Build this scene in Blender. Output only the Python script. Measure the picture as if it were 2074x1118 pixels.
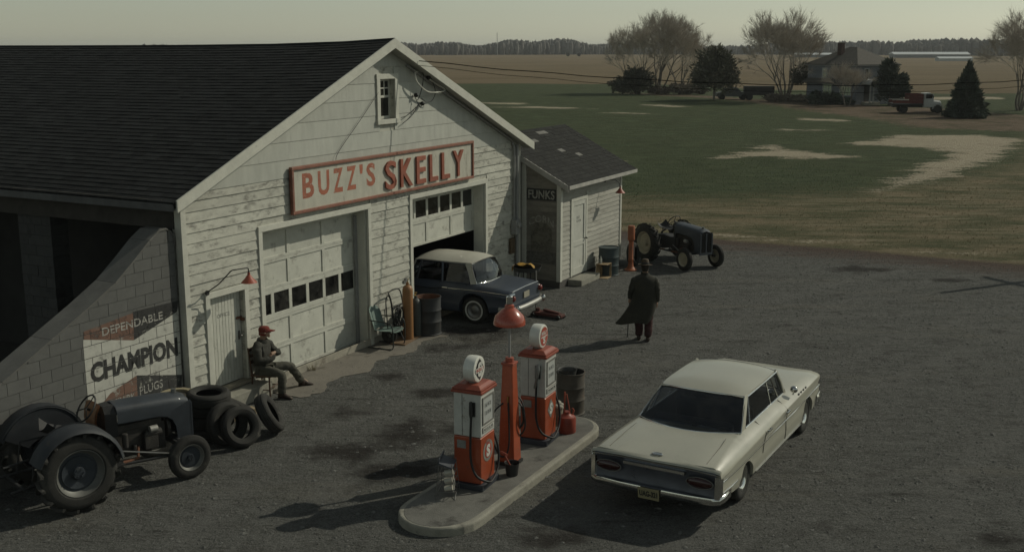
import bpy, bmesh, math, random
import numpy as np
from mathutils import Vector, Matrix
R = math.radians
SC = bpy.context.scene
for o in list(bpy.data.objects): bpy.data.objects.remove(o)
# ------------------------------------------------------------------ camera
cam = bpy.data.objects.new('camera', bpy.data.cameras.new('camera'))
SC.collection.objects.link(cam); SC.camera = cam
cam.location = (0, 0, 6.5); cam.rotation_euler = (R(90 - 11.652), 0, 0)
cam.data.sensor_fit = 'HORIZONTAL'; cam.data.sensor_width = 36; cam.data.lens = 36 * 2250 / 2074
cam.data.clip_start = .1; cam.data.clip_end = 6000
SC.render.resolution_x, SC.render.resolution_y = 1024, 551
# ------------------------------------------------------------------ world, sun, exposure
SUN_AZ, SUN_EL = 63.5, 35.5            # azimuth from +Y (view direction) towards +X
world = bpy.data.worlds.new('World'); SC.world = world; world.use_nodes = True
nt = world.node_tree; nt.nodes.clear()
def N(nt, t, **k):
    n = nt.nodes.new(t)
    for a, v in k.items(): setattr(n, a, v)
    return n
sky = N(nt, 'ShaderNodeTexSky', sky_type='NISHITA', sun_disc=False)
sky.sun_elevation = R(SUN_EL); sky.sun_rotation = R(SUN_AZ)
sky.altitude = 0; sky.air_density = 1.0; sky.dust_density = .4; sky.ozone_density = 1.0
hsv = N(nt, 'ShaderNodeHueSaturation'); hsv.inputs['Saturation'].default_value = .4
tint = N(nt, 'ShaderNodeMix', data_type='RGBA', blend_type='MULTIPLY'); tint.inputs[0].default_value = 1
tint.inputs[7].default_value = (.96, 1.0, .86, 1)
bg = N(nt, 'ShaderNodeBackground'); bg.inputs[1].default_value = .092
wo = N(nt, 'ShaderNodeOutputWorld')
nt.links.new(sky.outputs[0], hsv.inputs['Color']); nt.links.new(hsv.outputs[0], tint.inputs[6])
nt.links.new(tint.outputs[2], bg.inputs[0]); nt.links.new(bg.outputs[0], wo.inputs[0])
sun = bpy.data.objects.new('sun', bpy.data.lights.new('sun', 'SUN')); SC.collection.objects.link(sun)
sun.data.energy = 3.25; sun.data.angle = R(.5); sun.data.color = (1.0, .955, .79)
sd = Vector((math.sin(R(SUN_AZ)) * math.cos(R(SUN_EL)), math.cos(R(SUN_AZ)) * math.cos(R(SUN_EL)), math.sin(R(SUN_EL))))
sun.rotation_euler = sd.to_track_quat('Z', 'Y').to_euler(); sun.location = (30, 20, 40)
SC.view_settings.view_transform = 'Standard'; SC.view_settings.look = 'None'
SC.view_settings.exposure = -0.58; SC.view_settings.gamma = 1.0
SC.render.engine = 'CYCLES'
rng = random.Random(7); nrng = np.random.default_rng(7)
# ------------------------------------------------------------------ frames
AZ = R(27.834); BROT = R(90) - AZ
B0 = Vector((-5.743, 18.989, 0)); U = Vector((math.sin(AZ), math.cos(AZ), 0)); V = Vector((-math.cos(AZ), math.sin(AZ), 0))
def bp(u, v, z=0): return B0 + U * u + V * v + Vector((0, 0, z))
def azrot(az): return R(90 - az)        # rotation that points local +X along a compass azimuth
# ------------------------------------------------------------------ object helpers
def link(o): SC.collection.objects.link(o); return o
def tag(o, label=None, cat=None, group=None, kind=None):
    if label: o['label'] = label
    if cat: o['category'] = cat
    if group: o['group'] = group
    if kind: o['kind'] = kind
    return o
def thing(name, label, cat, loc=(0, 0, 0), rz=0, group=None):
    o = link(bpy.data.objects.new(name, None)); o.location = loc; o.rotation_euler = (0, 0, rz)
    o.empty_display_size = .2
    return tag(o, label, cat, group)
def dup(o, parent=None):
    c = o.copy(); link(c); c.parent = parent
    for ch in o.children: dup(ch, c)
    return c
class MB:
    """collects geometry for one mesh object"""
    def __init__(s): s.v = []; s.f = []; s.m = []; s.M = Matrix()
    def add(s, vs, fs, mi=0, M=None):
        M = s.M @ M if M is not None else s.M
        b = len(s.v); s.v += [tuple(M @ Vector(p)) for p in vs]
        s.f += [tuple(b + i for i in f) for f in fs]; s.m += [mi] * len(fs); return s
    def box(s, c, d, rot=None, mi=0, taper=(1, 1)):
        x, y, z = d[0] / 2, d[1] / 2, d[2] / 2; tx, ty = taper
        vs = [(-x, -y, -z), (x, -y, -z), (x, y, -z), (-x, y, -z), (-x * tx, -y * ty, z), (x * tx, -y * ty, z), (x * tx, y * ty, z), (-x * tx, y * ty, z)]
        M = Matrix.Translation(c)
        if rot: 
            from mathutils import Euler
            M = M @ Euler(rot).to_matrix().to_4x4()
        return s.add(vs, [(0, 3, 2, 1), (4, 5, 6, 7), (0, 1, 5, 4), (1, 2, 6, 5), (2, 3, 7, 6), (3, 0, 4, 7)], mi, M)
    def bx(s, x0, x1, y0, y1, z0, z1, mi=0): return s.box(((x0 + x1) / 2, (y0 + y1) / 2, (z0 + z1) / 2), (x1 - x0, y1 - y0, z1 - z0), None, mi)
    def tube(s, path, r, n=8, mi=0, closed=False, cap=True):
        P = [Vector(p) for p in path]; m = len(P)
        rs = r if isinstance(r, (list, tuple)) else [r] * m
        vs = []; fs = []; prev = None
        for i, p in enumerate(P):
            a = P[(i - 1) % m] if (i > 0 or closed) else p; b = P[(i + 1) % m] if (i < m - 1 or closed) else p
            t = (b - a).normalized() if (b - a).length > 1e-9 else Vector((0, 0, 1))
            if prev is None:
                q = Vector((0, 0, 1)) if abs(t.z) < .9 else Vector((1, 0, 0)); nx = t.cross(q).normalized()
            else:
                nx = (prev - t * prev.dot(t)); nx = nx.normalized() if nx.length > 1e-6 else t.orthogonal().normalized()
            prev = nx; ny = t.cross(nx)
            for k in range(n):
                an = 2 * math.pi * k / n; vs.append(p + (nx * math.cos(an) + ny * math.sin(an)) * rs[i])
        for i in range(m if closed else m - 1):
            j = (i + 1) % m
            for k in range(n): fs.append((i * n + k, i * n + (k + 1) % n, j * n + (k + 1) % n, j * n + k))
        if cap and not closed: fs += [tuple(range(n - 1, -1, -1)), tuple((m - 1) * n + k for k in range(n))]
        return s.add(vs, fs, mi)
    def lathe(s, prof, n=24, mi=0, M=None, capb=False, capt=False, arc=2 * math.pi, a0=0):
        """prof: list of (radius, height) about local Z"""
        full = abs(arc - 2 * math.pi) < 1e-6; c = n if full else n + 1
        vs = [(r * math.cos(a0 + arc * k / n), r * math.sin(a0 + arc * k / n), h) for r, h in prof for k in range(c)]
        fs = []
        for i in range(len(prof) - 1):
            for k in range(n): fs.append((i * c + k, i * c + (k + 1) % c, (i + 1) * c + (k + 1) % c, (i + 1) * c + k))
        if capb: fs.append(tuple(range(c - 1, -1, -1)))
        if capt: fs.append(tuple((len(prof) - 1) * c + k for k in range(c)))
        return s.add(vs, fs, mi, M)
    def cyl(s, p0, p1, r, n=16, mi=0): return s.tube([p0, p1], r, n, mi)
    def prism(s, poly, h0, h1, mi=0, M=None):
        n = len(poly); vs = [(x, y, h0) for x, y in poly] + [(x, y, h1) for x, y in poly]
        fs = [tuple(range(n - 1, -1, -1)), tuple(range(n, 2 * n))] + [(i, (i + 1) % n, n + (i + 1) % n, n + i) for i in range(n)]
        return s.add(vs, fs, mi, M)
    def loft(s, secs, mi=0, close=False, capa=False, capb=False):
        n = len(secs[0]); vs = [p for sec in secs for p in sec]; fs = []
        for i in range(len(secs) - 1):
            for k in range(n if close else n - 1): fs.append((i * n + k, i * n + (k + 1) % n, (i + 1) * n + (k + 1) % n, (i + 1) * n + k))
        if capa: fs.append(tuple(range(n - 1, -1, -1)))
        if capb: fs.append(tuple((len(secs) - 1) * n + k for k in range(n)))
        return s.add(vs, fs, mi)
    def ell(s, c, r, n=12, m=8, mi=0, M=None):
        vs = []; fs = []
        for i in range(m + 1):
            ph = math.pi * i / m
            for k in range(n):
                th = 2 * math.pi * k / n
                vs.append((c[0] + r[0] * math.sin(ph) * math.cos(th), c[1] + r[1] * math.sin(ph) * math.sin(th), c[2] - r[2] * math.cos(ph)))
        for i in range(m):
            for k in range(n): fs.append((i * n + k, i * n + (k + 1) % n, (i + 1) * n + (k + 1) % n, (i + 1) * n + k))
        return s.add(vs, fs, mi, M)
    def mesh(s, name, mats, smooth=None):
        me = bpy.data.meshes.new(name); me.from_pydata(s.v, [], s.f)
        for m in (mats if isinstance(mats, (list, tuple)) else [mats]): me.materials.append(m)
        if any(s.m): me.polygons.foreach_set('material_index', s.m)
        if smooth is not None:
            bm = bmesh.new(); bm.from_mesh(me)
            bmesh.ops.remove_doubles(bm, verts=bm.verts, dist=1e-5)
            bmesh.ops.recalc_face_normals(bm, faces=bm.faces)
            for f in bm.faces: f.smooth = True
            bm.to_mesh(me); bm.free()
            me.set_sharp_from_angle(angle=R(smooth))
        me.update(); return me
    def build(s, name, mats, parent=None, smooth=None, bevel=0, seg=2, loc=None, rz=None):
        o = link(bpy.data.objects.new(name, s.mesh(name, mats, smooth)))
        o.parent = parent
        if loc is not None: o.location = loc
        if rz is not None: o.rotation_euler = (0, 0, rz)
        if bevel:
            b = o.modifiers.new('bevel', 'BEVEL'); b.width = bevel; b.segments = seg; b.limit_method = 'ANGLE'; b.angle_limit = R(35); b.harden_normals = False
        return o
def inst(name, mesh, parent, loc=(0, 0, 0), rot=(0, 0, 0), scale=(1, 1, 1)):
    o = link(bpy.data.objects.new(name, mesh)); o.parent = parent; o.location = loc; o.rotation_euler = rot; o.scale = scale; return o
def lerp(a, b, t): return a + (b - a) * t
def catmull(P, k=6):
    P = [Vector(p) for p in P]; out = []
    for i in range(len(P) - 1):
        a = P[max(i - 1, 0)]; b = P[i]; c = P[i + 1]; d = P[min(i + 2, len(P) - 1)]
        for j in range(k):
            t = j / k
            out.append(.5 * ((2 * b) + (c - a) * t + (2 * a - 5 * b + 4 * c - d) * t * t + (3 * b - a - 3 * c + d) * t ** 3))
    return out + [P[-1]]
def evaluated(o, name=None):
    dg = bpy.context.evaluated_depsgraph_get(); return bpy.data.meshes.new_from_object(o.evaluated_get(dg))
def apply_mods(o):
    bpy.context.view_layer.update(); me = evaluated(o); o.modifiers.clear(); o.data = me; return o
def text_mesh(txt, size, bold=0.0, extr=0.0, sx=1.0, spacing=1.0, shear=0.0, width=None, height=None):
    """flat or extruded lettering in the XY plane, scaled to width x height, origin bottom left"""
    cu = bpy.data.curves.new('lettering', 'FONT'); cu.body = txt; cu.size = size; cu.offset = bold; cu.extrude = extr; cu.space_character = spacing; cu.shear = shear
    cu.resolution_u = 3
    o = bpy.data.objects.new('lettering', cu); link(o); bpy.context.view_layer.update()
    me = evaluated(o); bpy.data.objects.remove(o); bpy.data.curves.remove(cu)
    co = np.array([v.co[:] for v in me.vertices]); mn, mx = co.min(0), co.max(0)
    co[:, :2] -= mn[:2]
    if width: co[:, 0] *= width / (mx[0] - mn[0])
    if height: co[:, 1] *= height / (mx[1] - mn[1])
    me.vertices.foreach_set('co', co.ravel()); me.update(); return me
# ------------------------------------------------------------------ materials
MATS = {}
def mat(name, col, rough=.8, var=.2, scale=3, bump=.15, bscale=60, metal=0, stain=None, stain_amt=.5, stain_scale=2.5, stretch=(1, 1, 1), spec=.4, rvar=.15, coat=0, alpha_wear=0, wear_scale=6, fine=.0, joints=None, trans=0):
    if name in MATS: return MATS[name]
    m = bpy.data.materials.new(name); MATS[name] = m; m.use_nodes = True
    t = m.node_tree; P = t.nodes['Principled BSDF']; L = t.links.new
    tc = N(t, 'ShaderNodeTexCoord'); oi = N(t, 'ShaderNodeObjectInfo')
    mp = N(t, 'ShaderNodeMapping'); mp.inputs['Scale'].default_value = stretch
    ad = N(t, 'ShaderNodeVectorMath', operation='SCALE'); cmb = N(t, 'ShaderNodeCombineXYZ')
    L(oi.outputs['Random'], cmb.inputs[0]); L(oi.outputs['Random'], cmb.inputs[1]); ad.inputs['Scale'].default_value = 37.0
    L(cmb.outputs[0], ad.inputs[0]); av = N(t, 'ShaderNodeVectorMath', operation='ADD')
    L(tc.outputs['Object'], av.inputs[0]); L(ad.outputs[0], av.inputs[1]); L(av.outputs[0], mp.inputs[0])
    n1 = N(t, 'ShaderNodeTexNoise'); n1.inputs['Scale'].default_value = scale; n1.inputs['Detail'].default_value = 7; n1.inputs['Roughness'].default_value = .65
    L(mp.outputs[0], n1.inputs['Vector'])
    c = [x for x in col]
    rp = N(t, 'ShaderNodeMapRange'); rp.inputs[1].default_value = .3; rp.inputs[2].default_value = .7; rp.inputs[3].default_value = 1 - var; rp.inputs[4].default_value = 1 + var
    L(n1.outputs['Fac'], rp.inputs[0])
    rv = N(t, 'ShaderNodeMapRange'); rv.inputs[3].default_value = 1 - var * .45; rv.inputs[4].default_value = 1 + var * .45; L(oi.outputs['Random'], rv.inputs[0])
    mu0 = N(t, 'ShaderNodeMath', operation='MULTIPLY'); L(rp.outputs[0], mu0.inputs[0]); L(rv.outputs[0], mu0.inputs[1])
    vm = N(t, 'ShaderNodeVectorMath', operation='SCALE'); vm.inputs[0].default_value = c; L(mu0.outputs[0], vm.inputs['Scale'])
    out = vm.outputs[0]
    if fine:
        nf = N(t, 'ShaderNodeTexNoise'); nf.inputs['Scale'].default_value = bscale; nf.inputs['Detail'].default_value = 3; L(av.outputs[0], nf.inputs['Vector'])
        rf = N(t, 'ShaderNodeMapRange'); rf.inputs[1].default_value = .25; rf.inputs[2].default_value = .75; rf.inputs[3].default_value = 1 - fine; rf.inputs[4].default_value = 1 + fine
        L(nf.outputs['Fac'], rf.inputs[0]); vf = N(t, 'ShaderNodeVectorMath', operation='SCALE'); L(out, vf.inputs[0]); L(rf.outputs[0], vf.inputs['Scale']); out = vf.outputs[0]
    if stain:
        n2 = N(t, 'ShaderNodeTexNoise'); n2.inputs['Scale'].default_value = stain_scale; n2.inputs['Detail'].default_value = 9; n2.inputs['Roughness'].default_value = .72
        L(mp.outputs[0], n2.inputs['Vector'])
        r2 = N(t, 'ShaderNodeMapRange'); r2.inputs[1].default_value = .72 - .34 * stain_amt; r2.inputs[2].default_value = .82 - .28 * stain_amt
        L(n2.outputs['Fac'], r2.inputs[0])
        mx = N(t, 'ShaderNodeMix', data_type='RGBA'); L(r2.outputs[0], mx.inputs[0]); L(out, mx.inputs[6]); mx.inputs[7].default_value = (*stain, 1); out = mx.outputs[2]
    L(out, P.inputs['Base Color'])
    rr = N(t, 'ShaderNodeMapRange'); rr.inputs[3].default_value = max(rough - rvar, .03); rr.inputs[4].default_value = min(rough + rvar, 1); L(n1.outputs['Fac'], rr.inputs[0])
    L(rr.outputs[0], P.inputs['Roughness'])
    P.inputs['Metallic'].default_value = metal; P.inputs['Specular IOR Level'].default_value = spec
    if coat: P.inputs['Coat Weight'].default_value = coat; P.inputs['Coat Roughness'].default_value = .08
    if trans: P.inputs['Transmission Weight'].default_value = trans; P.inputs['IOR'].default_value = 1.1
    if bump:
        n3 = N(t, 'ShaderNodeTexNoise'); n3.inputs['Scale'].default_value = bscale; n3.inputs['Detail'].default_value = 5; L(mp.outputs[0], n3.inputs['Vector'])
        b = N(t, 'ShaderNodeBump'); b.inputs['Strength'].default_value = bump; b.inputs['Distance'].default_value = .02; L(n3.outputs['Fac'], b.inputs['Height']); L(b.outputs[0], P.inputs['Normal'])
    if alpha_wear or joints:
        a = None
        if alpha_wear:
            n4 = N(t, 'ShaderNodeTexNoise'); n4.inputs['Scale'].default_value = wear_scale; n4.inputs['Detail'].default_value = 10; n4.inputs['Roughness'].default_value = .75; L(av.outputs[0], n4.inputs['Vector'])
            r4 = N(t, 'ShaderNodeMapRange'); r4.inputs[1].default_value = .28 + .25 * alpha_wear - .05; r4.inputs[2].default_value = .28 + .25 * alpha_wear + .12; L(n4.outputs['Fac'], r4.inputs[0]); a = r4.outputs[0]
        if joints:     # paint that does not bridge the mortar joints of the blocks below it
            sx = N(t, 'ShaderNodeSeparateXYZ'); L(tc.outputs['Object'], sx.inputs[0]); cb = N(t, 'ShaderNodeCombineXYZ'); L(sx.outputs[0], cb.inputs[0]); L(sx.outputs[1], cb.inputs[1])
            br = N(t, 'ShaderNodeTexBrick', offset=.5, squash=1.0); br.inputs['Scale'].default_value = 1; br.inputs['Mortar Size'].default_value = .005; br.inputs['Brick Width'].default_value = joints[0]; br.inputs['Row Height'].default_value = joints[1]; br.inputs['Mortar Smooth'].default_value = 0
            br.inputs['Color1'].default_value = br.inputs['Color2'].default_value = (1, 1, 1, 1); br.inputs['Mortar'].default_value = (0, 0, 0, 1)
            L(cb.outputs[0], br.inputs['Vector']); iv = N(t, 'ShaderNodeMath', operation='SUBTRACT'); iv.inputs[0].default_value = 1; L(br.outputs['Fac'], iv.inputs[1])
            if a:
                mm = N(t, 'ShaderNodeMath', operation='MULTIPLY'); L(a, mm.inputs[0]); L(iv.outputs[0], mm.inputs[1]); a = mm.outputs[0]
            else: a = iv.outputs[0]
        L(a, P.inputs['Alpha'])
    return m
def glass(name, tint=(.02, .025, .03), rough=.04, dirt=.16):
    if name in MATS: return MATS[name]
    m = bpy.data.materials.new(name); MATS[name] = m; m.use_nodes = True; t = m.node_tree; t.nodes.clear(); L = t.links.new
    g = N(t, 'ShaderNodeBsdfGlossy'); g.inputs['Roughness'].default_value = rough; g.inputs['Color'].default_value = (.9, .95, 1, 1)
    tr = N(t, 'ShaderNodeBsdfTransparent'); tr.inputs[0].default_value = (*tint, 1)
    fr = N(t, 'ShaderNodeFresnel'); fr.inputs[0].default_value = 1.5
    tc = N(t, 'ShaderNodeTexCoord'); nz = N(t, 'ShaderNodeTexNoise'); nz.inputs['Scale'].default_value = 5; nz.inputs['Detail'].default_value = 8
    L(tc.outputs['Object'], nz.inputs[0]); mr = N(t, 'ShaderNodeMapRange'); mr.inputs[1].default_value = .35; mr.inputs[2].default_value = .8; mr.inputs[3].default_value = 0; mr.inputs[4].default_value = dirt
    L(nz.outputs['Fac'], mr.inputs[0])
    df = N(t, 'ShaderNodeBsdfDiffuse'); df.inputs[0].default_value = (.3, .29, .26, 1)
    m1 = N(t, 'ShaderNodeMixShader'); m2 = N(t, 'ShaderNodeMixShader'); o = N(t, 'ShaderNodeOutputMaterial')
    L(fr.outputs[0], m1.inputs[0]); L(tr.outputs[0], m1.inputs[1]); L(g.outputs[0], m1.inputs[2])
    L(mr.outputs[0], m2.inputs[0]); L(m1.outputs[0], m2.inputs[1]); L(df.outputs[0], m2.inputs[2]); L(m2.outputs[0], o.inputs[0])
    return m
WHITE_SIDING = mat('weathered white siding paint', (.45, .445, .385), .75, .16, 5, .35, 90, stain=(.18, .173, .15), stain_amt=.58, stain_scale=4.0, stretch=(.75, 1, 1.7), fine=.14)
WHITE_PANEL = mat('smooth painted gable boards', (.41, .415, .37), .7, .12, 2.2, .15, 60, stain=(.33, .33, .30), stain_amt=.45, stain_scale=1.4, stretch=(2.0, 1, .45), fine=.06)
WHITE_TRIM = mat('white trim paint', (.52, .515, .45), .6, .1, 5, .2, 60, stain=(.30, .29, .26), stain_amt=.28, stain_scale=5, fine=.06)
WHITE_DOOR = mat('white door paint', (.49, .49, .43), .6, .1, 3, .15, 50, stain=(.28, .27, .235), stain_amt=.5, stain_scale=3.5, fine=.05)
BLOCK = mat('concrete block', (.115, .115, .109), .95, .12, 5, .5, 120, stain=(.075, .075, .07), stain_amt=.4, stain_scale=2.2, fine=.14)
MORTAR = mat('mortar', (.098, .098, .093), .95, .2, 9, .4, 90)
CONC = mat('worn concrete', (.25, .24, .20), .9, .25, 3, .35, 70, stain=(.085, .08, .07), stain_amt=.45, stain_scale=1.8, fine=.12)
SHINGLE = mat('black asphalt shingle', (.019, .020, .020), .95, .45, 2.5, .5, 160, spec=.15, fine=.25)
SHINGLE2 = mat('grey asphalt shingle', (.031, .031, .029), .95, .3, 2.5, .5, 160, spec=.15, fine=.25)
DARKWOOD = mat('dark old timber', (.055, .05, .043), .85, .3, 4, .4, 60, stretch=(.3, 1, 1))
INTER = mat('garage interior boards', (.03, .029, .027), .9, .3, 2, .3, 30)  # boards coloured extra dark, the shade of the bays put into the colour
RED = mat('faded red paint', (.30, .075, .045), .5, .2, 6, .1, 50, stain=(.12, .05, .035), stain_amt=.35, stain_scale=6)
ORANGE = mat('orange red pump enamel', (.31, .064, .026), .38, .14, 5, .05, 40, stain=(.14, .06, .035), stain_amt=.4, stain_scale=7, coat=.25)
PUMPWHITE = mat('white pump enamel', (.50, .50, .46), .38, .1, 6, .05, 40, stain=(.22, .19, .15), stain_amt=.4, stain_scale=8, coat=.2)
CHROME = mat('chrome', (.62, .62, .60), .16, .08, 8, .02, 40, metal=1, rvar=.08)
STEEL = mat('dull steel', (.22, .22, .21), .5, .2, 6, .1, 60, metal=.8, stain=(.10, .06, .04), stain_amt=.35)
GALV = mat('grey painted conduit', (.26, .26, .25), .6, .15, 6, .1, 60)
CABLE = mat('black cable', (.012, .012, .012), 1, .2, 10, 0, spec=0)
RUBBER = mat('black hose rubber', (.018, .018, .018), .6, .2, 10, .1, 60)
TYRE = mat('dusty tyre rubber', (.035, .034, .031), .85, .3, 7, .4, 90, stain=(.085, .08, .07), stain_amt=.42, stain_scale=4, spec=.25)
BLACKIRON = mat('black iron', (.022, .022, .021), .6, .3, 8, .2, 60, stain=(.06, .035, .022), stain_amt=.35)
RUST = mat('rusty steel', (.13, .058, .033), .85, .35, 6, .35, 80, stain=(.05, .03, .022), stain_amt=.5)
# ================================================================== ground
def sd_poly(X, Y, poly):
    """signed distance, positive inside"""
    P = np.array(poly, float); d = np.full(X.shape, 1e9); ins = np.zeros(X.shape, bool)
    for i in range(len(P)):
        a, b = P[i], P[(i + 1) % len(P)]; e = b - a
        t = np.clip(((X - a[0]) * e[0] + (Y - a[1]) * e[1]) / (e @ e), 0, 1)
        d = np.minimum(d, np.hypot(X - a[0] - t * e[0], Y - a[1] - t * e[1]))
        c = ((a[1] > Y) != (b[1] > Y)) & (X < (b[0] - a[0]) * (Y - a[1]) / (b[1] - a[1] + 1e-12) + a[0]); ins ^= c
    return np.where(ins, d, -d)
def axis(lo, a, b, hi, step, g=1.18):
    m = list(np.arange(a, b + 1e-6, step)); s = step; x = m[-1]
    while x < hi: s *= g; x = min(x + s, hi); m.append(x)
    s = step; x = m[0]; l = []
    while x > lo: s *= g; x = max(x - s, lo); l.append(x)
    return np.array(l[::-1] + m)
gx = axis(-2500, -12, 42, 2500, .33); gy = axis(-300, 8, 48, 3500, .33, 1.012)
GX, GY = np.meshgrid(gx, gy)
YEX = np.array([-2500, -30, 0, 4.1, 6.3, 7.8, 10.8, 13.4, 15.6, 22, 40, 80, 2500]); YEY = np.array([60, 55, 41, 39.6, 38.4, 37.4, 36.0, 34.4, 33.3, 30, 20, 0, -900])
GEX = np.array([-2500, -20, 0, 5.3, 9.8, 16, 22, 29.3, 38, 60, 2500]); GEY = np.array([60, 52, 48.5, 48.4, 47.5, 50.3, 55, 63.5, 82, 100, 120])
yard_d = np.interp(GX, YEX, YEY) - GY
green_d = GY - np.interp(GX, GEX, GEY)
brown_d = GY - np.interp(GX, [-2500, 17, 30, 40, 60, 2500], [202, 202, 195, 172, 160, 160])
dirt_d = sd_poly(GX, GY, [(14, 165), (27, 139), (32, 110), (33, 92), (42, 84), (80, 72), (90, 100), (50, 108), (44, 122), (40, 128), (34, 138), (24, 158)])
sand = [[(15.6, 50.2), (17.8, 51.2), (21.0, 54.6), (24.3, 58.6), (30.2, 67.8), (37.0, 79.5), (35.6, 84.5), (29.5, 84.8), (24.0, 79.0), (22.6, 75.6), (26.2, 74.2), (27.0, 69.5), (24.6, 65.0), (20.0, 57.2)],
        [(11.6, 65.8), (15, 66.0), (17, 65.6), (21.2, 65.6), (19.4, 69.8), (18.4, 71.0), (18.0, 74.8), (15.6, 74.4), (15.8, 70.8), (13.8, 69.0)],
        [(-3, 122), (5, 118), (9, 120), (3, 125)], [(-4, 131), (2, 129), (2, 134), (-4, 135)], [(9, 112), (12, 109), (15, 110), (11, 114)],
        [(14, 128), (18, 124), (21, 125), (17, 130)], [(3.2, 64.0), (6.0, 63.6), (7.6, 65), (4.6, 65.2)], [(21, 88), (25, 87), (25, 89.5), (21, 90)],
        [(47, 143), (62, 140), (64, 147), (48, 149)], [(25, 101), (30, 97), (31, 100), (27, 104)]]
sand_d = np.full(GX.shape, -1e9)
for q in sand: sand_d = np.maximum(sand_d, sd_poly(GX, GY, q))
sand_d = np.maximum(sand_d, -np.abs(yard_d + 1.2) * 1.0 + .15)
oil = np.zeros(GX.shape)
for px_, py_, r_ in [(-2.6, 17.2, .7), (-1.6, 18.1, .9), (-1.9, 16.4, .8), (-2.9, 19.3, .5), (-1.5, 20.4, .5), (-2.4, 21.6, .45), (6.6, 13.9, .45), (10.3, 32.4, .9), (12.4, 30.9, .5), (0.6, 14.0, .6), (-1.2, 23.8, .6), (4.6, 12.6, .6), (-0.6, 25.2, 1.1)]:
    oil = np.maximum(oil, 1 - np.hypot((GX - px_) / (r_ * 1.5), (GY - py_) / r_))
lane = np.zeros(GX.shape)     # worn wheel lanes across the yard
def seg_d(pts):
    d = np.full(GX.shape, 1e9)
    for a, b in zip(pts[:-1], pts[1:]):
        a = np.array(a[:2]); b = np.array(b[:2]); e = b - a; t_ = np.clip(((GX - a[0]) * e[0] + (GY - a[1]) * e[1]) / (e @ e), 0, 1); d = np.minimum(d, np.hypot(GX - a[0] - t_ * e[0], GY - a[1] - t_ * e[1]))
    return d
for P_ in ([(17, 30, 0), (10, 24.5, 0), (5.5, 20, 0), (3.3, 17, 0), (1.2, 13.5, 0), (-1, 9, 0)], [(18, 27, 0), (9, 26, 0), (3, 25, 0), (.7, 25.4, 0)], [(14, 33, 0), (8.5, 29, 0), (3.5, 22, 0), (-1.2, 19.5, 0), (-3.4, 16, 0), (-4, 10, 0)], [(17, 22, 0), (9, 17.5, 0), (6.4, 13, 0), (6, 8, 0)]):
    C_ = catmull(P_, 8)
    for off in (-.72, .72):
        Q = []
        for i, p in enumerate(C_):
            tt = (C_[min(i + 1, len(C_) - 1)] - C_[max(i - 1, 0)]).normalized(); Q.append((p.x - tt.y * off, p.y + tt.x * off))
        lane = np.maximum(lane, np.exp(-(seg_d(Q) / .26) ** 2))
nx, ny = len(gx), len(gy)
und = np.where(GY > 45, .06 * np.sin(GX * .31 + 1) * np.sin(GY * .23) + .04 * np.sin(GX * .13 + GY * .17), 0) * np.clip((GY - 45) / 20, 0, 1)
me = bpy.data.meshes.new('ground')
ii = np.arange(nx * ny).reshape(ny, nx)
F = np.stack([ii[:-1, :-1], ii[:-1, 1:], ii[1:, 1:], ii[1:, :-1]], -1).reshape(-1, 4)
me.from_pydata(np.stack([GX, GY, und], -1).reshape(-1, 3).tolist(), [], F.tolist())
for nm, A in (('yard', yard_d), ('green', green_d), ('brown', brown_d), ('dirt', dirt_d), ('sand', sand_d), ('oil', oil), ('lane', lane)):
    at = me.attributes.new(nm, 'FLOAT', 'POINT'); at.data.foreach_set('value', np.clip(A, -30, 30).astype(np.float32).ravel())
for p in me.polygons: p.use_smooth = True
gm = bpy.data.materials.new('yard gravel, grass and field soil'); gm.use_nodes = True; t = gm.node_tree; P = t.nodes['Principled BSDF']; L = t.links.new
tc = N(t, 'ShaderNodeTexCoord')
def noise(s, d=6, r=.65, stretch=None):
    n = N(t, 'ShaderNodeTexNoise'); n.inputs['Scale'].default_value = s; n.inputs['Detail'].default_value = d; n.inputs['Roughness'].default_value = r
    if stretch:
        mp = N(t, 'ShaderNodeMapping'); mp.inputs['Scale'].default_value = stretch[:3]; mp.inputs['Rotation'].default_value = (0, 0, stretch[3]); L(tc.outputs['Object'], mp.inputs[0]); L(mp.outputs[0], n.inputs[0])
    else: L(tc.outputs['Object'], n.inputs[0])
    return n.outputs['Fac']
def attr(nm): a = N(t, 'ShaderNodeAttribute', attribute_name=nm); return a.outputs['Fac']
def mth(op, a, b):
    m = N(t, 'ShaderNodeMath', operation=op)
    for i, x in enumerate((a, b)):
        if isinstance(x, (int, float)): m.inputs[i].default_value = x
        else: L(x, m.inputs[i])
    return m.outputs[0]
def rng_(x, a, b, c=0, d=1, smooth=True):
    m = N(t, 'ShaderNodeMapRange'); m.interpolation_type = 'SMOOTHSTEP' if smooth else 'LINEAR'
    for i, v in enumerate((a, b, c, d)): m.inputs[1 + i].default_value = v
    L(x, m.inputs[0]); return m.outputs[0]
def mixc(f, a, b):
    m = N(t, 'ShaderNodeMix', data_type='RGBA')
    if isinstance(f, (int, float)): m.inputs[0].default_value = f
    else: L(f, m.inputs[0])
    for s, x in ((6, a), (7, b)):
        if isinstance(x, tuple): m.inputs[s].default_value = (*x, 1)
        else: L(x, m.inputs[s])
    return m.outputs[2]
nb, nm_, nf, nff = noise(.25), noise(1.3, 8), noise(7, 8, .7), noise(38, 5, .75)
nsd = noise(.42, 9, .72, (.7, 1.3, 1, .3)); nwh = noise(1.0, 7, .7, (.5, 1.6, 1, R(6)))
nst = noise(1.0, 8, .7, (.25, 2.2, 1, R(12))); nfar = noise(.02, 5); nrow = noise(1.0, 4, .6, (.02, .6, 1, R(4)))
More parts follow.
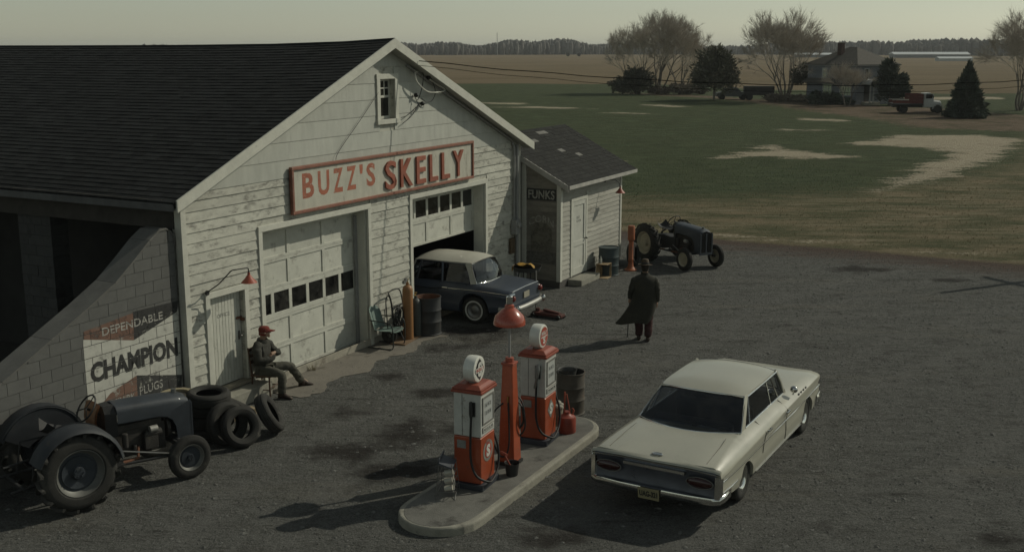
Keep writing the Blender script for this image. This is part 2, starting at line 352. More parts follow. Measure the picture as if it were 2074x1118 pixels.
# gravel
ng4 = noise(3.6, 10, .78); ng16 = noise(15, 6, .8); ngs = noise(1.0, 9, .75, (1.1, 3.4, 1, R(14))); ntr = noise(1.0, 6, .6, (.10, .9, 1, R(-28)))
gr = mixc(rng_(nm_, .3, .7), (.148, .150, .140), (.212, .214, .20))
gr = mixc(rng_(ng4, .40, .62), mixc(.55, gr, (.045, .045, .039)), mixc(.30, gr, (.255, .255, .24)))
gr = mixc(rng_(ng16, .40, .60), mixc(.34, gr, (.05, .05, .046)), mixc(.30, gr, (.32, .32, .30)))
gr = mixc(rng_(nff, .36, .64), mixc(.5, gr, (.045, .045, .039)), mixc(.35, gr, (.31, .31, .292)))
gr = mixc(mth('MULTIPLY', rng_(ngs, .54, .66), .65), gr, (.05, .049, .042))
gr = mixc(mth('MULTIPLY', rng_(nst, .52, .68), .35), gr, (.06, .059, .05))
gr = mixc(mth('MULTIPLY', rng_(ntr, .54, .68), .42), gr, (.21, .20, .17))
gr = mixc(mth('MULTIPLY', mth('MULTIPLY', attr('lane'), rng_(nst, .36, .6)), .42), gr, (.225, .222, .208))
gr = mixc(mth('MULTIPLY', rng_(nb, .55, .72), .35), gr, (.195, .18, .15))
gr = mixc(mth('MULTIPLY', rng_(mth('ADD', attr('oil'), mth('MULTIPLY', mth('SUBTRACT', nm_, .5), 2.6)), .05, .85), .8), gr, (.028, .023, .021))
edge = mth('MULTIPLY', rng_(mth('ADD', attr('yard'), mth('MULTIPLY', mth('SUBTRACT', nst, .5), 6)), 3.4, .4), .8)
gr = mixc(edge, gr, (.105, .068, .052))
# dry verge
dry = mixc(rng_(nsd, .36, .62), (.092, .098, .05), (.235, .19, .12))
dry = mixc(rng_(mth('ADD', nst, mth('MULTIPLY', nf, .35)), .66, .84), dry, (.29, .25, .17))
dry = mixc(mth('MULTIPLY', rng_(nwh, .46, .62), .65), dry, (.088, .094, .048))
# winter wheat green
gn = mixc(rng_(nwh, .32, .68), (.044, .058, .030), (.100, .120, .062))
gn = mixc(mth('MULTIPLY', rng_(nb, .38, .68), .55), gn, (.070, .078, .038))
gn = mixc(mth('MULTIPLY', rng_(nsd, .55, .72), .45), gn, (.10, .10, .056))
gn = mixc(mth('MULTIPLY', rng_(nst, .62, .74), .3), gn, (.125, .112, .074))
gn = mixc(mth('MULTIPLY', rng_(nf, .5, .72), .35), gn, (.028, .034, .020))
bw = mixc(rng_(nrow, .3, .7), (.16, .122, .074), (.21, .162, .10)); bw = mixc(mth('MULTIPLY', rng_(nfar, .45, .6), .5), bw, (.14, .11, .065))
dt = mixc(rng_(nm_, .3, .7), (.135, .10, .072), (.20, .152, .11)); dt = mixc(mth('MULTIPLY', rng_(nb, .45, .6), .6), dt, (.068, .066, .036))
sn = mixc(rng_(nf, .3, .7), (.36, .31, .225), (.47, .41, .31)); sn = mixc(mth('MULTIPLY', rng_(nwh, .55, .66), .75), sn, (.13, .105, .068))
c = mixc(rng_(mth('ADD', attr('green'), mth('MULTIPLY', mth('SUBTRACT', nst, .5), 14)), -1.5, 2.5), dry, gn)
c = mixc(rng_(mth('ADD', attr('dirt'), mth('MULTIPLY', mth('SUBTRACT', nm_, .5), 10)), -.8, 1.2), c, dt)
c = mixc(rng_(mth('ADD', attr('brown'), mth('MULTIPLY', mth('SUBTRACT', nb, .5), 6)), -.8, .8), c, bw)
c = mixc(rng_(mth('ADD', mth('ADD', attr('sand'), mth('MULTIPLY', mth('SUBTRACT', nsd, .50), 6.5)), mth('ADD', mth('MULTIPLY', mth('SUBTRACT', nwh, .5), 4.0), mth('MULTIPLY', mth('SUBTRACT', nf, .5), 4.0))), .25, .85), c, sn)
c = mixc(rng_(mth('ADD', attr('yard'), mth('MULTIPLY', mth('SUBTRACT', nf, .5), 1.6)), -.25, .35), c, gr)
L(c, P.inputs['Base Color']); P.inputs['Roughness'].default_value = 1; P.inputs['Specular IOR Level'].default_value = .1
bh = mth('ADD', mth('ADD', mth('MULTIPLY', ng16, 2.2), mth('MULTIPLY', ng4, 2.5)), mth('ADD', mth('MULTIPLY', nf, 2.2), mth('MULTIPLY', ngs, 3.5)))
bu = N(t, 'ShaderNodeBump'); bu.inputs['Strength'].default_value = .85; bu.inputs['Distance'].default_value = .07; L(bh, bu.inputs['Height']); L(bu.outputs[0], P.inputs['Normal'])
me.materials.append(gm)
ground = tag(link(bpy.data.objects.new('ground', me)), kind='structure')
def scatter(name, pts, base_v, base_f, scl, matl, label, cat, tilt=.0, flat=1.0):
    n = len(pts); bv = np.array(base_v, float); k = len(bv)
    a = nrng.uniform(0, 2 * math.pi, n); s = scl(n)
    ca, sa = np.cos(a), np.sin(a); vv = np.empty((n, k, 3))
    jit = 1 + nrng.uniform(-.35, .35, (n, k))
    X = bv[None, :, 0] * jit; Y = bv[None, :, 1] * jit; Z = bv[None, :, 2] * jit * flat
    tx = nrng.normal(0, tilt, (n, 1)); ty = nrng.normal(0, tilt, (n, 1))
    vv[:, :, 0] = (X * ca[:, None] - Y * sa[:, None] + tx * Z) * s[:, None] + pts[:, 0:1]
    vv[:, :, 1] = (X * sa[:, None] + Y * ca[:, None] + ty * Z) * s[:, None] + pts[:, 1:2]
    vv[:, :, 2] = Z * s[:, None] + pts[:, 2:3]
    ff = (np.array(base_f)[None] + (np.arange(n) * k)[:, None, None]).reshape(-1, len(base_f[0]))
    m = bpy.data.meshes.new(name); m.from_pydata(vv.reshape(-1, 3).tolist(), [], ff.tolist()); m.materials.append(matl)
    return tag(link(bpy.data.objects.new(name, m)), label, cat, kind='stuff')
octv = [(1, 0, 0), (0, 1, 0), (-1, 0, 0), (0, -1, 0), (0, 0, .6), (0, 0, -.6)]; octf = [(0, 1, 4), (1, 2, 4), (2, 3, 4), (3, 0, 4), (1, 0, 5), (2, 1, 5), (3, 2, 5), (0, 3, 5)]
STONE = mat('grey gravel stone', (.12, .12, .11), .95, .4, 1.5, 0, fine=.3, bscale=11)
gp = np.stack([nrng.uniform(-9, 17, 60000), 9 + 28 * nrng.uniform(0, 1, 60000) ** 1.25, np.full(60000, .004)], -1)
inb = ((gp[:, :2] - np.array(B0[:2])) @ np.array(V[:2]) > -.05) & ((gp[:, :2] - np.array(B0[:2])) @ np.array(U[:2]) > -.1)
ok = (np.abs(gp[:, 0]) < gp[:, 1] * .5 + 1) & ~inb & (gp[:, 1] < np.interp(gp[:, 0], YEX, YEY) - .3)
gp = gp[ok][:34000]
scatter('gravel', gp, octv, octf, lambda n: .005 + .015 * nrng.uniform(0, 1, n) ** 4, STONE, 'loose grey gravel stones covering the station yard', 'gravel')
cp = gp[nrng.permutation(len(gp))[:7000]]; scatter('gravel_clods', cp, octv, octf, lambda n: .015 + .04 * nrng.uniform(0, 1, n) ** 3, mat('packed gravel clod', (.105, .105, .097), .95, .3, 2, 0, fine=.3, bscale=14), 'coarser packed gravel lumps scattered over the yard', 'gravel', flat=.55)
bl = [(-.25, 0, 0), (.25, 0, 0), (.1, .25, 1), (0, -.25, 0), (.05, .25, 0), (-.35, -.2, .8), (.3, .1, 0), (-.1, -.3, 0), (.6, -.3, .7)]; bf = [(0, 1, 2), (3, 4, 5), (6, 7, 8)]
DRYG = mat('dry verge grass', (.30, .26, .16), .95, .35, .6, 0); GRNG = mat('green field grass', (.11, .15, .07), .95, .4, .4, 0)
q = np.stack([nrng.uniform(1, 45, 60000), nrng.uniform(26, 66, 60000), np.zeros(60000)], -1)
yd = np.interp(q[:, 0], YEX, YEY) - q[:, 1]; gd = q[:, 1] - np.interp(q[:, 0], GEX, GEY)
sdq = np.full(len(q), -9.0)
for s_ in sand[:2]: sdq = np.maximum(sdq, sd_poly(q[:, 0], q[:, 1], s_))
dens = .5 + .5 * np.sin(q[:, 0] * 1.3 + 2 * np.sin(q[:, 1] * .6)) * np.sin(q[:, 1] * 1.1 + np.sin(q[:, 0] * .7))
k1 = (yd < -.6) & (gd < 2 + 3 * nrng.normal(0, 1, len(q)).clip(-1, 1)) & (sdq < 0) & (nrng.uniform(0, 1, len(q)) < dens + .15) & (q[:, 0] < q[:, 1] * .5 + 2)
k2 = (gd > 0) & (sdq < -.4) & (q[:, 0] < q[:, 1] * .5 + 2)
scatter('dry_grass', q[k1][:6000], bl, bf, lambda n: .015 + .05 * nrng.uniform(0, 1, n) ** 2, DRYG, 'short dry tufted grass along the gravel yard edge', 'grass', tilt=.3)
scatter('field_grass', q[k2][:4000], bl, bf, lambda n: .02 + .05 * nrng.uniform(0, 1, n) ** 2, GRNG, 'short green crop growing in the field behind the yard', 'grass', tilt=.3)
# ================================================================== garage
gar = thing('garage_building', 'white clapboard gabled garage with black shingle roof and two overhead doors', 'garage', B0, BROT)
GW, PK, SL, OV = 12.72, 6.31, .406, .33      # width, peak u, roof slope, rake overhang
ZT = 6.66                                     # roof surface at the peak
def rz_(u): return ZT - SL * abs(u - PK)
def sag(v): return -.155 * (1 - math.exp(-max(v + .3, 0) / 2.2))
OPEN = [(.58, 1.50, .33, 2.06), (2.07, 5.53, -1, 3.06), (7.30, 10.76, -1, 3.06)]
MARG = .11      # trim width round openings
def segs(u0, u1, z0, z1, marg=MARG):
    S_ = [(u0, u1)]
    for a, b, c, d in OPEN:
        a -= marg; b += marg; d += marg
        if z1 <= c + .01 or z0 >= d - .01: continue
        S2 = []
        for p, q_ in S_:
            if b <= p or a >= q_: S2.append((p, q_)); continue
            if a > p + .02: S2.append((p, a))
            if b < q_ - .02: S2.append((b, q_))
        S_ = S2
    return S_
wall = MB()
zs = sorted({0, .33 - MARG, 2.06, 2.06 + MARG, 3.06, 3.06 + MARG, 3.9})
for z0, z1 in zip(zs[:-1], zs[1:]):
    for a, b in segs(0, GW, z0, z1, 0): wall.bx(a, b, 0.0, .18, z0, z1)
XZ = Matrix(((1, 0, 0, 0), (0, 0, 1, 0), (0, 1, 0, 0), (0, 0, 0, 1)))
WN = (6.10, 6.68, 4.94, 5.81)     # gable window opening
wall.prism([(0, 3.9), (GW, 3.9), (GW, rz_(GW) - .12), (PK + (ZT - .12 - WN[2]) / SL, WN[2]), (PK - (ZT - .12 - WN[2]) / SL, WN[2]), (0, rz_(0) - .12)], 0, .18, 0, XZ)
xl, xr = PK - (ZT - .12 - WN[3]) / SL, PK + (ZT - .12 - WN[3]) / SL; xl0, xr0 = PK - (ZT - .12 - WN[2]) / SL, PK + (ZT - .12 - WN[2]) / SL
wall.prism([(xl0, WN[2]), (WN[0], WN[2]), (WN[0], WN[3]), (xl, WN[3])], 0, .18, 0, XZ); wall.prism([(WN[1], WN[2]), (xr0, WN[2]), (xr, WN[3]), (WN[1], WN[3])], 0, .18, 0, XZ)
wall.prism([(xl, WN[3]), (xr, WN[3]), (PK, ZT - .12)], 0, .18, 0, XZ)
wall.build('wall', WHITE_SIDING, gar)
def plank(name, u0, u1, z0, z1, mat_, par, bot=.026, top=.010, cut=None, yoff=0):
    """one bevelled siding board; cut trims its ends to the roof line"""
    m = MB(); e0 = e1 = 0
    if cut: e0, e1 = cut
    lo0, lo1, hi0, hi1 = u0, u1, u0 + e0, u1 - e1
    m.add([(lo0, -bot, z0), (lo1, -bot, z0), (hi1, -top, z1), (hi0, -top, z1), (lo0, 0, z0), (lo1, 0, z0), (hi1, 0, z1), (hi0, 0, z1)],
          [(0, 1, 2, 3), (5, 4, 7, 6), (4, 5, 1, 0), (3, 2, 6, 7), (4, 0, 3, 7), (1, 5, 6, 2)])
    o = m.build(name, mat_, par); o.location.y = yoff; return o
z = .16; ROW = .185; k = 0
while z < 3.95:
    z1 = min(z + ROW, 4.0)
    for a, b in segs(.10, GW - .10, z, z1 - .004):
        # long runs are made of boards butted end to end
        cuts = [a]; x = a
        while b - x > 6.5: x += rng.uniform(3.5, 5.0); cuts.append(x)
        cuts.append(b)
        for p, q_ in zip(cuts[:-1], cuts[1:]):
            o = plank('siding_board', p + .003, q_ - .003, z + rng.uniform(-.003, .003), z1 - .005, WHITE_SIDING, gar, bot=.027 + rng.uniform(-.004, .006))
            o.rotation_euler.y = rng.gauss(0, .0006)
    z = z1; k += 1
MB().bx(.10, GW - .1, -.03, 0, 0.01, .155).build('base_board', mat('dirty lower board', (.30, .28, .23), .85, .3, 5, .3, stain=(.12, .1, .08), stain_amt=.5), gar)
z = 4.0
while z < 6.3:
    z1 = min(z + .345, 6.45); dz = z1 - z
    a = max(PK - (ZT - .16 - z) / SL, .04); b = min(PK + (ZT - .16 - z) / SL, GW - .04)
    e = max(min(dz / SL, (b - a) / 2 - .02), 0)
    ea = max(PK - (ZT - .16 - z1) / SL, .04) - a; eb = b - min(PK + (ZT - .16 - z1) / SL, GW - .04)
    e0, e1 = min(ea, e), min(eb, e)
    if z1 > WN[2] + .02 and z < WN[3] - .02:
        plank('gable_board', a, WN[0], z + .003, z1 - .006, WHITE_PANEL, gar, bot=.022, top=.014, cut=(e0, 0)); plank('gable_board', WN[1], b, z + .003, z1 - .006, WHITE_PANEL, gar, bot=.022, top=.014, cut=(0, e1))
    else: plank('gable_board', a, b, z + .003, z1 - .006, WHITE_PANEL, gar, bot=.022, top=.014, cut=(e0, e1))
    z = z1
# corner boards, door casings
for u0 in (0.0, GW - .10): MB().bx(u0 - .02, u0 + .105, -.045, .10, 0, rz_(u0) - .1).build('corner_board', WHITE_TRIM, gar, bevel=.004)
for i, (a, b, c_, d) in enumerate(OPEN):
    c0 = max(c_, 0)
    for s_, x0, x1 in (('l', a - MARG, a), ('r', b, b + MARG)): MB().bx(x0, x1, -.05, .02, c0, d).build('door_casing', WHITE_TRIM, gar, bevel=.004)
    MB().bx(a - MARG, b + MARG, -.054, .02, d, d + MARG).build('door_casing', WHITE_TRIM, gar, bevel=.004)
    if i:  # jamb linings
        for x0, x1 in ((a, a + .03), (b - .03, b)): MB().bx(x0, x1, .021, .30, c0, d - .031).build('jamb', WHITE_TRIM, gar)
        MB().bx(a, b, .021, .30, d - .03, d).build('jamb', WHITE_TRIM, gar)
GLASS_D = glass('dusty garage pane', (.05, .05, .05), .1)
def overhead(u0, u1, z0, rows, winrow, npane, par_label, y=.30):
    d = link(bpy.data.objects.new('overhead_door', None)); d.parent = gar; d['label'] = par_label
    w = (u1 - u0) / 3; h = .59
    for r in range(rows):
        za = z0 + r * h; zb = za + h
        if r == winrow:
            fr = MB(); fr.bx(u0, u1, y, y + .04, za + .002, za + .09); fr.bx(u0, u1, y, y + .04, zb - .09, zb - .002)
            pw = (u1 - u0 - .09) / npane
            for j in range(npane + 1):
                x = u0 + j * pw; fr.bx(x, x + .09, y, y + .04, za + .09, zb - .09)
            fr.build('window_rail', WHITE_DOOR, d, bevel=.003)
            for j in range(npane):
                x = u0 + j * pw + .09; MB().bx(x - .005, x + pw - .085, y + .018, y + .024, za + .085, zb - .085).build('pane', GLASS_D, d)
        else:
            rl = MB(); rl.bx(u0, u1, y, y + .04, za + .002, za + .06); rl.bx(u0, u1, y, y + .04, zb - .06, zb - .002)
            for j in range(4):
                x = u0 + j * w; x = min(max(x - .045, u0), u1 - .09); rl.bx(x, x + .09, y, y + .04, za + .06, zb - .06)
            rl.build('section_rail', WHITE_DOOR, d, bevel=.003)
            for j in range(3):
                x = u0 + j * w; MB().bx(x + .04, x + w - .04, y + .020, y + .032, za + .05, zb - .05).build('door_panel', WHITE_DOOR, d)
    return d
overhead(2.09, 5.51, .03, 5, 2, 6, 'closed white panelled overhead door with a row of six panes')
overhead(7.32, 10.74, 1.82, 2, 1, 6, 'half raised white overhead door above the blue car')
MB().bx(5.42, 5.50, .24, .29, .05, 2.9).build('door_track', GALV, gar)
# office door: vertical matched boards
od = link(bpy.data.objects.new('office_door', None)); od.parent = gar; od['label'] = 'white beadboard office door between lamp and seated man'
nb_ = 11
for j in range(nb_):
    x0 = .59 + j * .90 / nb_; MB().bx(x0 + .003, x0 + .90 / nb_ - .003, .075, .11, .34, 2.05).build('door_board', WHITE_DOOR, od, bevel=.004)
MB().bx(.58, 1.5, .112, .13, .34, 2.05).build('door_core', WHITE_DOOR, od)
LT = mat('faded grey lettering', (.20, .20, .18), .8, .2, 6, 0, alpha_wear=.5, wear_scale=30)
o = inst('lettering', text_mesh('OFFICE', .1, .003, 0, width=.34, height=.075), od, (.86, .0735, 1.62), (R(90), 0, 0)); o.data.materials.append(LT)
hd = MB(); hd.ell((1.42, .03, 1.18), (.028, .04, .028)); hd.bx(1.395, 1.445, .066, .074, 1.10, 1.27); hd.build('door_knob', STEEL, od, smooth=40)
hs = MB(); hs.bx(1.36, 1.56, .05, .072, 1.50, 1.545); hs.bx(1.46, 1.50, -.02, .06, 1.46, 1.52); hs.build('padlock_hasp', RUST, od)
MB().bx(.50, 1.6, -.10, .09, .27, .327).build('door_sill', mat('worn plank sill', (.27, .24, .18), .8, .25, 5, .3, stretch=(.3, 1, 1)), gar, bevel=.006)
st = MB().bx(.42, 1.75, -.40, -.05, 0, .255).build('step', CONC, gar, bevel=.012)
# gable window
gw = link(bpy.data.objects.new('gable_window', None)); gw.parent = gar; gw['label'] = 'six over one sash window high under the peak'
a, b, c_, d = 5.98, 6.80, 4.84, 5.92
for x0, x1, z0, z1 in ((a, a + .12, c_ + .1, d - .11), (b - .12, b, c_ + .1, d - .11), (a - .01, b + .01, d - .11, d), (a - .03, b + .03, c_, c_ + .10)):
    MB().bx(x0, x1, -.055 if z1 > c_ + .12 else -.08, .01 if z1 > c_ + .12 else .10, z0, z1).build('window_frame', WHITE_TRIM, gw, bevel=.004)
sa = MB(); ia, ib = a + .12, b - .12; y0, y1 = .10, .14
for x0, x1, z0, z1 in ((ia, ib, d - .16, d - .11), (ia, ib, 5.40, 5.45), (ia, ib, c_ + .10, c_ + .16)): sa.bx(x0, x1, y0, y1, z0, z1)
for x in (ia, ib - .04): sa.bx(x, x + .04, y0 + .001, y1 - .001, c_ + .1, d - .11)
w3 = (ib - ia - .04) / 3
for j in (1, 2): sa.bx(ia + j * w3, ia + j * w3 + .026, y0 + .002, y1 - .002, 5.44, d - .15)
sa.bx(ia, ib, y0 + .003, y1 - .003, 5.595, 5.621); sa.build('sash', WHITE_TRIM, gw)
for z0, z1 in ((5.62, d - .15), (5.45, 5.60)):
    for j in range(3): MB().bx(ia + .022 + j * w3, ia + (j + 1) * w3, .118, .122, z0, z1).build('pane', GLASS_D, gw)
MB().bx(ia + .035, ib - .035, .118, .122, c_ + .15, 5.41).build('pane', GLASS_D, gw)
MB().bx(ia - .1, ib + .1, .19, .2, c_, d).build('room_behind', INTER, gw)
# eaves, rakes, soffits
for s_ in (-1, 1):
    e = PK + s_ * (PK + .36); ze = rz_(e)
    m = MB(); A = [(PK, ZT + .012), (e, ze + .012), (e, ze - .19), (e - s_ * .20, ze - .115), (PK, ZT - .19)]
    m.add([(x, -OV, z_) for x, z_ in A] + [(x, -OV + .035, z_) for x, z_ in A], [(0, 1, 2, 3, 4), (9, 8, 7, 6, 5), (0, 5, 6, 1), (1, 6, 7, 2), (2, 7, 8, 3), (3, 8, 9, 4)]); m.build('rake_board', WHITE_TRIM, gar, smooth=10)
    m = MB(); m.add([(PK, -OV + .03, ZT - .16), (e, -OV + .03, ze - .16), (e, .0, ze - .16), (PK, .0, ZT - .16), (PK, -OV + .03, ZT - .14), (e, -OV + .03, ze - .14), (e, .0, ze - .14), (PK, .0, ZT - .14)],
        [(0, 1, 2, 3), (7, 6, 5, 4), (0, 4, 5, 1), (1, 5, 6, 2), (2, 6, 7, 3)]); m.build('soffit', WHITE_PANEL, gar)
BL_ = 26.0
rf = link(bpy.data.objects.new('roof', None)); rf.parent = gar
def rpt(s, v, up=0):  # s: distance from eave up the left slope (0..1)
    u = lerp(-.40, PK, s); nl = Vector((-SL, 0, 1)).normalized() * up
    return Vector((u, v, rz_(u) + sag(v) * s)) + nl
for side in (0, 1):
    m = MB(); vs_ = [-OV + .036, 0, 1, 2, 4, 7, 11, 16, 21, BL_]
    def mir(p): return p if side == 0 else Vector((2 * PK - p.x, p.y, p.z))
    m.loft([[mir(rpt(s, v, -.03)) for s in (0, .25, .5, .75, 1)] for v in vs_]); m.loft([[mir(rpt(s, v, -.10)) for s in (0, .25, .5, .75, 1)] for v in vs_])
    m.loft([[mir(rpt(0, v, -.03)), mir(rpt(0, v, -.10))] for v in vs_]); m.loft([[mir(rpt(s, vs_[0], -.03)), mir(rpt(s, vs_[0], -.10))] for s in (0, .25, .5, .75, 1)])
    m.build('roof_deck', SHINGLE, rf)
NC = 46; TW = .31; tabs = []
for r in range(NC):
    x0 = -OV + .03 + (r % 2) * .5 * -TW
    n = int((BL_ + .3) / TW)
    for j in range(n):
        v0 = max(x0 + j * TW, -OV + .036); v1 = x0 + (j + 1) * TW
        if v1 - v0 < .05: continue
        s0 = r / NC - .002; s1 = min((r + 1.35) / NC, 1.0)
        tabs.append((s0, s1, v0 + .004, v1 - .004, rng.uniform(.008, .016)))
tabs.sort(key=lambda q: (bp(*rpt(q[0], q[2])[:2], 0) .to_2d()).length)
def tabgeo(m, q):
    s0, s1, v0, v1, th = q
    A = [rpt(s0, v0, th), rpt(s0, v1, th), rpt(s1, v1, -.004), rpt(s1, v0, -.004), rpt(s0, v0, -.03), rpt(s0, v1, -.03)]
    m.add(A, [(0, 1, 2, 3), (4, 5, 1, 0), (4, 0, 3), (1, 5, 2)])
for q in tabs[:300]:
    m = MB(); tabgeo(m, q); m.build('shingle', SHINGLE, rf)
m = MB()
for q in tabs[300:]: tabgeo(m, q)
tag(m.build('shingles', SHINGLE, rf), kind='stuff')
m = MB(); m.tube([rpt(1, v, -.02) for v in (-OV + .036, 1, 3, 6, 10, 16, BL_)], .05, 6); m.build('ridge_cap', SHINGLE, rf)
# left side: eave beam, block piers and the dark bays behind
m = MB(); m.bx(-.02, .16, .13, BL_, 3.40, rz_(0) - .14); m.build('eave_beam', DARKWOOD, gar)
MB().bx(-.42, -.39, -.27, BL_, rz_(-.4) - .15, rz_(-.4) - .03).build('eave_fascia', mat('grey weathered fascia', (.10, .10, .098), .8, .3, 3, .3), gar)
MB().bx(-.39, .0, .0, BL_, rz_(0) - .155, rz_(0) - .14).build('eave_soffit', DARKWOOD, gar)
BLOCK_SHADE = mat('shade darkened pier block', (.055, .055, .053), .95, .2, 4, .4, 80, stain=(.03, .03, .029), stain_amt=.5)  # block colour darkened to stand in for shade under the eave
bpm = MB().box((0, 0, 0), (.392, .62, .192)).mesh('pier_block', BLOCK_SHADE)
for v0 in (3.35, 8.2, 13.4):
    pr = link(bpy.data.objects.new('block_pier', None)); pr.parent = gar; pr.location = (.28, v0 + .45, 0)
    MB().bx(-.18, .18, -.43, .43, 0, 3.4).build('mortar_core', BLOCK_SHADE, pr)
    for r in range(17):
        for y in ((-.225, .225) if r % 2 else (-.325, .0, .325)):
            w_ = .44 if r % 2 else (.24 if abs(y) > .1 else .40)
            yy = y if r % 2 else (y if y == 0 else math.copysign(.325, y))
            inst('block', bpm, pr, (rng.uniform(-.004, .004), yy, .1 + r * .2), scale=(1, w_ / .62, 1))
MB().bx(.05, .4, .25, 3.3, 0, .75).build('low_wall', BLOCK_SHADE, gar)
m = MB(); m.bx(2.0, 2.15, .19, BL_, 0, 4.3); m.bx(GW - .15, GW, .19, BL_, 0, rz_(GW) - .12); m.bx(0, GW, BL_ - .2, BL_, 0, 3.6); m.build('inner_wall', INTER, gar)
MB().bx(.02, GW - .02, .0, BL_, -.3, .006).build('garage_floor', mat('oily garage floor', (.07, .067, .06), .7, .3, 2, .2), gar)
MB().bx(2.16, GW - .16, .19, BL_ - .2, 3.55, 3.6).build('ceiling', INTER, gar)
# concrete apron before the doors
APR = [(1.8, -.02)] + [(1.8 + 5.25 * k / 40, -1.0 - .12 * math.sin(k * .5) + rng.uniform(-.07, .05)) for k in range(41)] + [(7.05, -.02)]
ap = MB(); ap.add([(x_, y_, .012) for x_, y_ in APR] + [(x_, y_, -.1) for x_, y_ in APR], [tuple(range(len(APR)))] + [(i, i + len(APR), (i + 1) % len(APR) + len(APR), (i + 1) % len(APR)) for i in range(len(APR))])
tag(ap.build('concrete_apron', mat('dirt covered concrete', (.16, .145, .122), .95, .3, 2.2, .5, 60, stain=(.10, .088, .07), stain_amt=.55, stain_scale=2.2, fine=.2), None, loc=B0, rz=BROT), kind='structure')
# ================================================================== block wing wall with painted advertisement
WY = .10
ww = thing('block_wall', 'grey concrete block wing wall with curved sloping top and faded painted advertisement', 'wall', B0, BROT)
OUT = [(-.06, 0), (-.06, 3.10), (-.08, 3.26), (-.14, 3.37), (-.24, 3.43), (-.38, 3.42), (-.62, 3.28), (-1.0, 2.99), (-1.41, 2.70), (-2.0, 2.40), (-2.75, 2.05), (-3.67, 1.62), (-5.0, 1.0), (-6.4, .35), (-7.1, .0)]
WT = .42
MB().prism(OUT[::-1], WY + .012, WY + WT, 0, XZ).build('wall_core', MORTAR, ww)
def clip(poly, x0, x1, y0, y1):
    for ax, val, sg in ((0, x0, 1), (0, x1, -1), (1, y0, 1), (1, y1, -1)):
        out = []
        for i in range(len(poly)):
            a, b = poly[i], poly[(i + 1) % len(poly)]; ia_, ib_ = (a[ax] - val) * sg >= 0, (b[ax] - val) * sg >= 0
            if ia_: out.append(a)
            if ia_ != ib_:
                t_ = (val - a[ax]) / (b[ax] - a[ax]); out.append((a[0] + t_ * (b[0] - a[0]), a[1] + t_ * (b[1] - a[1])))
        poly = out
        if len(poly) < 3: return None
    return poly
for r in range(18):
    for k in range(-19, 2):
        x0 = k * .4 - (.2 if r % 2 == 0 else 0); pl = clip(OUT, x0 + .004, x0 + .396, r * .2 + .004, r * .2 + .196)
        if not pl: continue
        A = abs(sum(pl[i][0] * pl[(i + 1) % len(pl)][1] - pl[(i + 1) % len(pl)][0] * pl[i][1] for i in range(len(pl)))) / 2
        if A < .003: continue
        y = WY + rng.uniform(-.003, .001); MB().prism(pl[::-1], y, WY + .02, 0, XZ).build('block', BLOCK, ww)
# capping along the sloping top, in cast lengths
capm = mat('grey cement capping', (.125, .122, .112), .95, .2, 4, .4, 60, stain=(.07, .07, .066), stain_amt=.4, fine=.12)
top = OUT[1:]
for i0, i1 in ((0, 5), (5, 7), (7, 9), (9, 10), (10, 11), (11, 12), (12, 14)):
    seg = top[i0:i1 + 1]; m = MB(); secs = []
    for j, (x, z_) in enumerate(seg):
        i = i0 + j; a_ = Vector(top[max(i - 1, 0)]); b_ = Vector(top[min(i + 1, len(top) - 1)]); tt = (b_ - a_).normalized(); nrm = Vector((tt.y, -tt.x))
        if nrm.y < 0 and i > 1: nrm = -nrm
        e = .004 if j in (0, len(seg) - 1) else 0
        p = Vector((x, z_)); q = p + nrm * .028
        if j == 0: p = p + tt * e; q = q + tt * e
        if j == len(seg) - 1: p = p - tt * e; q = q - tt * e
        secs.append([(q.x, WY - .012, q.y), (q.x, WY + WT + .02, q.y), (p.x, WY + WT + .02, p.y), (p.x, WY - .012, p.y)])
    m.loft(secs, close=True, capa=True, capb=True); m.build('capping', capm, ww)
JT = (.4, .2)
PW = mat('faded white wall paint', (.42, .415, .37), .9, .15, 5, .3, 80, stain=(.20, .20, .18), stain_amt=.4, stain_scale=4, alpha_wear=.16, wear_scale=5, joints=JT)
PK_ = mat('faded black wall paint', (.038, .038, .037), .9, .3, 5, .3, 80, alpha_wear=.34, wear_scale=7, joints=JT)
PK2 = mat('black wall lettering paint', (.03, .03, .029), .9, .3, 5, .3, 80, alpha_wear=.10, wear_scale=9, joints=JT)
PO = mat('faded orange wall paint', (.165, .095, .07), .9, .2, 5, .3, 80, stain=(.15, .13, .105), stain_amt=.45, alpha_wear=.42, wear_scale=6, joints=JT)
PW2 = mat('white wall lettering paint', (.34, .33, .30), .9, .15, 5, .2, 80, alpha_wear=.3, wear_scale=9, joints=JT)
def paint(name, poly, m_, lift):
    me_ = bpy.data.meshes.new(name); me_.from_pydata([(x, y, 0) for x, y in poly], [], [tuple(range(len(poly)))]); me_.materials.append(m_)
    return inst(name, me_, ww, (0, WY - .004 - lift, 0), (R(90), 0, 0))
def wtext(txt, m_, x0, x1, z0, z1, lift, bold=.012, skew=0, **k):
    me_ = text_mesh(txt, 1, bold, width=x1 - x0, height=z1 - z0, **k)
    for v_ in me_.vertices: v_.co.y += z0 + skew * v_.co.x; v_.co.x += x0
    me_.materials.clear(); me_.materials.append(m_); return inst('painted_lettering', me_, ww, (0, WY - .004 - lift, 0), (R(90), 0, 0))
paint('painted_panel', [(-2.15, .36), (-.08, .36), (-.06, 2.02), (-1.1, 1.74), (-2.16, 1.93)], PW, .001)
paint('painted_banner', [(-2.14, 1.93), (-1.115, 1.68), (-1.095, 2.145), (-2.13, 2.06)], PO, .003)
paint('painted_banner', [(-1.113, 1.68), (-.10, 1.955), (-.06, 2.145), (-1.09, 2.165)], PK_, .003)
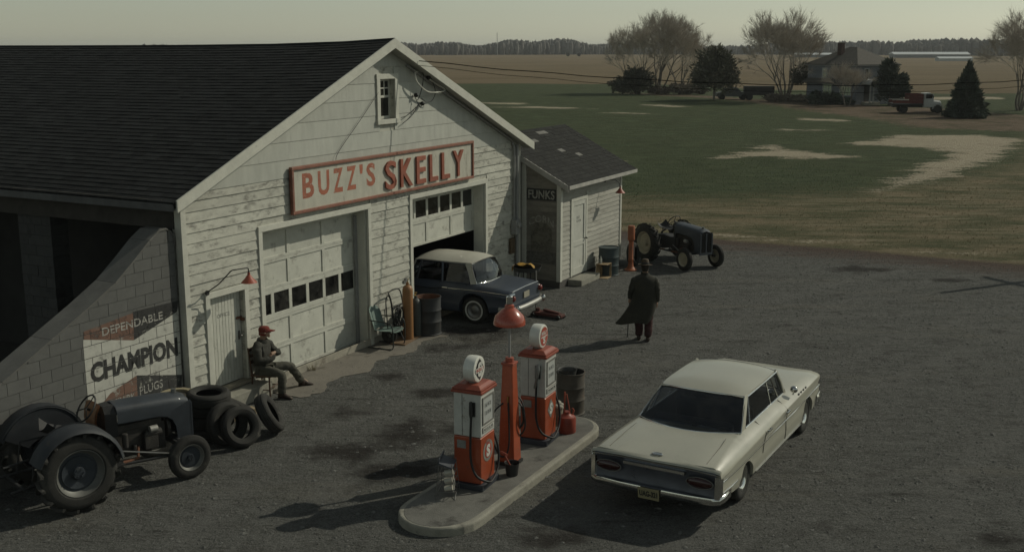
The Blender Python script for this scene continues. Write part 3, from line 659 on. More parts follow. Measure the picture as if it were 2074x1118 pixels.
paint('painted_banner', [(-2.1, .62), (-1.125, .58), (-1.113, 1.065), (-1.70, .91)], PO, .003)
paint('painted_banner', [(-1.125, .58), (-.1, .55), (-.075, .80), (-1.111, 1.065)], PK_, .003)
wtext('CHAMPION', PK2, -2.06, -.135, 1.17, 1.51, .005, .045)
wtext('DEPENDABLE', PW2, -1.77, -.44, 1.90, 2.035, .006, .012)
wtext('SPARK', PW2, -1.62, -1.17, .66, .79, .006, .012); wtext('PLUGS', PW2, -1.07, -.54, .70, .85, .006, .012)
# ================================================================== seed shed on the right
sh = thing('seed_shed', 'small white clapboard shed with grey shingle roof and faded seed advertisement', 'shed', B0, BROT)
S0, S1, SV, SVB = 12.84, 17.15, -1.2, 2.9           # u range, front v, back v
SZE, SZT, SVT = 2.86, 4.12, .95                        # eave, top, ridge v
ssl = (SZT - SZE) / (SVT - SV + .25)
def srz(v): return SZE + (v - SV + .25) * ssl if v <= SVT else SZT - (v - SVT) * ssl
SHW = mat('dull shed siding', (.37, .36, .315), .8, .2, 5, .35, 90, stain=(.20, .185, .155), stain_amt=.5, stain_scale=3, stretch=(.35, 1, 2.2), fine=.1)
SHD = mat('brown faded advertisement siding', (.19, .175, .145), .85, .3, 4, .35, 80, stain=(.20, .19, .165), stain_amt=.3, stain_scale=3, stretch=(.5, .5, 2), fine=.12)
c_ = MB(); c_.bx(S0 + .03, S1, SV + .03, SV + .12, .2, SZE - .05); YZ = Matrix(((0, 0, 1, 0), (1, 0, 0, 0), (0, 1, 0, 0), (0, 0, 0, 1)))
side = [(SV + .121, .2), (SVB, .2), (SVB, srz(SVB) - .06), (SVT, SZT - .06), (SV + .121, srz(SV + .121) - .06)]
c_.prism(side, S0 + .03, S0 + .12, 0, YZ); c_.prism(side, S1 - .1, S1, 0, YZ); c_.bx(S0 + .12, S1 - .1, SVB - .1, SVB, .2, srz(SVB) - .06); c_.build('wall', SHW, sh)
MB().bx(S0 + .01, S1 - .02, SV + .01, SVB, 0, .2).build('foundation', mat('dark shed footing', (.07, .066, .06), .9, .3, 4, .4), sh)
DU0, DU1, DZ0, DZ1 = 13.60, 14.52, .20, 2.30
z = .20
while z < SZE - .12:
    z1 = min(z + .135, SZE - .06)
    rng_u = [(S0 + .12, S1 - .09)] if z > DZ1 + .08 else [(S0 + .12, DU0 - .09), (DU1 + .09, S1 - .09)]
    for a, b in rng_u:
        o = plank('siding_board', a, b, z, z1 - .004, SHW, sh, bot=.024, top=.008, yoff=SV + .03)
    z = z1
z = .20
while z < 3.4:   # boards on the advertisement side, running back to the garage
    z1 = z + .135; va = SV + .11; vb = .30
    lim = SV - .25 + (z1 + .10 - SZE) / ssl
    va2 = max(va, lim)
    if va2 < vb - .05:
        m = MB(); x = S0 + .03
        m.add([(x - .024, va2, z), (x - .024, vb, z), (x - .008, vb, z1 - .004), (x - .008, va2, z1 - .004), (x, va2, z), (x, vb, z), (x, vb, z1 - .004), (x, va2, z1 - .004)], [(1, 0, 3, 2), (4, 5, 6, 7), (5, 4, 0, 1), (2, 3, 7, 6), (0, 4, 7, 3), (5, 1, 2, 6)])
        m.build('side_board', SHD, sh)
    z = z1
for x0, x1, y0, y1 in ((S0 - .01, S0 + .12, SV, SV + .11), (S1 - .09, S1 + .02, SV, SV + .11)): MB().bx(x0, x1, y0 - .012, y1, .18, srz(SV) - .08).build('corner_board', WHITE_TRIM, sh, bevel=.004)
MB().bx(S0 - .02, S0 + .03, -.16, -.02, .18, srz(-.1) - .1).build('corner_board', WHITE_TRIM, sh)
# roof
rs = link(bpy.data.objects.new('roof', None)); rs.parent = sh
E0, E1 = S0 - .12, S1 + .5
def sp(u, v, up=0): return Vector((u, v, srz(v) + up))
VE = SV - .28
m = MB()
for a, b in ((VE, SVT), (SVT, SVB + .2)):
    A = [sp(E0, a), sp(E1, a), sp(E1, b), sp(E0, b)]; m.add(A + [p - Vector((0, 0, .07)) for p in A], [(0, 1, 2, 3), (7, 6, 5, 4), (0, 4, 5, 1), (1, 5, 6, 2), (2, 6, 7, 3), (3, 7, 4, 0)])
m.build('roof_deck', SHINGLE2, rs)
stabs = []
ncs = 17
PATCH = mat('pale patched shingle', (.17, .165, .15), .9, .2, 4, .3)
for r in range(ncs):
    j0 = E0 - (r % 2) * .15; n = int((E1 - E0) / .3) + 2
    for j in range(n):
        a, b = max(j0 + j * .3, E0 + .003), min(j0 + (j + 1) * .3, E1 - .003)
        if b - a < .04: continue
        v0 = lerp(VE, SVT, r / ncs) - .01; v1 = lerp(VE, SVT, min((r + 1.3) / ncs, 1)); h = rng.uniform(.014, .022)
        m = MB(); m.add([sp(a + .003, v0, h), sp(b - .003, v0, h), sp(b - .003, v1, .003), sp(a + .003, v1, .003), sp(a + .003, v0, 0), sp(b - .003, v0, 0)], [(0, 1, 2, 3), (4, 5, 1, 0), (4, 0, 3), (1, 5, 2)])
        stabs.append((m, r, j))
for i, (m, r, j) in enumerate(stabs):
    pm_ = PATCH if (r, j) in ((13, 6), (15, 9), (15, 10), (9, 8), (7, 10)) else SHINGLE2
    if i < 295 or pm_ is PATCH: m.build('shingle', pm_, rs)
m = MB()
for i, (q, r, j) in enumerate(stabs):
    if i >= 295 and (r, j) not in ((13, 6), (15, 9), (15, 10), (9, 8), (7, 10)): m.add(q.v, q.f)
tag(m.build('shingles', SHINGLE2, rs), kind='stuff')
m = MB(); A = [sp(E0 - .02, VE), sp(E0 - .02, -.02)]
m.add([(E0 - .02, A[0].y, A[0].z + .01), (E0 - .02, A[1].y, A[1].z + .01), (E0 - .02, A[1].y, A[1].z - .15), (E0 - .02, A[0].y, A[0].z - .15)] + [(E0 + .03, A[0].y, A[0].z + .01), (E0 + .03, A[1].y, A[1].z + .01), (E0 + .03, A[1].y, A[1].z - .15), (E0 + .03, A[0].y, A[0].z - .15)], [(3, 2, 1, 0), (4, 5, 6, 7), (0, 1, 5, 4), (2, 3, 7, 6), (0, 4, 7, 3), (1, 2, 6, 5)])
m.build('rake_board', mat('grey rake board', (.34, .33, .30), .8, .2, 4, .2), sh)
MB().bx(E0 + .03, E1, VE - .03, VE, srz(VE) - .10, srz(VE) + .0).build('eave_board', mat('grey rake board', (.34, .33, .30)), sh)
# door
sdr = link(bpy.data.objects.new('shed_door', None)); sdr.parent = sh; SY = SV + .03
for x0, x1 in ((DU0 - .085, DU0), (DU1, DU1 + .085)): MB().bx(x0, x1, SY - .045, SY, DZ0, DZ1).build('door_casing', WHITE_TRIM, sh, bevel=.003)
MB().bx(DU0 - .085, DU1 + .085, SY - .048, SY, DZ1, DZ1 + .085).build('door_casing', WHITE_TRIM, sh, bevel=.003)
SD = mat('pale grey door paint', (.47, .47, .42), .65, .1, 4, .15, stain=(.28, .27, .24), stain_amt=.35)
for x0, x1, z0, z1 in ((DU0 + .004, DU0 + .12, DZ0 + .01, DZ1 - .005), (DU1 - .12, DU1 - .004, DZ0 + .01, DZ1 - .005), (DU0 + .12, DU1 - .12, DZ1 - .13, DZ1 - .005), (DU0 + .12, DU1 - .12, 1.02, 1.16), (DU0 + .12, DU1 - .12, DZ0 + .01, DZ0 + .2)):
    MB().bx(x0, x1, SY - .035, SY - .002, z0, z1).build('door_rail', SD, sdr, bevel=.002)
for z0, z1 in ((1.16, DZ1 - .13), (DZ0 + .2, 1.02)): MB().bx(DU0 + .12, DU1 - .12, SY - .012, SY - .004, z0, z1).build('door_panel', SD, sdr)
m = MB(); m.ell((DU1 - .06, SY - .08, 1.18), (.03, .045, .03)); m.build('door_knob', STEEL, sdr, smooth=40)
m = MB(); m.bx(13.90, 14.22, SY - .0128, SY - .0122, 1.66, 1.86); o = inst('lettering', text_mesh('REST\nROOM', .1, .003, width=.30, height=.17), sdr, (13.92, SY - .0135, 1.68), (R(90), 0, 0)); o.data.materials.append(LT)
MB().bx(13.35, 14.62, SV - .42, SV + .005, 0, .17).build('step', CONC, sh, bevel=.012)
# painted advertisement on the side wall
AD = mat('faded cream advertisement lettering', (.32, .31, .27), .9, .2, 6, .1, alpha_wear=.3, wear_scale=12); ADK = mat('dark advertisement panel', (.05, .05, .047), .9, .3, 6, .1, alpha_wear=.32, wear_scale=8); ADG = mat('green advertisement ground', (.12, .112, .088), .9, .3, 5, .1, alpha_wear=.42, wear_scale=5)
def adsheet(poly, m_, lift):
    me_ = bpy.data.meshes.new('advertisement_panel'); me_.from_pydata([(x, y, 0) for x, y in poly], [], [tuple(range(len(poly)))]); me_.materials.append(m_)
    return inst('advertisement_panel', me_, sh, (S0 + .006 - .002 - lift, 0, 0), (R(90), 0, R(-90)))
def adtext(txt, v0, v1, z0, z1, m_=None, arc=0):
    me_ = text_mesh(txt, 1, .02, width=v1 - v0, height=z1 - z0)
    for q in me_.vertices:
        if arc: q.co.y += arc * (1 - ((q.co.x / (v1 - v0)) * 2 - 1) ** 2)
        q.co.x += v0; q.co.y += z0
    me_.materials.clear(); me_.materials.append(m_ or AD); return inst('advertisement_lettering', me_, sh, (S0 + .006 - .009, 0, 0), (R(90), 0, R(-90)))
# local x runs towards the camera side (-v); x = -v
adsheet([(.18, 2.40), (1.06, 2.40), (1.06, 2.72), (.18, 2.72)], ADK, .004)
adsheet([(.17, .66), (1.06, .66), (1.06, .98), (.17, .98)], mat('very faded panel', (.10, .095, .082), .9, .3, 6, .1, alpha_wear=.42), .004)
adsheet([(.30, .98), (.94, .98), (.94, 1.62), (.78, 1.78), (.46, 1.78), (.30, 1.62)], ADG, .004)
adtext('FUNKS', .22, 1.02, 2.44, 2.68); adtext('CORN', .24, 1.0, 1.66, 1.86, arc=.14); adtext('FEED', .26, .98, .71, .92, mat('very faded lettering', (.13, .125, .105), .9, .2, 6, .1, alpha_wear=.5, wear_scale=10))
# ================================================================== sign over the doors
sg = thing('shop_sign', 'long white board sign with red lettering and red wooden frame above the overhead doors', 'sign', B0, BROT)
SBD = mat('weathered cream sign board', (.43, .415, .35), .8, .14, 3, .2, 60, stain=(.21, .19, .15), stain_amt=.42, stain_scale=2.2, stretch=(1.4, 1, .5), fine=.06)
a, b, z0, z1 = 2.92, 10.04, 3.27, 4.205
MB().bx(a + .05, b - .05, -.085, -.045, z0 + .05, z1 - .05).build('board', SBD, sg)
SFR = mat('faded red sign frame', (.22, .095, .065), .75, .25, 5, .3, 60, stain=(.22, .18, .14), stain_amt=.5, stain_scale=6)
for q in ((a, b, z1 - .065, z1), (a, b, z0, z0 + .065), (a, a + .065, z0 + .065, z1 - .065), (b - .065, b, z0 + .065, z1 - .065)): MB().bx(q[0], q[1], -.125, -.043, q[2], q[3]).build('frame', SFR, sg, bevel=.012)
SLT = mat('flat faded red lettering', (.33, .115, .07), .85, .2, 8, .1, stain=(.45, .38, .3), stain_amt=.45, stain_scale=7, alpha_wear=.26, wear_scale=9)
SL3 = mat('raised red lettering', (.27, .085, .052), .7, .2, 5, .2, stain=(.2, .06, .035), stain_amt=.4)
# flat painted letters, one part each
def letters(txt, u0, u1, z0, z1, y, m_, extr, bold, sp_=.0):
    wid = []
    for ch in txt: wid.append({"'": .32, 'E': .8, 'L': .75, 'Z': .9, 'S': .88}.get(ch, 1.0))
    gap = .34; tot = sum(wid) + gap * (len(txt) - 1); s_ = (u1 - u0) / tot; x = u0
    for ch, w_ in zip(txt, wid):
        hh = (z1 - z0) * (.4 if ch == "'" else 1)
        me_ = text_mesh(ch, 1, bold, extr, width=w_ * s_, height=hh); me_.materials.clear(); me_.materials.append(m_)
        inst('letter', me_, sg, (x, y, z1 - hh), (R(90), 0, 0)); x += (w_ + gap) * s_
letters("BUZZ'S", 3.27, 5.78, 3.55, 4.05, -.0865, SLT, 0, .03)
letters('SKELLY', 6.12, 9.52, 3.40, 4.03, -.110, SL3, .022, .012)
# ================================================================== wall lamps
def wall_lamp(label, base, pts, shade, loc_parent=B0, sc=1.0):
    w = thing('wall_lamp', label, 'lamp', bp(*base), BROT, 'red gooseneck wall lamps')
    P0 = Vector(base); rel = [Vector(p) - P0 for p in pts]
    m = MB(); m.tube(rel, .011, 8); m.build('arm', BLACKIRON, w, smooth=60)
    m = MB(); m.cyl((0, -.002, 0), (0, -.03, 0), .045, 14); m.build('wall_plate', BLACKIRON, w, smooth=40)
    s_ = Vector(shade) - P0
    m = MB(); m.lathe([(.025, .17), (.028, .12), (.05, .10), (.075, .06), (.15, -.02), (.155, -.025), (.150, -.022), (.07, .05), (.02, .09)], 24, 0, Matrix.Translation(s_) @ Matrix.Scale(sc, 4)); m.build('lamp_shade', RED, w, smooth=40)
    m = MB(); m.ell(s_ + Vector((0, 0, -.0)), (.035, .035, .05)); m.build('bulb', mat('frosted bulb', (.5, .5, .46), .3, 0, 1, 0), w, smooth=60)
    return w
wall_lamp('red cone lamp on a bent rod above the office door', (.50, -.05, 2.19), [(.50, -.05, 2.19), (.58, -.28, 2.36), (.66, -.50, 2.60), (.68, -.52, 2.615), (1.02, -.56, 2.60), (1.05, -.56, 2.58), (1.055, -.56, 2.50)], (1.055, -.56, 2.35), sc=.95)
wall_lamp('red cone lamp on a curved arm high on the shed front', (15.85, SV - .0, 2.66), [(15.85, SV, 2.66), (15.86, SV - .12, 2.70), (15.90, SV - .30, 2.70), (15.92, SV - .42, 2.62), (15.93, SV - .46, 2.48)], (15.93, SV - .46, 2.34), sc=.95)
# ================================================================== electrics on the gable
em = thing('electric_service', 'grey conduit run with meter box down the right corner of the gable', 'conduit', B0, BROT)
e = lambda u: rz_(u) - .21
m = MB(); m.tube(catmull([(7.15, -.06, e(7.15) - .02), (9.5, -.06, e(9.5) - .02), (12.0, -.06, e(12.0) - .01), (12.22, -.07, e(12.3) - .06), (12.28, -.08, e(12.3) - .25), (12.28, -.08, 2.5), (12.28, -.08, 1.9)], 5), .028, 8); m.build('conduit', GALV, em, smooth=60)
m = MB(); m.tube([(12.42, -.09, rz_(12.42) - .25), (12.42, -.09, .2)], .045, 8); m.build('downpipe', GALV, em, smooth=60)
m = MB(); m.bx(12.17, 12.40, -.20, -.04, 1.52, 1.92); m.cyl((12.285, -.2, 1.78), (12.285, -.26, 1.78), .08, 16); m.build('meter_box', GALV, em, bevel=.008)
MB().bx(12.05, 12.28, -.10, -.04, 1.0, 1.42).build('notice_board', mat('brown notice board', (.10, .07, .04), .8, .4, 14, .1, stain=(.2, .18, .12), stain_amt=.4, stain_scale=14), em)
dw = thing('wire_loops', 'pale drip loop wires and insulators beside the gable window', 'wires', B0, BROT)
m = MB(); m.tube(catmull([(7.55, -.10, e(7.55) + .0), (7.30, -.18, 5.92), (7.35, -.2, 5.72), (7.75, -.2, 5.50), (8.15, -.22, 5.46), (8.55, -.2, 5.50), (8.2, -.16, 5.66), (7.95, -.12, 5.78)], 6), .017, 6); m.build('pale_wire', WHITE_TRIM, dw, smooth=60)
m = MB()
for P_ in ([(7.75, -.1, 5.95), (7.60, -.2, 5.75), (7.55, -.15, 5.45), (7.50, -.10, 5.30)], [(8.05, -.1, 5.85), (8.15, -.18, 5.5), (8.05, -.15, 5.28), (7.85, -.1, 5.26), (7.70, -.08, 5.34)], [(7.45, -.06, 5.40), (7.50, -.14, 5.18), (7.62, -.12, 5.14), (7.72, -.06, 5.24)], [(7.6, -.06, 5.2), (7.3, -.06, 4.96), (6.9, -.09, 4.82)], [(7.55, -.06, 5.16), (7.1, -.07, 4.98), (6.84, -.09, 4.95)]): m.tube(catmull(P_, 5), .009, 5)
m.build('black_wire', RUBBER, dw)
m = MB()
for p in ((7.46, -.09, 5.42), (7.72, -.09, 5.22), (7.95, -.12, 5.80)): m.ell(p, (.05, .06, .05), 8, 6)
m.build('insulator', BLACKIRON, dw, smooth=60)
gc = thing('guy_wire', 'thin slack wire slanting down the gable from the window to the sign', 'wire', B0, BROT)
m = MB(); m.tube(catmull([(6.05, -.05, 5.55), (5.3, -.07, 4.98), (4.55, -.06, 4.40), (4.42, -.06, 4.22)], 6), .006, 5); m.build('strand', BLACKIRON, gc)
# sign pole off to the right, whose shadow lies across the yard, and the service cable it carries
pl_ = Vector((22.9, 34.9, 0))
po = thing('utility_pole', 'tall wooden pole with crossarm and sign panel standing right of the yard', 'pole', pl_, azrot(63))
m = MB(); m.tube([(0, 0, 0), (0, 0, 9.0)], [.14, .09], 10); m.build('post', DARKWOOD, po, smooth=50)
m = MB(); m.bx(-.06, .06, -1.0, 1.0, 7.0, 7.12); m.build('crossarm', DARKWOOD, po)
m = MB(); m.bx(-.04, .04, -1.5, -.25, 4.3, 6.2); m.build('sign_panel', PUMPWHITE, po, bevel=.02)
m = MB(); m.tube([(0, 0, 7.3), (0, -.9, 6.3)], .025, 6); m.build('brace', STEEL, po)
p0 = bp(7.2, -OV - .02, e(7.2) + .1); p1 = Vector((22.9, 34.9, 6.25))
for nm_2, off, sag_, lab in (('service_cable', 0, .72, 'upper black service cable sagging from the gable across the fields'), ('service_cable', -.10, .80, 'lower black service cable strung just under the other one')):
    pts = []
    for i in range(41):
        t_ = i / 40; p = p0.lerp(p1, t_) + Vector((0, 0, off - 4 * sag_ * t_ * (1 - t_) + .012 * math.sin(i * 1.7))); pts.append(p)
    m = MB(); m.tube(pts, .011 if off == 0 else .006, 6); tag(m.build(nm_2, CABLE, None, smooth=60), lab, 'cable', 'cables from the gable')
# ================================================================== cars
def wheel_mesh(m_tyre, m_rim, r, w, rim_r, white=None):
    """returns (tyre mesh, rim mesh) about local Y axis"""
    M = Matrix.Rotation(R(90), 4, 'X'); h = w / 2
    a = MB(); a.lathe([(rim_r, -h * .8), (rim_r + .02, -h * .95), ((rim_r + r) / 2, -h), (r - .03, -h * .92), (r - .006, -h * .68), (r, -h * .3), (r, h * .3), (r - .006, h * .68), (r - .03, h * .92), ((rim_r + r) / 2, h), (rim_r + .02, h * .95), (rim_r, h * .8), (rim_r, -h * .8)], 28, 0, M)
    b = MB()
    b.lathe([(.0, h * .72), (.03, h * .75), (.05, h * .70), (rim_r * .45, h * .66), (rim_r * .55, h * .50), (rim_r * .72, h * .55), (rim_r * .85, h * .80), (rim_r * .98, h * .86), (rim_r * 1.02, h * .82), (rim_r * .99, h * .3), (rim_r * .99, -h * .8), (0, -h * .6)], 28, 0, M)
    return a.mesh('tyre', m_tyre, 35), b.mesh('rim', m_rim, 35)
def fit_hole(o, cuts):
    """cut wheel openings out of a closed body shell"""
    cs = []; bpy.context.view_layer.update()
    for (x, y, z, r, d) in cuts:
        m = MB(); m.lathe([(r, -d / 2), (r, d / 2)], 28, 0, Matrix.Translation((x, y, z)) @ Matrix.Rotation(R(90), 4, 'X'), capb=True, capt=True)
        c = m.build('cutter', BLACKIRON); c.matrix_world = o.matrix_world
        b = o.modifiers.new('hole', 'BOOLEAN'); b.operation = 'DIFFERENCE'; b.object = c; b.solver = 'EXACT'; cs.append(c)
    bpy.context.view_layer.update()
    me = evaluated(o); o.modifiers.clear(); o.data = me
    for c in cs: bpy.data.objects.remove(c)
def section(st, inner=None):
    x, zb, ys, zc, yc, zt, yt, zd = st; zl = lerp(zb, zc, .42)
    h = [(0, zb), (ys - .12, zb), (ys, zb + .06), (yc - .012, zl - .02), (yc - .016, zl + .02), (yc - .034, lerp(zl, zc, .55)), (yc, zc - .022), (yc - .008, zc + .012), (lerp(yc, yt, .5) + .012, lerp(zc, zt, .55) + .012), (yt, zt), (yt - .03, zt + .012)]
    if inner is None: h += [(yt * .6, zd - .006), (0, zd)]
    else: h += [(yt - .06, inner), (0, inner)]
    loop = [(x, -y, z) for y, z in h] + [(x, y, z) for y, z in h[-2:0:-1]]
    return loop
def make_car(root, C):
    B = C['body']; PAINT = C['paint']; DARK = mat('dark car interior', (.028, .028, .032), .8, .3, 5, .2)
    secs = []; i0, i1 = C['tub']
    def interp(x):
        for a, b in zip(B[:-1], B[1:]):
            if a[0] <= x <= b[0]: t_ = (x - a[0]) / (b[0] - a[0]); return tuple(lerp(p, q, t_) for p, q in zip(a, b))
    xs = sorted({b[0] for b in B} | {i0, i0 + .015, i1 - .015, i1})
    xs2 = []
    for a, b in zip(xs[:-1], xs[1:]):
        n = max(1, int((b - a) / .22)); xs2 += [lerp(a, b, k / n) for k in range(n)]
    xs2.append(xs[-1])
    for x in xs2:
        s_ = interp(x)
        secs.append(section(s_, .42 if i0 + .01 < x < i1 - .01 else None))
    m = MB(); m.loft(secs, 0, True, True, True)
    body = m.build('body', [PAINT, DARK], root, smooth=32)
    for p in body.data.polygons:
        c = p.center
        if i0 - .01 < c.x < i1 + .01 and c.z > .3 and c.z < .9 and abs(c.y) < interp(min(max(c.x, xs[0]), xs[-1]))[6] - .035: p.material_index = 1
    fit_hole(body, [(x, sy * C['hw'], C['wz'] + dz, rr, .56) for x, rr, dz in C['arch'] for sy in (-1, 1)])
    me_ = body.data; me_.set_sharp_from_angle(angle=R(32))
    # wheel housings
    ty, rm = wheel_mesh(C['tyre'], C['rim'], C['wz'], .20, C['rimr'])
    for x, rr, dz in C['arch']:
        for sy in (-1, 1):
            w = link(bpy.data.objects.new('wheel', None)); w.parent = root; w.location = (x, sy * (C['hw'] - .135), C['wz']); w.rotation_euler = (0, 0, R(180) if sy > 0 else 0)
            inst('tyre', ty, w); inst('rim', rm, w)
            if C.get('whitewall'):
                m = MB(); m.lathe([(C['rimr'] + .012, .099), (C['rimr'] + .05, .102)], 28, 0, Matrix.Rotation(R(90), 4, 'X')); m.build('whitewall', PUMPWHITE, w, smooth=60)
    m = MB(); m.bx(B[0][0] + .25, B[-1][0] - .25, -C['hw'] + .38, C['hw'] - .38, .2, .34); m.build('underbody', BLACKIRON, root)
    # greenhouse
    g = C['gh']; gz = g['belt']; rz0 = g['edge']
    roof = MB(); rs_ = []
    for k in range(9):
        t_ = k / 8; x = lerp(g['rr'], g['rf'], t_); w_ = g['rw'] * (1 - .05 * abs(2 * t_ - 1) ** 3); cr = g['crown'] * (1 - (2 * t_ - 1) ** 4 * .55); row = []
        for j in range(-6, 7):
            y = j / 6; bow = g.get('bow', .08) * (1 - y * y) * (-1 if t_ < .5 else 1) * abs(2 * t_ - 1) ** 2
            ze = rz0 - (.03 if k in (0, 8) else 0); zz = ze + cr * (1 - abs(y) ** 2.6)
            row.append((x + bow, y * w_, zz))
        rs_.append([(row[0][0], row[0][1] * 1.01, row[0][2] - .035)] + row + [(row[-1][0], row[-1][1] * 1.01, row[-1][2] - .035)])
    roof.loft(rs_); roof.loft([[(p[0], p[1] * .985, p[2] - .03) for p in r_] for r_ in rs_], 1)
    roof.loft([[p, (p[0] + .02, p[1] * .985, p[2] - .03)] for p in rs_[0]]); roof.loft([[p, (p[0] - .02, p[1] * .985, p[2] - .03)] for p in rs_[-1]])
    roof.build('roof', [C['roof'], DARK], root, smooth=40)
    GL = glass('car window glass', (.5, .52, .54), .02, .05)
    def curve(xc, xk, y, z, zc_=0, n=9): return [(lerp(xk, xc, 1 - (2 * j / (n - 1) - 1) ** 2), lerp(-y, y, j / (n - 1)), z + zc_ * (1 - (2 * j / (n - 1) - 1) ** 2)) for j in range(n)]
    rb = curve(*g['rgb'], gz); rt = curve(*g['rgt'], rz0 - .03, g['crown'] * .35)
    def bulge(a, b, k, f): return [tuple(lerp(p[i], q[i], f) + (k * math.sin(math.pi * f) if i == 0 else (k * .0)) for i in range(3)) for p, q in zip(a, b)]
    m = MB(); m.loft([bulge(rb, rt, -.05, f) for f in (0, .25, .5, .75, 1)]); m.build('rear_window', GL, root, smooth=60)
    m = MB(); m.tube(rb + rt[::-1], .016, 6, 0, True); m.build('rear_window_trim', CHROME if C.get('chrome_trim') else C['roof'], root, smooth=60)
    wb = curve(*g['wsb'], gz); wt = curve(*g['wst'], rz0 - .03, g['crown'] * .35)
    m = MB(); m.loft([bulge(wb, wt, .05, f) for f in (0, .25, .5, .75, 1)]); m.build('windscreen', GL, root, smooth=60)
    m = MB(); m.tube(wb + wt[::-1], .018, 6, 0, True); m.build('windscreen_trim', CHROME, root, smooth=60)
    for sy in (-1, 1):
        yb, yt_ = g['yb'] * sy, g['rw'] * .985 * sy
        xa, xb = g['side']; ta, tb = g['top']
        cx = g['split']                                  # list of window divisions (bottom x, top x)
        pts = [(xa, ta)] + cx + [(xb, tb)]
        for (b0, t0), (b1, t1) in zip(pts[:-1], pts[1:]):
            e = .012
            m = MB(); m.add([(b0 + e, yb, gz), (b1 - e, yb, gz), (t1 - e, yt_, rz0 - .04), (t0 + e, yt_, rz0 - .04)], [(0, 1, 2, 3)]); m.build('side_window', GL, root)
        m = MB()
        for (b0, t0) in cx: m.tube([(b0, yb, gz - .01), (t0, yt_, rz0 - .03)], g.get('post', .014), 6)
        m.tube([(xa, yb * 1.003, gz), (xb, yb * 1.003, gz)], .012, 6); m.tube([(ta, yt_ * 1.012, rz0 - .035), (tb, yt_ * 1.012, rz0 - .035)], .014, 6); m.build('window_trim', g.get('postmat', CHROME), root, smooth=60)
        # C pillar
        rbx, rtx = rb[-1 if sy > 0 else 0], rt[-1 if sy > 0 else 0]
        m = MB(); m.loft([[(rbx[0], rbx[1], gz - .02), (xa - .02, yb * 1.01, gz - .02)], [(lerp(rbx[0], rtx[0], .5) - .01, lerp(rbx[1], rtx[1], .5) * 1.0, lerp(gz, rz0, .5)), (lerp(xa, ta, .5) - .015, lerp(yb, yt_, .5) * 1.015, lerp(gz, rz0, .5))], [(rtx[0], rtx[1], rz0), (ta + .03, yt_ * 1.01, rz0)]]); m.build('rear_pillar', C['roof'], root, smooth=60)
        wbx, wtx = wb[-1 if sy > 0 else 0], wt[-1 if sy > 0 else 0]
        m = MB(); m.tube([(wbx[0] - .02, wbx[1] * .99, gz - .03), (lerp(wbx[0], wtx[0], .5) - .01, lerp(wbx[1], wtx[1], .5) * 1.01, lerp(gz, rz0, .5)), (wtx[0] - .01, wtx[1] * 1.0, rz0 - .01)], .028, 6); m.build('front_pillar', C['roof'], root, smooth=60)
    # seats
    SEAT = mat('dark blue seat cloth', (.022, .026, .04), .85, .3, 6, .2)
    for x in C['seats']:
        m = MB(); m.box((x, 0, .58), (.5, 1.25, .2)); m.box((x - .27, 0, .78), (.16, 1.25, .46), (0, R(-12), 0)); m.build('seat', SEAT, root, bevel=.05)
    m = MB(); m.tube([(C['seats'][0] + .62 + .03 * math.cos(k / 8 * math.pi), .36 + .2 * math.cos(k * math.pi / 8), .92 + .18 * math.sin(k * math.pi / 8)) for k in range(16)], .014, 6, 0, True); m.build('steering_wheel', BLACKIRON, root, smooth=60)
    m = MB(); m.box((g['wsb'][0] - .28, 0, gz - .06), (.36, 1.4, .12)); m.build('dashboard', DARK, root, bevel=.03)
    m = MB(); m.box((g['rgb'][0] + .28, 0, gz - .06), (.44, 1.2, .04)); m.build('parcel_shelf', SEAT, root)
    return body
# ---- white car
CARW = mat('aged cream white car paint', (.36, .35, .288), .34, .06, 2, .03, 30, stain=(.30, .29, .235), stain_amt=.42, stain_scale=1.5, coat=.35, fine=.02)
wc = thing('parked_car', 'large cream white finned sedan parked beside the pump island seen from behind', 'car', (3.33, 17.07, 0), azrot(29.6))
WB = [(-2.68, .40, .93, .755, .975, .862, .885, .872), (-2.5, .34, .945, .765, .988, .885, .875, .897), (-2.1, .28, .955, .775, .992, .912, .85, .935), (-1.6, .25, .965, .785, .995, .935, .805, .965), (-1.0, .24, .965, .80, .995, .945, .80, .955), (.0, .24, .965, .815, .99, .95, .80, .955), (1.0, .24, .965, .83, .99, .955, .805, .965), (1.6, .25, .96, .84, .988, .945, .83, .965), (2.2, .27, .95, .845, .98, .925, .84, .945), (2.55, .32, .93, .83, .965, .89, .83, .905), (2.70, .40, .88, .78, .93, .82, .79, .83)]
make_car(wc, dict(body=WB, paint=CARW, roof=CARW, tub=(-1.42, 1.02), hw=.97, wz=.345, arch=[(-1.53, .315, -.06), (1.80, .335, -.035)], tyre=TYRE, rim=CHROME, rimr=.20, chrome_trim=True, seats=(.05, -.88),
    gh=dict(belt=.955, edge=1.36, rr=-.84, rf=.80, rw=.69, crown=.085, rgb=(-1.64, -1.36, .80), rgt=(-.92, -.80, .665), wsb=(1.26, .90, .80), wst=(.88, .76, .665), side=(-1.10, .88), top=(-.74, .74), split=[(-.90, -.72), (.18, .18), (.58, .42)], yb=.785)))
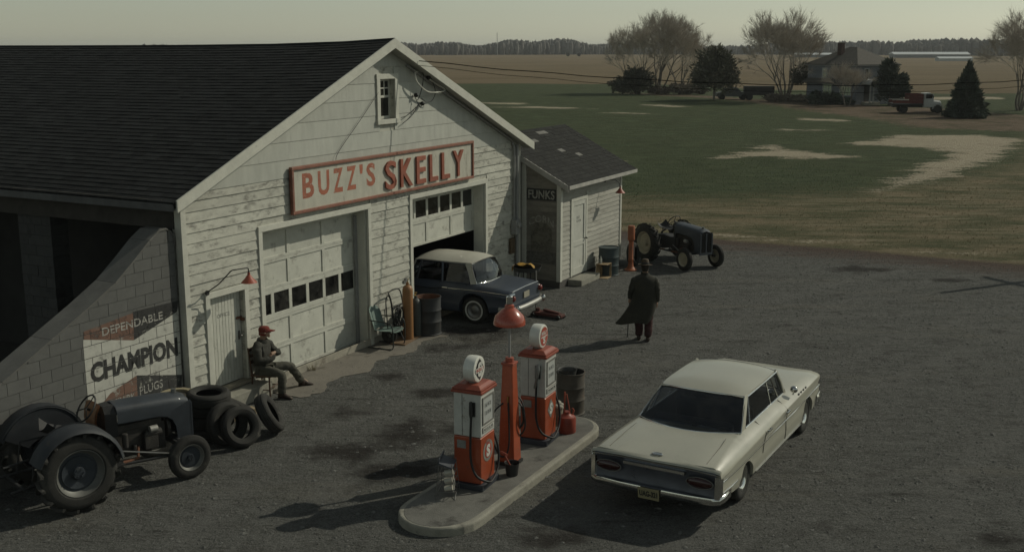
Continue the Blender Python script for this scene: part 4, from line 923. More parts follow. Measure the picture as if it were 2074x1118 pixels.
# rear end of the white car
TAILM = mat('tail panel metal', (.13, .14, .165), .32, .1, 6, .03, metal=.75)
m = MB(); m.loft([[(-2.715 + .022 * math.sin(j / 4 * math.pi), y, lerp(.44, .82, j / 4)) for j in range(5)] for y in (-.91, -.6, 0, .6, .91)]); m.build('tail_panel', TAILM, wc, smooth=60)
m = MB(); m.loft([[(-2.66, y, .838 + b_), (-2.76 + .05 * abs(y), y, .825 + b_), (-2.775 + .05 * abs(y), y, .80 + b_), (-2.66, y, .79 + b_)] for y, b_ in ((-.965, .0), (-.88, .022), (-.5, .034), (0, .038), (.5, .034), (.88, .022), (.965, .0))], close=True, capa=True, capb=True); m.build('tail_lip', CARW, wc, smooth=50)
m = MB(); m.loft([[(-2.70 + .05 * abs(y), y, .79 + b_), (-2.785 + .05 * abs(y), y, .795 + b_), (-2.785 + .05 * abs(y), y, .785 + b_)] for y, b_ in ((-.965, .0), (-.5, .03), (0, .036), (.5, .03), (.965, .0))], close=True); m.build('tail_trim', CHROME, wc, smooth=50)
m = MB(); m.loft([[(-2.70, y * .99, .765), (-2.742, y, .755), (-2.742, y, .715), (-2.70, y, .705)] for y in (-.46, 0, .46)], close=True); m.build('tail_moulding', CHROME, wc, smooth=50)
bm_ = MB(); bpath = [(-2.30, 1.0), (-2.52, 1.0), (-2.68, .97), (-2.75, .86), (-2.79, .5), (-2.80, 0)]
bpath = bpath + [(x, -y) for x, y in bpath[-2::-1]]
bm_.loft([[(x + .03, y * .985, .34), (x - .012, y, .36), (x - .022, y * 1.004, .41), (x - .01, y, .455), (x + .035, y * .985, .465)] for x, y in bpath], close=True, capa=True, capb=True); bm_.build('rear_bumper', CHROME, wc, smooth=60)
for sy in (-1, 1):
    m = MB(); m.loft([[(-2.60, sy * .975, z_), (-2.72, sy * .965, z_), (-2.735, sy * .90, z_), (-2.70, sy * .88, z_)] for z_ in (.44, .55, .66, .76)], close=True, capa=True, capb=True); m.build('bumper_end', CHROME, wc, smooth=50)
    m = MB(); m.ell((-2.73, sy * .685, .645), (.045, .19, .075), 18, 10); m.build('tail_lamp', mat('dark red lamp glass', (.03, .007, .006), .2, .1, 8, .1, coat=.5), wc, smooth=60)
    m = MB(); m.tube([(-2.742, sy * .685 + .195 * math.cos(k * math.pi / 12), .645 + .08 * math.sin(k * math.pi / 12)) for k in range(24)], .009, 6, 0, True); m.build('lamp_ring', STEEL, wc, smooth=60)
    # side chrome strips, handles
    m = MB(); m.tube(catmull([(-2.60, sy * .972, .665), (-1.9, sy * .983, .655), (-.4, sy * .982, .655), (1.2, sy * .978, .66), (2.55, sy * .955, .67)], 5), .011, 6); m.build('side_strip', CHROME, wc, smooth=60)
    m = MB(); m.tube(catmull([(-2.60, sy * .975, .50), (-2.2, sy * .985, .49), (-1.95, sy * .985, .48)], 5), .009, 6); m.build('side_strip', CHROME, wc, smooth=60)
    m = MB(); m.tube([(-1.1, sy * .975, .30), (1.35, sy * .975, .30)], .014, 6); m.build('sill_strip', CHROME, wc, smooth=60)
    for x in (-.62, .36):
        m = MB(); m.tube([(x, sy * .985, .80), (x, sy * 1.02, .80), (x + .13, sy * 1.02, .80), (x + .13, sy * .985, .80)], .013, 6); m.build('door_handle', CHROME, wc, smooth=60)
    for k in range(4):
        m = MB(); m.ell((1.18 + k * .14, sy * .962, .865), (.045, .012, .028), 12, 6); m.build('fender_port', BLACKIRON, wc, smooth=60)
    for p_ in ([(.44, sy * .818, .955), (.44, sy * .905, .90), (.44, sy * .993, .82), (.44, sy * .972, .62), (.43, sy * .982, .5), (.42, sy * .975, .34)], [(-.72, sy * .81, .95), (-.72, sy * .90, .89), (-.72, sy * .997, .80), (-.74, sy * .975, .62), (-.8, sy * .982, .5)]): m = MB(); m.tube(p_, .006, 4); m.build('door_seam', BLACKIRON, wc)
m = MB(); m.cyl((.86, -.95, .95), (.86, -.95, 1.0), .012); m.ell((.86, -.96, 1.04), (.05, .065, .06)); m.build('door_mirror', CHROME, wc, smooth=60)
m = MB(); m.tube([(-2.60, -.73, .885), (-2.0, -.72, .941), (-1.72, -.70, .966)], .004, 4); m.tube([(-2.60, .73, .885), (-2.0, .72, .941), (-1.72, .70, .966)], .004, 4); m.build('boot_seam', mat('paint seam', (.10, .095, .08), .9, .1, 4, 0), wc)
m = MB(); m.ell((-2.60, 0, .893), (.03, .09, .012), 16, 6); m.tube([(-2.60 + .045 * math.cos(k * math.pi / 8), .075 * math.sin(k * math.pi / 8), .897) for k in range(16)], .006, 5, 0, True); m.build('boot_emblem', CHROME, wc, smooth=60)
pm2 = link(bpy.data.objects.new('number_plate', None)); pm2.parent = wc; pm2.location = (-2.845, .02, .38); pm2.rotation_euler = (0, R(-6), 0)
MB().bx(-.004, .004, -.16, .16, -.085, .085).build('plate', mat('yellow plate enamel', (.24, .21, .12), .5, .1, 6, .02), pm2, bevel=.006)
o = inst('lettering', text_mesh('UAG-321', .1, .004, .001, width=.27, height=.085), pm2, (-.0065, .135, -.042), (R(90), 0, R(-90))); o.data.materials.append(mat('plate black', (.02, .02, .02), .5, 0, 1, 0))
m = MB(); m.loft([[(x + (.03), y, .38), (x + .05, y * 1.01, .42), (x + .05, y * 1.01, .50), (x - .02, y * .98, .53)] for x, y in ((2.35, 1.0), (2.66, .97), (2.74, .8), (2.80, .3), (2.80, -.3), (2.74, -.8), (2.66, -.97), (2.35, -1.0))], close=True, capa=True, capb=True); m.build('front_bumper', CHROME, wc, smooth=60)
m = MB(); m.bx(2.66, 2.715, -.8, .8, .5, .76); m.build('grille', STEEL, wc)
for sy in (-.78, -.58, .58, .78):
    m = MB(); m.ell((2.70, sy, .70), (.05, .085, .085)); m.build('headlamp', CHROME, wc, smooth=60)
for k, (x, y, rz2, w_, h_, cl) in enumerate([(-1.33, .15, 20, .34, .22, (.16, .19, .24)), (-1.30, -.3, -15, .30, .24, (.25, .27, .30)), (-1.32, .48, 40, .3, .2, (.10, .13, .2))]):
    m = MB(); m.box((x, y, .925), (h_, w_, .015), (R(4), R(6), R(rz2))); m.build('papers', mat('paper %d' % k, cl, .8, .2, 9, .2), wc)
# ---- blue car in the doorway
CARB = mat('dull blue car paint', (.040, .050, .068), .45, .1, 2.5, .03, 30, stain=(.04, .05, .07), stain_amt=.4, stain_scale=2.5, coat=.25)
ROOFB = mat('chalky white roof paint', (.40, .39, .335), .55, .08, 3, .03, 30, stain=(.34, .33, .29), stain_amt=.35, coat=.1)
bc = thing('sedan_car', 'blue sedan with a white roof backed out of the open garage doorway', 'car', bp(9.08, -.05), BROT + R(90) + R(1.5))
BBd = [(-2.0, .40, .72, .70, .80, .82, .70, .85), (-1.92, .34, .78, .74, .845, .86, .73, .89), (-1.5, .27, .82, .76, .865, .90, .74, .945), (-1.0, .24, .84, .78, .87, .93, .735, .965), (-.3, .23, .845, .79, .872, .94, .73, .95), (.8, .23, .845, .80, .87, .945, .73, .96), (1.5, .25, .84, .80, .865, .92, .74, .95), (2.1, .3, .8, .77, .84, .87, .73, .89), (2.3, .38, .72, .7, .78, .8, .68, .8)]
make_car(bc, dict(body=BBd, paint=CARB, roof=ROOFB, tub=(-.95, .98), hw=.855, wz=.335, arch=[(-1.02, .40, .02), (1.62, .40, .02)], tyre=TYRE, rim=STEEL, rimr=.19, chrome_trim=True, whitewall=True, seats=(.1, -.55),
    gh=dict(belt=.955, edge=1.435, rr=-.86, rf=.72, rw=.62, crown=.125, bow=.05, rgb=(-1.16, -1.02, .68), rgt=(-.88, -.84, .60), wsb=(1.10, .86, .70), wst=(.78, .70, .60), side=(-.86, .86), top=(-.70, .68), split=[(-.10, -.06), (.62, .52)], yb=.715, post=.03, postmat=CARB)))
m = MB(); bpath = [(-1.72, .87), (-1.96, .86), (-2.06, .76), (-2.10, .4), (-2.11, 0)]; bpath = bpath + [(x, -y) for x, y in bpath[-2::-1]]
m.tube(catmull([(x, y, .44) for x, y in bpath], 3), .062, 10); m.build('rear_bumper', mat('pitted bumper chrome', (.36, .355, .33), .5, .12, 8, .05, metal=.5), bc, smooth=60)
for sy in (-1, 1):
    m = MB(); m.cyl((-1.96, sy * .74, .70), (-2.05, sy * .74, .70), .075, 18); m.ell((-2.05, sy * .74, .70), (.04, .07, .07)); m.build('tail_lamp', mat('red lamp glass', (.16, .014, .01), .25, .1, 8, .05, coat=.5), bc, smooth=50)
    m = MB(); m.cyl((-1.94, sy * .74, .70), (-2.02, sy * .74, .70), .09, 18); m.build('lamp_bezel', CHROME, bc, smooth=50)
    m = MB(); m.ell((-2.14, sy * .70, .46), (.06, .05, .085)); m.build('bumper_guard', CHROME, bc, smooth=60)
    m = MB(); m.tube(catmull([(-1.95, sy * .852, .80), (-1.0, sy * .878, .835), (-.1, sy * .88, .82), (.1, sy * .88, .79), (1.0, sy * .878, .80), (2.0, sy * .85, .79)], 4), .010, 6); m.build('side_strip', CHROME, bc, smooth=60)
    m = MB(); m.tube([(-.34, sy * .868, .845), (-.34, sy * .90, .845), (-.2, sy * .90, .845), (-.2, sy * .868, .845)], .012, 6); m.build('door_handle', CHROME, bc, smooth=60)
    for p_ in ([(-.06, sy * .745, .95), (-.06, sy * .875, .80), (-.06, sy * .85, .60), (-.06, sy * .857, .32)], [(-.80, sy * .745, .95), (-.80, sy * .872, .79), (-.74, sy * .85, .6)]): m = MB(); m.tube(p_, .006, 4); m.build('door_seam', BLACKIRON, bc)
m = MB(); m.tube([(-1.985, -.7, .858), (-1.985, 0, .872), (-1.985, .7, .858)], .012, 6); m.build('boot_strip', CHROME, bc, smooth=60)
m = MB(); m.box((-2.02, 0, .68), (.012, .30, .15)); m.build('number_plate', mat('pale plate', (.3, .28, .22), .5, .1, 8, .02), bc, bevel=.004)
# ================================================================== tractors
def lugged_wheel(root, r, w, rim_r, lugs, x, y, m_rim, m_disc, side, dish=.03):
    W_ = link(bpy.data.objects.new('rear_wheel' if lugs else 'front_wheel', None)); W_.parent = root; W_.location = (x, y, r); W_.rotation_euler = (0, rng.uniform(0, 6), 0) if False else (0, 0, R(180) if side > 0 else 0)
    M = Matrix.Rotation(R(90), 4, 'X'); h = w / 2; rc = r - (.045 if lugs else 0)
    a = MB(); a.lathe([(rim_r, -h * .72), (rim_r + .03, -h * .95), ((rim_r + rc) / 2, -h), (rc - .05, -h * .9), (rc - .012, -h * .6), (rc, 0), (rc - .012, h * .6), (rc - .05, h * .9), ((rim_r + rc) / 2, h), (rim_r + .03, h * .95), (rim_r, h * .72), (rim_r, -h * .72)], 36, 0, M)
    if lugs:
        for k in range(lugs):
            for s_ in (-1, 1):
                a0 = 2 * math.pi * (k + (.5 if s_ > 0 else 0)) / lugs; pr = []
                for j in range(4):
                    f = j / 3; an = a0 + f * .24; yy = s_ * lerp(.015, h * .98, f); rr = rc - .004 if f < .7 else rc - .035
                    pr.append((an, yy, rr))
                dw_ = .024
                for j in range(3):
                    vs = []
                    for (an, yy, rr) in (pr[j], pr[j + 1]):
                        for da, up in ((-dw_ / r, 0), (-dw_ * .7 / r, .05), (dw_ * .7 / r, .05), (dw_ / r, 0)): vs.append(((rr + up) * math.cos(an + da), yy, (rr + up) * math.sin(an + da)))
                    a.add(vs, [(0, 1, 5, 4), (1, 2, 6, 5), (2, 3, 7, 6), (0, 3, 2, 1), (4, 5, 6, 7)])
    a.build('tyre', TYRE, W_, smooth=38)
    b = MB(); b.lathe([(rim_r * 1.02, -h * .8), (rim_r * .97, -h * .6), (rim_r * .93, -h * .2), (rim_r * .93, h * .25), (rim_r * .97, h * .62), (rim_r * 1.03, h * .84), (rim_r * 1.0, h * .86), (rim_r * .90, h * .30), (rim_r * .80, h * .12)], 36, 0, M); b.build('rim', m_rim, W_, smooth=40)
    c = MB(); c.lathe([(rim_r * .92, h * .15), (rim_r * .72, h * .18), (rim_r * .70, h * .30), (rim_r * .35, h * .34 - dish), (rim_r * .26, h * .34), (rim_r * .25, h * .55), (0, h * .58)], 30, 0, M)
    for k in range(6):
        an = k * math.pi / 3; c.cyl((rim_r * .17 * math.cos(an), -h * .55, rim_r * .17 * math.sin(an)), (rim_r * .17 * math.cos(an), -h * .68, rim_r * .17 * math.sin(an)), .012, 6)
    c.build('disc', m_disc, W_, smooth=40)
    return W_
def make_tractor(label, loc, rot, paint, rim, disc, dusty, fend):
    T = thing('farm_tractor', label, 'tractor', loc, rot, 'old farm tractors')
    xr, xf = -.62, 1.13
    for sy in (-1, 1):
        lugged_wheel(T, .60, .27, .34, 16, xr, sy * .68, rim, disc, sy); lugged_wheel(T, .345, .145, .205, 0, xf, sy * .60, rim, disc, sy, .0)
        # fenders: wide curved blades over the rear tyres
        m = MB(); secs = []
        for k in range(13):
            an = lerp(R(8), R(158), k / 12); rr = .655
            c, s_ = math.cos(an), math.sin(an)
            secs.append([(xr + rr * c * .96, sy * .50, .60 + rr * s_), (xr + rr * c, sy * .56, .615 + rr * s_), (xr + rr * c, sy * .80, .605 + rr * s_), (xr + (rr - .05) * c, sy * .86, .60 + (rr - .05) * s_), (xr + (rr - .06) * c, sy * .855, .60 + (rr - .06) * s_), (xr + (rr - .02) * c, sy * .79, .60 + (rr - .02) * s_), (xr + (rr - .02) * c, sy * .52, .60 + (rr - .02) * s_)])
        m.loft(secs, close=True, capa=True, capb=True)
        m.add([(xr + .66 * math.cos(R(a_)), sy * .515, .60 + .68 * math.sin(R(a_))) for a_ in range(10, 160, 12)] + [(xr + .25 * math.cos(R(a_)), sy * .505, .60 + .2 * math.sin(R(a_))) for a_ in range(10, 160, 12)], [(i, i + 1, i + 14, i + 13) for i in range(12)])
        m.build('fender', fend, T, smooth=45)
        m = MB(); m.tube([(xr, sy * .25, .60), (xr, sy * .60, .60)], [.15, .085], 14); m.build('axle_housing', dusty, T, smooth=40)
        m = MB(); m.tube([(xf, sy * .56, .345), (xf, sy * .48, .36), (xf, sy * .44, .50), (xf, 0, .54)], .04, 8); m.tube([(xf - .05, sy * .46, .38), (-.05, sy * .24, .38)], .024, 8); m.build('front_axle', dusty, T, smooth=50)
        m = MB(); m.tube([(xf - .16, sy * .46, .40), (.12, sy * .25, .60)], .015, 6); m.build('drag_link', STEEL, T)
    # engine, gearbox
    E_ = mat('greasy engine iron', (.035, .032, .028), .7, .4, 8, .3, stain=(.10, .085, .06), stain_amt=.38, stain_scale=8)
    m = MB(); m.box((.55, 0, .64), (.85, .30, .44)); m.box((.55, -.05, .88), (.74, .22, .10)); m.box((.70, -.20, .62), (.22, .12, .26)); m.cyl((.88, -.20, .72), (.62, -.20, .72), .065, 12)
    m.cyl((.30, -.22, .60), (.30, -.22, .82), .045, 12); m.cyl((.45, -.20, .50), (.45, -.20, .60), .035, 8); m.box((.55, .19, .72), (.5, .08, .1)); m.cyl((1.0, -.03, .72), (1.06, -.03, .72), .17, 14); m.build('engine', E_, T, bevel=.015)
    m = MB(); m.cyl((.80, -.245, .80), (.68, -.245, .80), .055, 12); m.build('generator', mat('bare aluminium', (.34, .33, .30), .5, .2, 9, .1, metal=.4), T, smooth=40)
    m = MB(); m.loft([[(x, -w_, z0), (x, w_, z0), (x, w_ * .9, z1), (x, -w_ * .9, z1)] for x, w_, z0, z1 in ((.15, .19, .44, .84), (-.15, .16, .46, .80), (-.45, .20, .40, .84), (-.80, .20, .40, .80))], close=True, capa=True, capb=True); m.build('gearbox', dusty, T, bevel=.02)
    m = MB(); m.box((1.13, 0, .50), (.16, .9, .07)); m.build('axle_beam', dusty, T, bevel=.01)
    # hood
    m = MB(); secs = []
    for x, w_, zb, zt, rf_ in ((.20, .235, 1.00, 1.265, .10), (.55, .24, .985, 1.25, .10), (1.05, .235, .96, 1.22, .10), (1.28, .22, .94, 1.19, .10), (1.37, .19, .92, 1.14, .09)):
        s_ = [(x, -w_, zb)] + [(x, -w_ + rf_ * (1 - math.cos(t_)), zt - rf_ + rf_ * math.sin(t_)) for t_ in (0, .5, 1.0, 1.57)] + [(x, 0, zt + .025)] + [(x, w_ - rf_ * (1 - math.cos(t_)), zt - rf_ + rf_ * math.sin(t_)) for t_ in (1.57, 1.0, .5, 0)] + [(x, w_, zb)]
        secs.append(s_)
    m.loft(secs); m.loft([[(p[0], p[1] * .97, p[2] - .012) for p in s_] for s_ in secs]); m.build('hood', paint, T, smooth=40)
    m = MB()
    for sy in (-1, 1):     # side cheeks of the radiator shell with the arched cut over the engine
        prof = [(1.38, .50), (1.38, 1.12), (.98, .985), (.86, .955), (.98, .93), (1.07, .86), (1.12, .75), (1.14, .50)]
        n_ = len(prof); vs = [(x, sy * .235, z_) for x, z_ in prof] + [(x, sy * .215, z_) for x, z_ in prof]
        m.add(vs, [tuple(range(n_)), tuple(range(2 * n_ - 1, n_ - 1, -1))] + [(i, (i + 1) % n_, n_ + (i + 1) % n_, n_ + i) for i in range(n_)])
    m.bx(1.36, 1.40, -.235, .235, .46, .53); m.bx(1.365, 1.395, -.025, .025, .53, 1.10); m.bx(1.36, 1.40, -.235, -.19, .53, 1.08); m.bx(1.36, 1.40, .19, .235, .53, 1.08); m.build('radiator_shell', paint, T, smooth=30)
    m = MB()
    for k in range(13):
        y = -.18 + k * .03; m.bx(1.37, 1.385, y - .006, y + .006, .53, 1.08)
    m.bx(1.30, 1.33, -.19, .19, .5, 1.1); m.build('grille', BLACKIRON, T)
    m = MB(); m.cyl((1.22, 0, 1.20), (1.22, 0, 1.275), .04, 10); m.build('radiator_cap', STEEL, T, smooth=40)
    m = MB(); m.loft([[(x, -w_, .80), (x, w_, .80), (x, w_, 1.16), (x, w_ * .6, 1.27), (x, -w_ * .6, 1.27), (x, -w_, 1.16)] for x, w_ in ((.20, .22), (.04, .16))], close=True, capa=True, capb=True); m.build('dash', dusty, T, smooth=30)
    m = MB(); m.tube([(.05, 0, 1.12), (-.16, 0, 1.27)], .018, 8); C_ = Vector((-.16, 0, 1.27)); ax = Vector((-.21, 0, .15)).normalized(); e1 = Vector((0, 1, 0)); e2 = ax.cross(e1)
    m.tube([C_ + (e1 * math.cos(k * math.pi / 12) + e2 * math.sin(k * math.pi / 12)) * .21 for k in range(24)], .013, 6, 0, True)
    for k in range(3): an = k * 2.09 + .4; m.tube([C_, C_ + (e1 * math.cos(an) + e2 * math.sin(an)) * .21], .009, 5)
    m.build('steering_wheel', BLACKIRON, T, smooth=60)
    # pan seat on a spring
    m = MB(); rows = []
    for i in range(6):
        f = i / 5; row = []
        for j in range(9):
            a_ = (j / 8 - .5) * 2; row.append((-.60 - .26 * (f - .5) * 2 * (1 - .25 * abs(a_)) , a_ * .22 * (.75 + .25 * math.sin(f * math.pi)), .98 + .10 * a_ * a_ * (0.4 + f) + .15 * max(0, f - .55) ** 1.2 * 2))
        rows.append(row)
    m.loft(rows); m.loft([[(p[0], p[1], p[2] - .012) for p in r_] for r_ in rows]); m.tube([(-.55, 0, .97), (-.75, 0, .86), (-.80, 0, .74)], .025, 6); m.build('seat', dusty, T, smooth=60)
    m = MB(); m.tube([(.5, -.20, .56), (.45, -.30, .42), (.1, -.30, .40), (-.5, -.30, .40), (-1.0, -.25, .42)], .026, 8); m.build('exhaust_pipe', RUST, T, smooth=60)
    m = MB()
    for sy in (-1, 1):
        m.tube([(-.60, sy * .28, .46), (-1.45, sy * .36, .40)], .022, 6); m.tube([(-.72, sy * .20, .92), (-1.05, sy * .27, .90), (-1.12, sy * .31, .44)], .016, 6)
    m.tube([(-.82, 0, .72), (-1.40, 0, .66)], .018, 6); m.bx(-1.28, -1.24, -.36, .36, .37, .42); m.build('hitch_linkage', dusty, T)
    m = MB(); m.bx(-.05, .18, -.46, -.25, .42, .445); m.tube([(.0, -.25, .50), (.12, -.38, .49), (.16, -.42, .47)], .012, 5); m.build('foot_peg', dusty, T)
    return T
PT1 = mat('grimy slate blue tractor paint', (.028, .034, .042), .6, .25, 4, .15, stain=(.055, .053, .048), stain_amt=.42, stain_scale=4, coat=.05)
DU = mat('dark greasy tractor iron', (.026, .026, .026), .65, .3, 6, .25, stain=(.07, .055, .038), stain_amt=.35, stain_scale=6)
RM1 = mat('dull grey rim', (.13, .13, .12), .55, .2, 5, .1, metal=.3, stain=(.06, .055, .05), stain_amt=.45)
T1 = make_tractor('slate blue tractor with big lugged rear wheel parked before the block wall', (-6.18, 15.80, 0), azrot(46.8), PT1, RM1, PT1, DU, mat('grimy dark fender paint', (.024, .027, .031), .6, .3, 4, .15, stain=(.05, .045, .038), stain_amt=.45, stain_scale=4))
SK = mat('rust tan sacking', (.27, .15, .085), .9, .25, 6, .3, stain=(.14, .07, .045), stain_amt=.45)
m = MB(); m.loft([[(-.02 - .08 * math.sin(f * 3), y * (.9 + .2 * f), lerp(.84, 1.34, f) - .05 * abs(y) * f) for y in (-.19, -.10, 0, .10, .19)] for f in (0, .25, .5, .75, 1)])
m.loft([[(-.05 - .08 * math.sin(f * 3), y * (.9 + .2 * f), lerp(.84, 1.34, f) - .05 * abs(y) * f) for y in (-.19, -.10, 0, .10, .19)] for f in (0, .25, .5, .75, 1)]); m.build('heat_shield', SK, T1, smooth=60)
PT2 = mat('faded blue grey tractor paint', (.045, .053, .064), .55, .2, 4, .1, stain=(.12, .12, .11), stain_amt=.42, stain_scale=4, coat=.05)
CRM = mat('cream wheel paint', (.36, .33, .245), .7, .15, 4, .1, stain=(.20, .17, .12), stain_amt=.4)
T2 = make_tractor('blue grey tractor with cream wheels parked right of the seed shed', (5.05, 33.55, 0), azrot(150), PT2, CRM, CRM, DU, PT2)
for o in list(T2.children):
    if o.name.startswith('fender'): bpy.data.objects.remove(o)
# ================================================================== pump island
IT = .13
isl = MB(); pts = []
for k in range(13): a_ = R(90) + math.pi * k / 12; pts.append((-1.62 + .62 * math.cos(a_), .62 * math.sin(a_)))
for k in range(13): a_ = R(-90) + math.pi * k / 12; pts.append((2.35 + .62 * math.cos(a_), .62 * math.sin(a_)))
isl.prism(pts, -.05, IT); IC = (0.0, -6.24)
tag(isl.build('pump_island', CONC, None, loc=bp(*IC), rz=BROT, bevel=.035, seg=3), 'long rounded concrete island carrying the two fuel pumps', 'kerb')
m = MB(); m.prism([(x * .985 + .004, y * .86) for x, y in pts], IT - .01, IT + .004)
tag(m.build('island_top', mat('grimy island top', (.115, .112, .10), .9, .3, 2.5, .35, 70, stain=(.05, .047, .042), stain_amt=.45, stain_scale=2.2, fine=.14), None, loc=bp(*IC), rz=BROT, bevel=.01), kind='structure')
GLB = mat('milk glass globe', (.62, .62, .56), .25, .05, 5, .02, stain=(.45, .44, .4), stain_amt=.3, coat=.4)
def flat(poly, name, m_, par, loc, rot):
    me_ = bpy.data.meshes.new(name); me_.from_pydata([(x, y, 0) for x, y in poly], [], [tuple(range(len(poly)))]); me_.materials.append(m_); return inst(name, me_, par, loc, rot)
BLK = mat('black printing', (.025, .025, .024), .6, .1, 5, 0); REDP = mat('red printing', (.30, .05, .03), .6, .15, 5, 0, alpha_wear=.1); WHP = mat('white printing', (.5, .5, .46), .6, .1, 5, 0)
def circ(r, n=28, cx=0, cy=0): return [(cx + r * math.cos(2 * math.pi * k / n), cy + r * math.sin(2 * math.pi * k / n)) for k in range(n)]
def pump(label, u, kind, rot):
    p = thing('fuel_pump', label, 'fuel pump', bp(u, IC[1] + .08, IT + .003), BROT + R(rot), 'fuel pumps on the island')
    w, d = .24, .22; zm, zt = .80, 1.46
    MB().bx(-w - .05, w + .05, -d - .05, d + .05, 0, .09).build('base', mat('blue black pump base', (.035, .04, .05), .6, .2, 5, .1, stain=(.1, .09, .08), stain_amt=.35), p, bevel=.012)
    MB().bx(-w, w, -d, d, .09, zm).build('lower_cabinet', ORANGE, p, bevel=.02, seg=3)
    MB().bx(-w, w, -d, d, zm + .003, zt).build('upper_cabinet', PUMPWHITE, p, bevel=.02, seg=3)
    m = MB(); m.bx(-w - .03, w + .03, -d - .03, d + .03, zt + .002, zt + .045); m.bx(-w - .015, w + .015, -d - .015, d + .015, zt + .046, zt + .075); m.box((0, 0, zt + .095), (2 * w, 2 * d, .04), None, 0, (.75, .75)); m.build('cap', mat('faded red pump cap', (.25, .06, .035), .5, .15, 5, .08, stain=(.16, .05, .035), stain_amt=.4, coat=.1), p, bevel=.008)
    # globe
    gz = zt + .115 + .195; G_ = link(bpy.data.objects.new('globe', None)); G_.parent = p; G_.location = (0, 0, gz); G_.rotation_euler = (0, 0, R(0))
    m = MB(); m.cyl((0, 0, -.225), (0, 0, -.17), .085, 18); m.build('collar', STEEL, G_, smooth=40)
    m = MB(); m.lathe([(0, -.075), (.12, -.085), (.168, -.095), (.19, -.085), (.198, -.05), (.198, .05), (.19, .085), (.168, .095), (.12, .085), (0, .075)], 36, 0, Matrix.Rotation(R(90), 4, 'X')); m.build('globe_glass', GLB, G_, smooth=40)
    F_ = (0, -.098, 0); RX = (R(90), 0, 0)
    if kind == 0:
        flat([(0, .165), (.135, 0), (0, -.165), (-.135, 0)], 'globe_diamond', BLK, G_, F_, RX)
        o = inst('globe_letter', text_mesh('S', 1, .05, width=.13, height=.22), G_, (-.065, -.1005, -.11), RX); o.data.materials.append(WHP)
        flat([(-.15, -.035), (.15, -.035), (.15, .035), (-.15, .035)], 'globe_band', WHP, G_, (0, -.102, 0), RX)
        o = inst('globe_lettering', text_mesh('SKELLY', 1, .03, width=.27, height=.05), G_, (-.135, -.1035, -.025), RX); o.data.materials.append(REDP)
    else:
        flat(circ(.155), 'globe_disc', REDP, G_, F_, RX)
        o = inst('globe_lettering', text_mesh('SKELLY', 1, .03, width=.24, height=.06), G_, (-.12, -.1005, .03), RX); o.data.materials.append(WHP)
        o = inst('globe_letter', text_mesh('S', 1, .05, width=.10, height=.12), G_, (-.05, -.1005, -.12), RX); o.data.materials.append(WHP)
        flat([(-.13, -.012), (.13, -.012), (.13, .008), (-.13, .008)], 'globe_band', WHP, G_, (0, -.1005, 0), RX)
    # dial face towards the drive (-Y)
    m = MB()
    for q in ((-.21, -.185, .98, 1.40), (.185, .21, .98, 1.40), (-.185, .185, 1.375, 1.40), (-.185, .185, .98, 1.005)): m.bx(q[0] * .9, q[1] * .9, -d - .014, -d + .002, q[2], q[3])
    m.build('dial_bezel', mat('worn grey bezel', (.16, .155, .14), .5, .2, 7, .05), p)
    MB().bx(-.167, .167, -d - .005, -d + .001, 1.005, 1.375).build('dial_face', mat('pale dial', (.42, .43, .41), .3, .06, 6, 0, coat=.5), p)
    for z_, h_, t2 in ((1.24, .05, '6 4 2'), (1.12, .05, '2 0 8')):
        MB().bx(-.11, .11, -d - .0075, -d - .0055, z_ - .01, z_ + h_ + .01).build('counter_window', mat('counter window', (.30, .31, .30), .3, .05, 6, 0), p)
        o = inst('numerals', text_mesh(t2, 1, .01, width=.17, height=h_), p, (-.085, -d - .009, z_), RX); o.data.materials.append(BLK)
    MB().bx(-.19, .19, -d - .012, -d + .001, .86, .95).build('grade_plate', mat('grade plate', (.20, .19, .17), .5, .1, 6, 0), p, bevel=.004)
    MB().bx(-.175, .175, -d - .0145, -d - .011, .875, .935).build('grade_panel', PUMPWHITE, p)
    o = inst('grade_lettering', text_mesh('REGULAR' if kind == 0 else 'PREMIUM', 1, .02, width=.31, height=.042), p, (-.155, -d - .016, .884), RX); o.data.materials.append(BLK)
    EM = mat('grey emblem ring', (.20, .19, .17), .5, .15, 6, 0)
    if kind == 0:
        flat(circ(.165), 'emblem_disc', EM, p, (0, -d - .004, .55), RX); flat(circ(.115), 'emblem_field', REDP, p, (0, -d - .006, .55), RX)
        o = inst('emblem_ring_lettering', text_mesh('SKELLY', 1, .02, width=.16, height=.035), p, (-.08, -d - .0075, .665), RX); o.data.materials.append(REDP)
    else: flat([(0, .17), (.14, 0), (0, -.17), (-.14, 0)], 'emblem_diamond', EM, p, (0, -d - .004, .57), RX)
    o = inst('emblem_letter', text_mesh('S', 1, .06, width=.13, height=.19), p, (-.065, -d - .009, .455 if kind == 0 else .475), RX); o.data.materials.append(WHP)
    # hose side (-X)
    MB().bx(-w - .012, -w + .001, .02, .16, .62, .74).build('data_plate', mat('grey data plate', (.19, .19, .175), .5, .2, 12, .05), p)
    MB().bx(-w - .003, -w + .001, .075, .081, zm + .02, zt - .02).build('cabinet_seam', BLK, p)
    y_ = -.09
    m = MB(); m.bx(-w - .02, -w + .001, y_ - .05, y_ + .05, 1.12, 1.34); m.build('nozzle_rest', BLACKIRON, p, bevel=.015)
    m = MB(); m.tube([(-w - .05, y_, 1.36), (-w - .06, y_, 1.30), (-w - .055, y_, 1.18), (-w - .05, y_, 1.10)], [.016, .026, .03, .02], 8)
    if kind: m.tube([(-w - .06, y_ - .03, 1.38), (-w - .09, y_ - .05, 1.30), (-w - .09, y_ + .0, 1.06), (-w - .055, y_ + .03, .98)], .024, 8)
    m.build('nozzle', STEEL if kind else BLACKIRON, p, smooth=60)
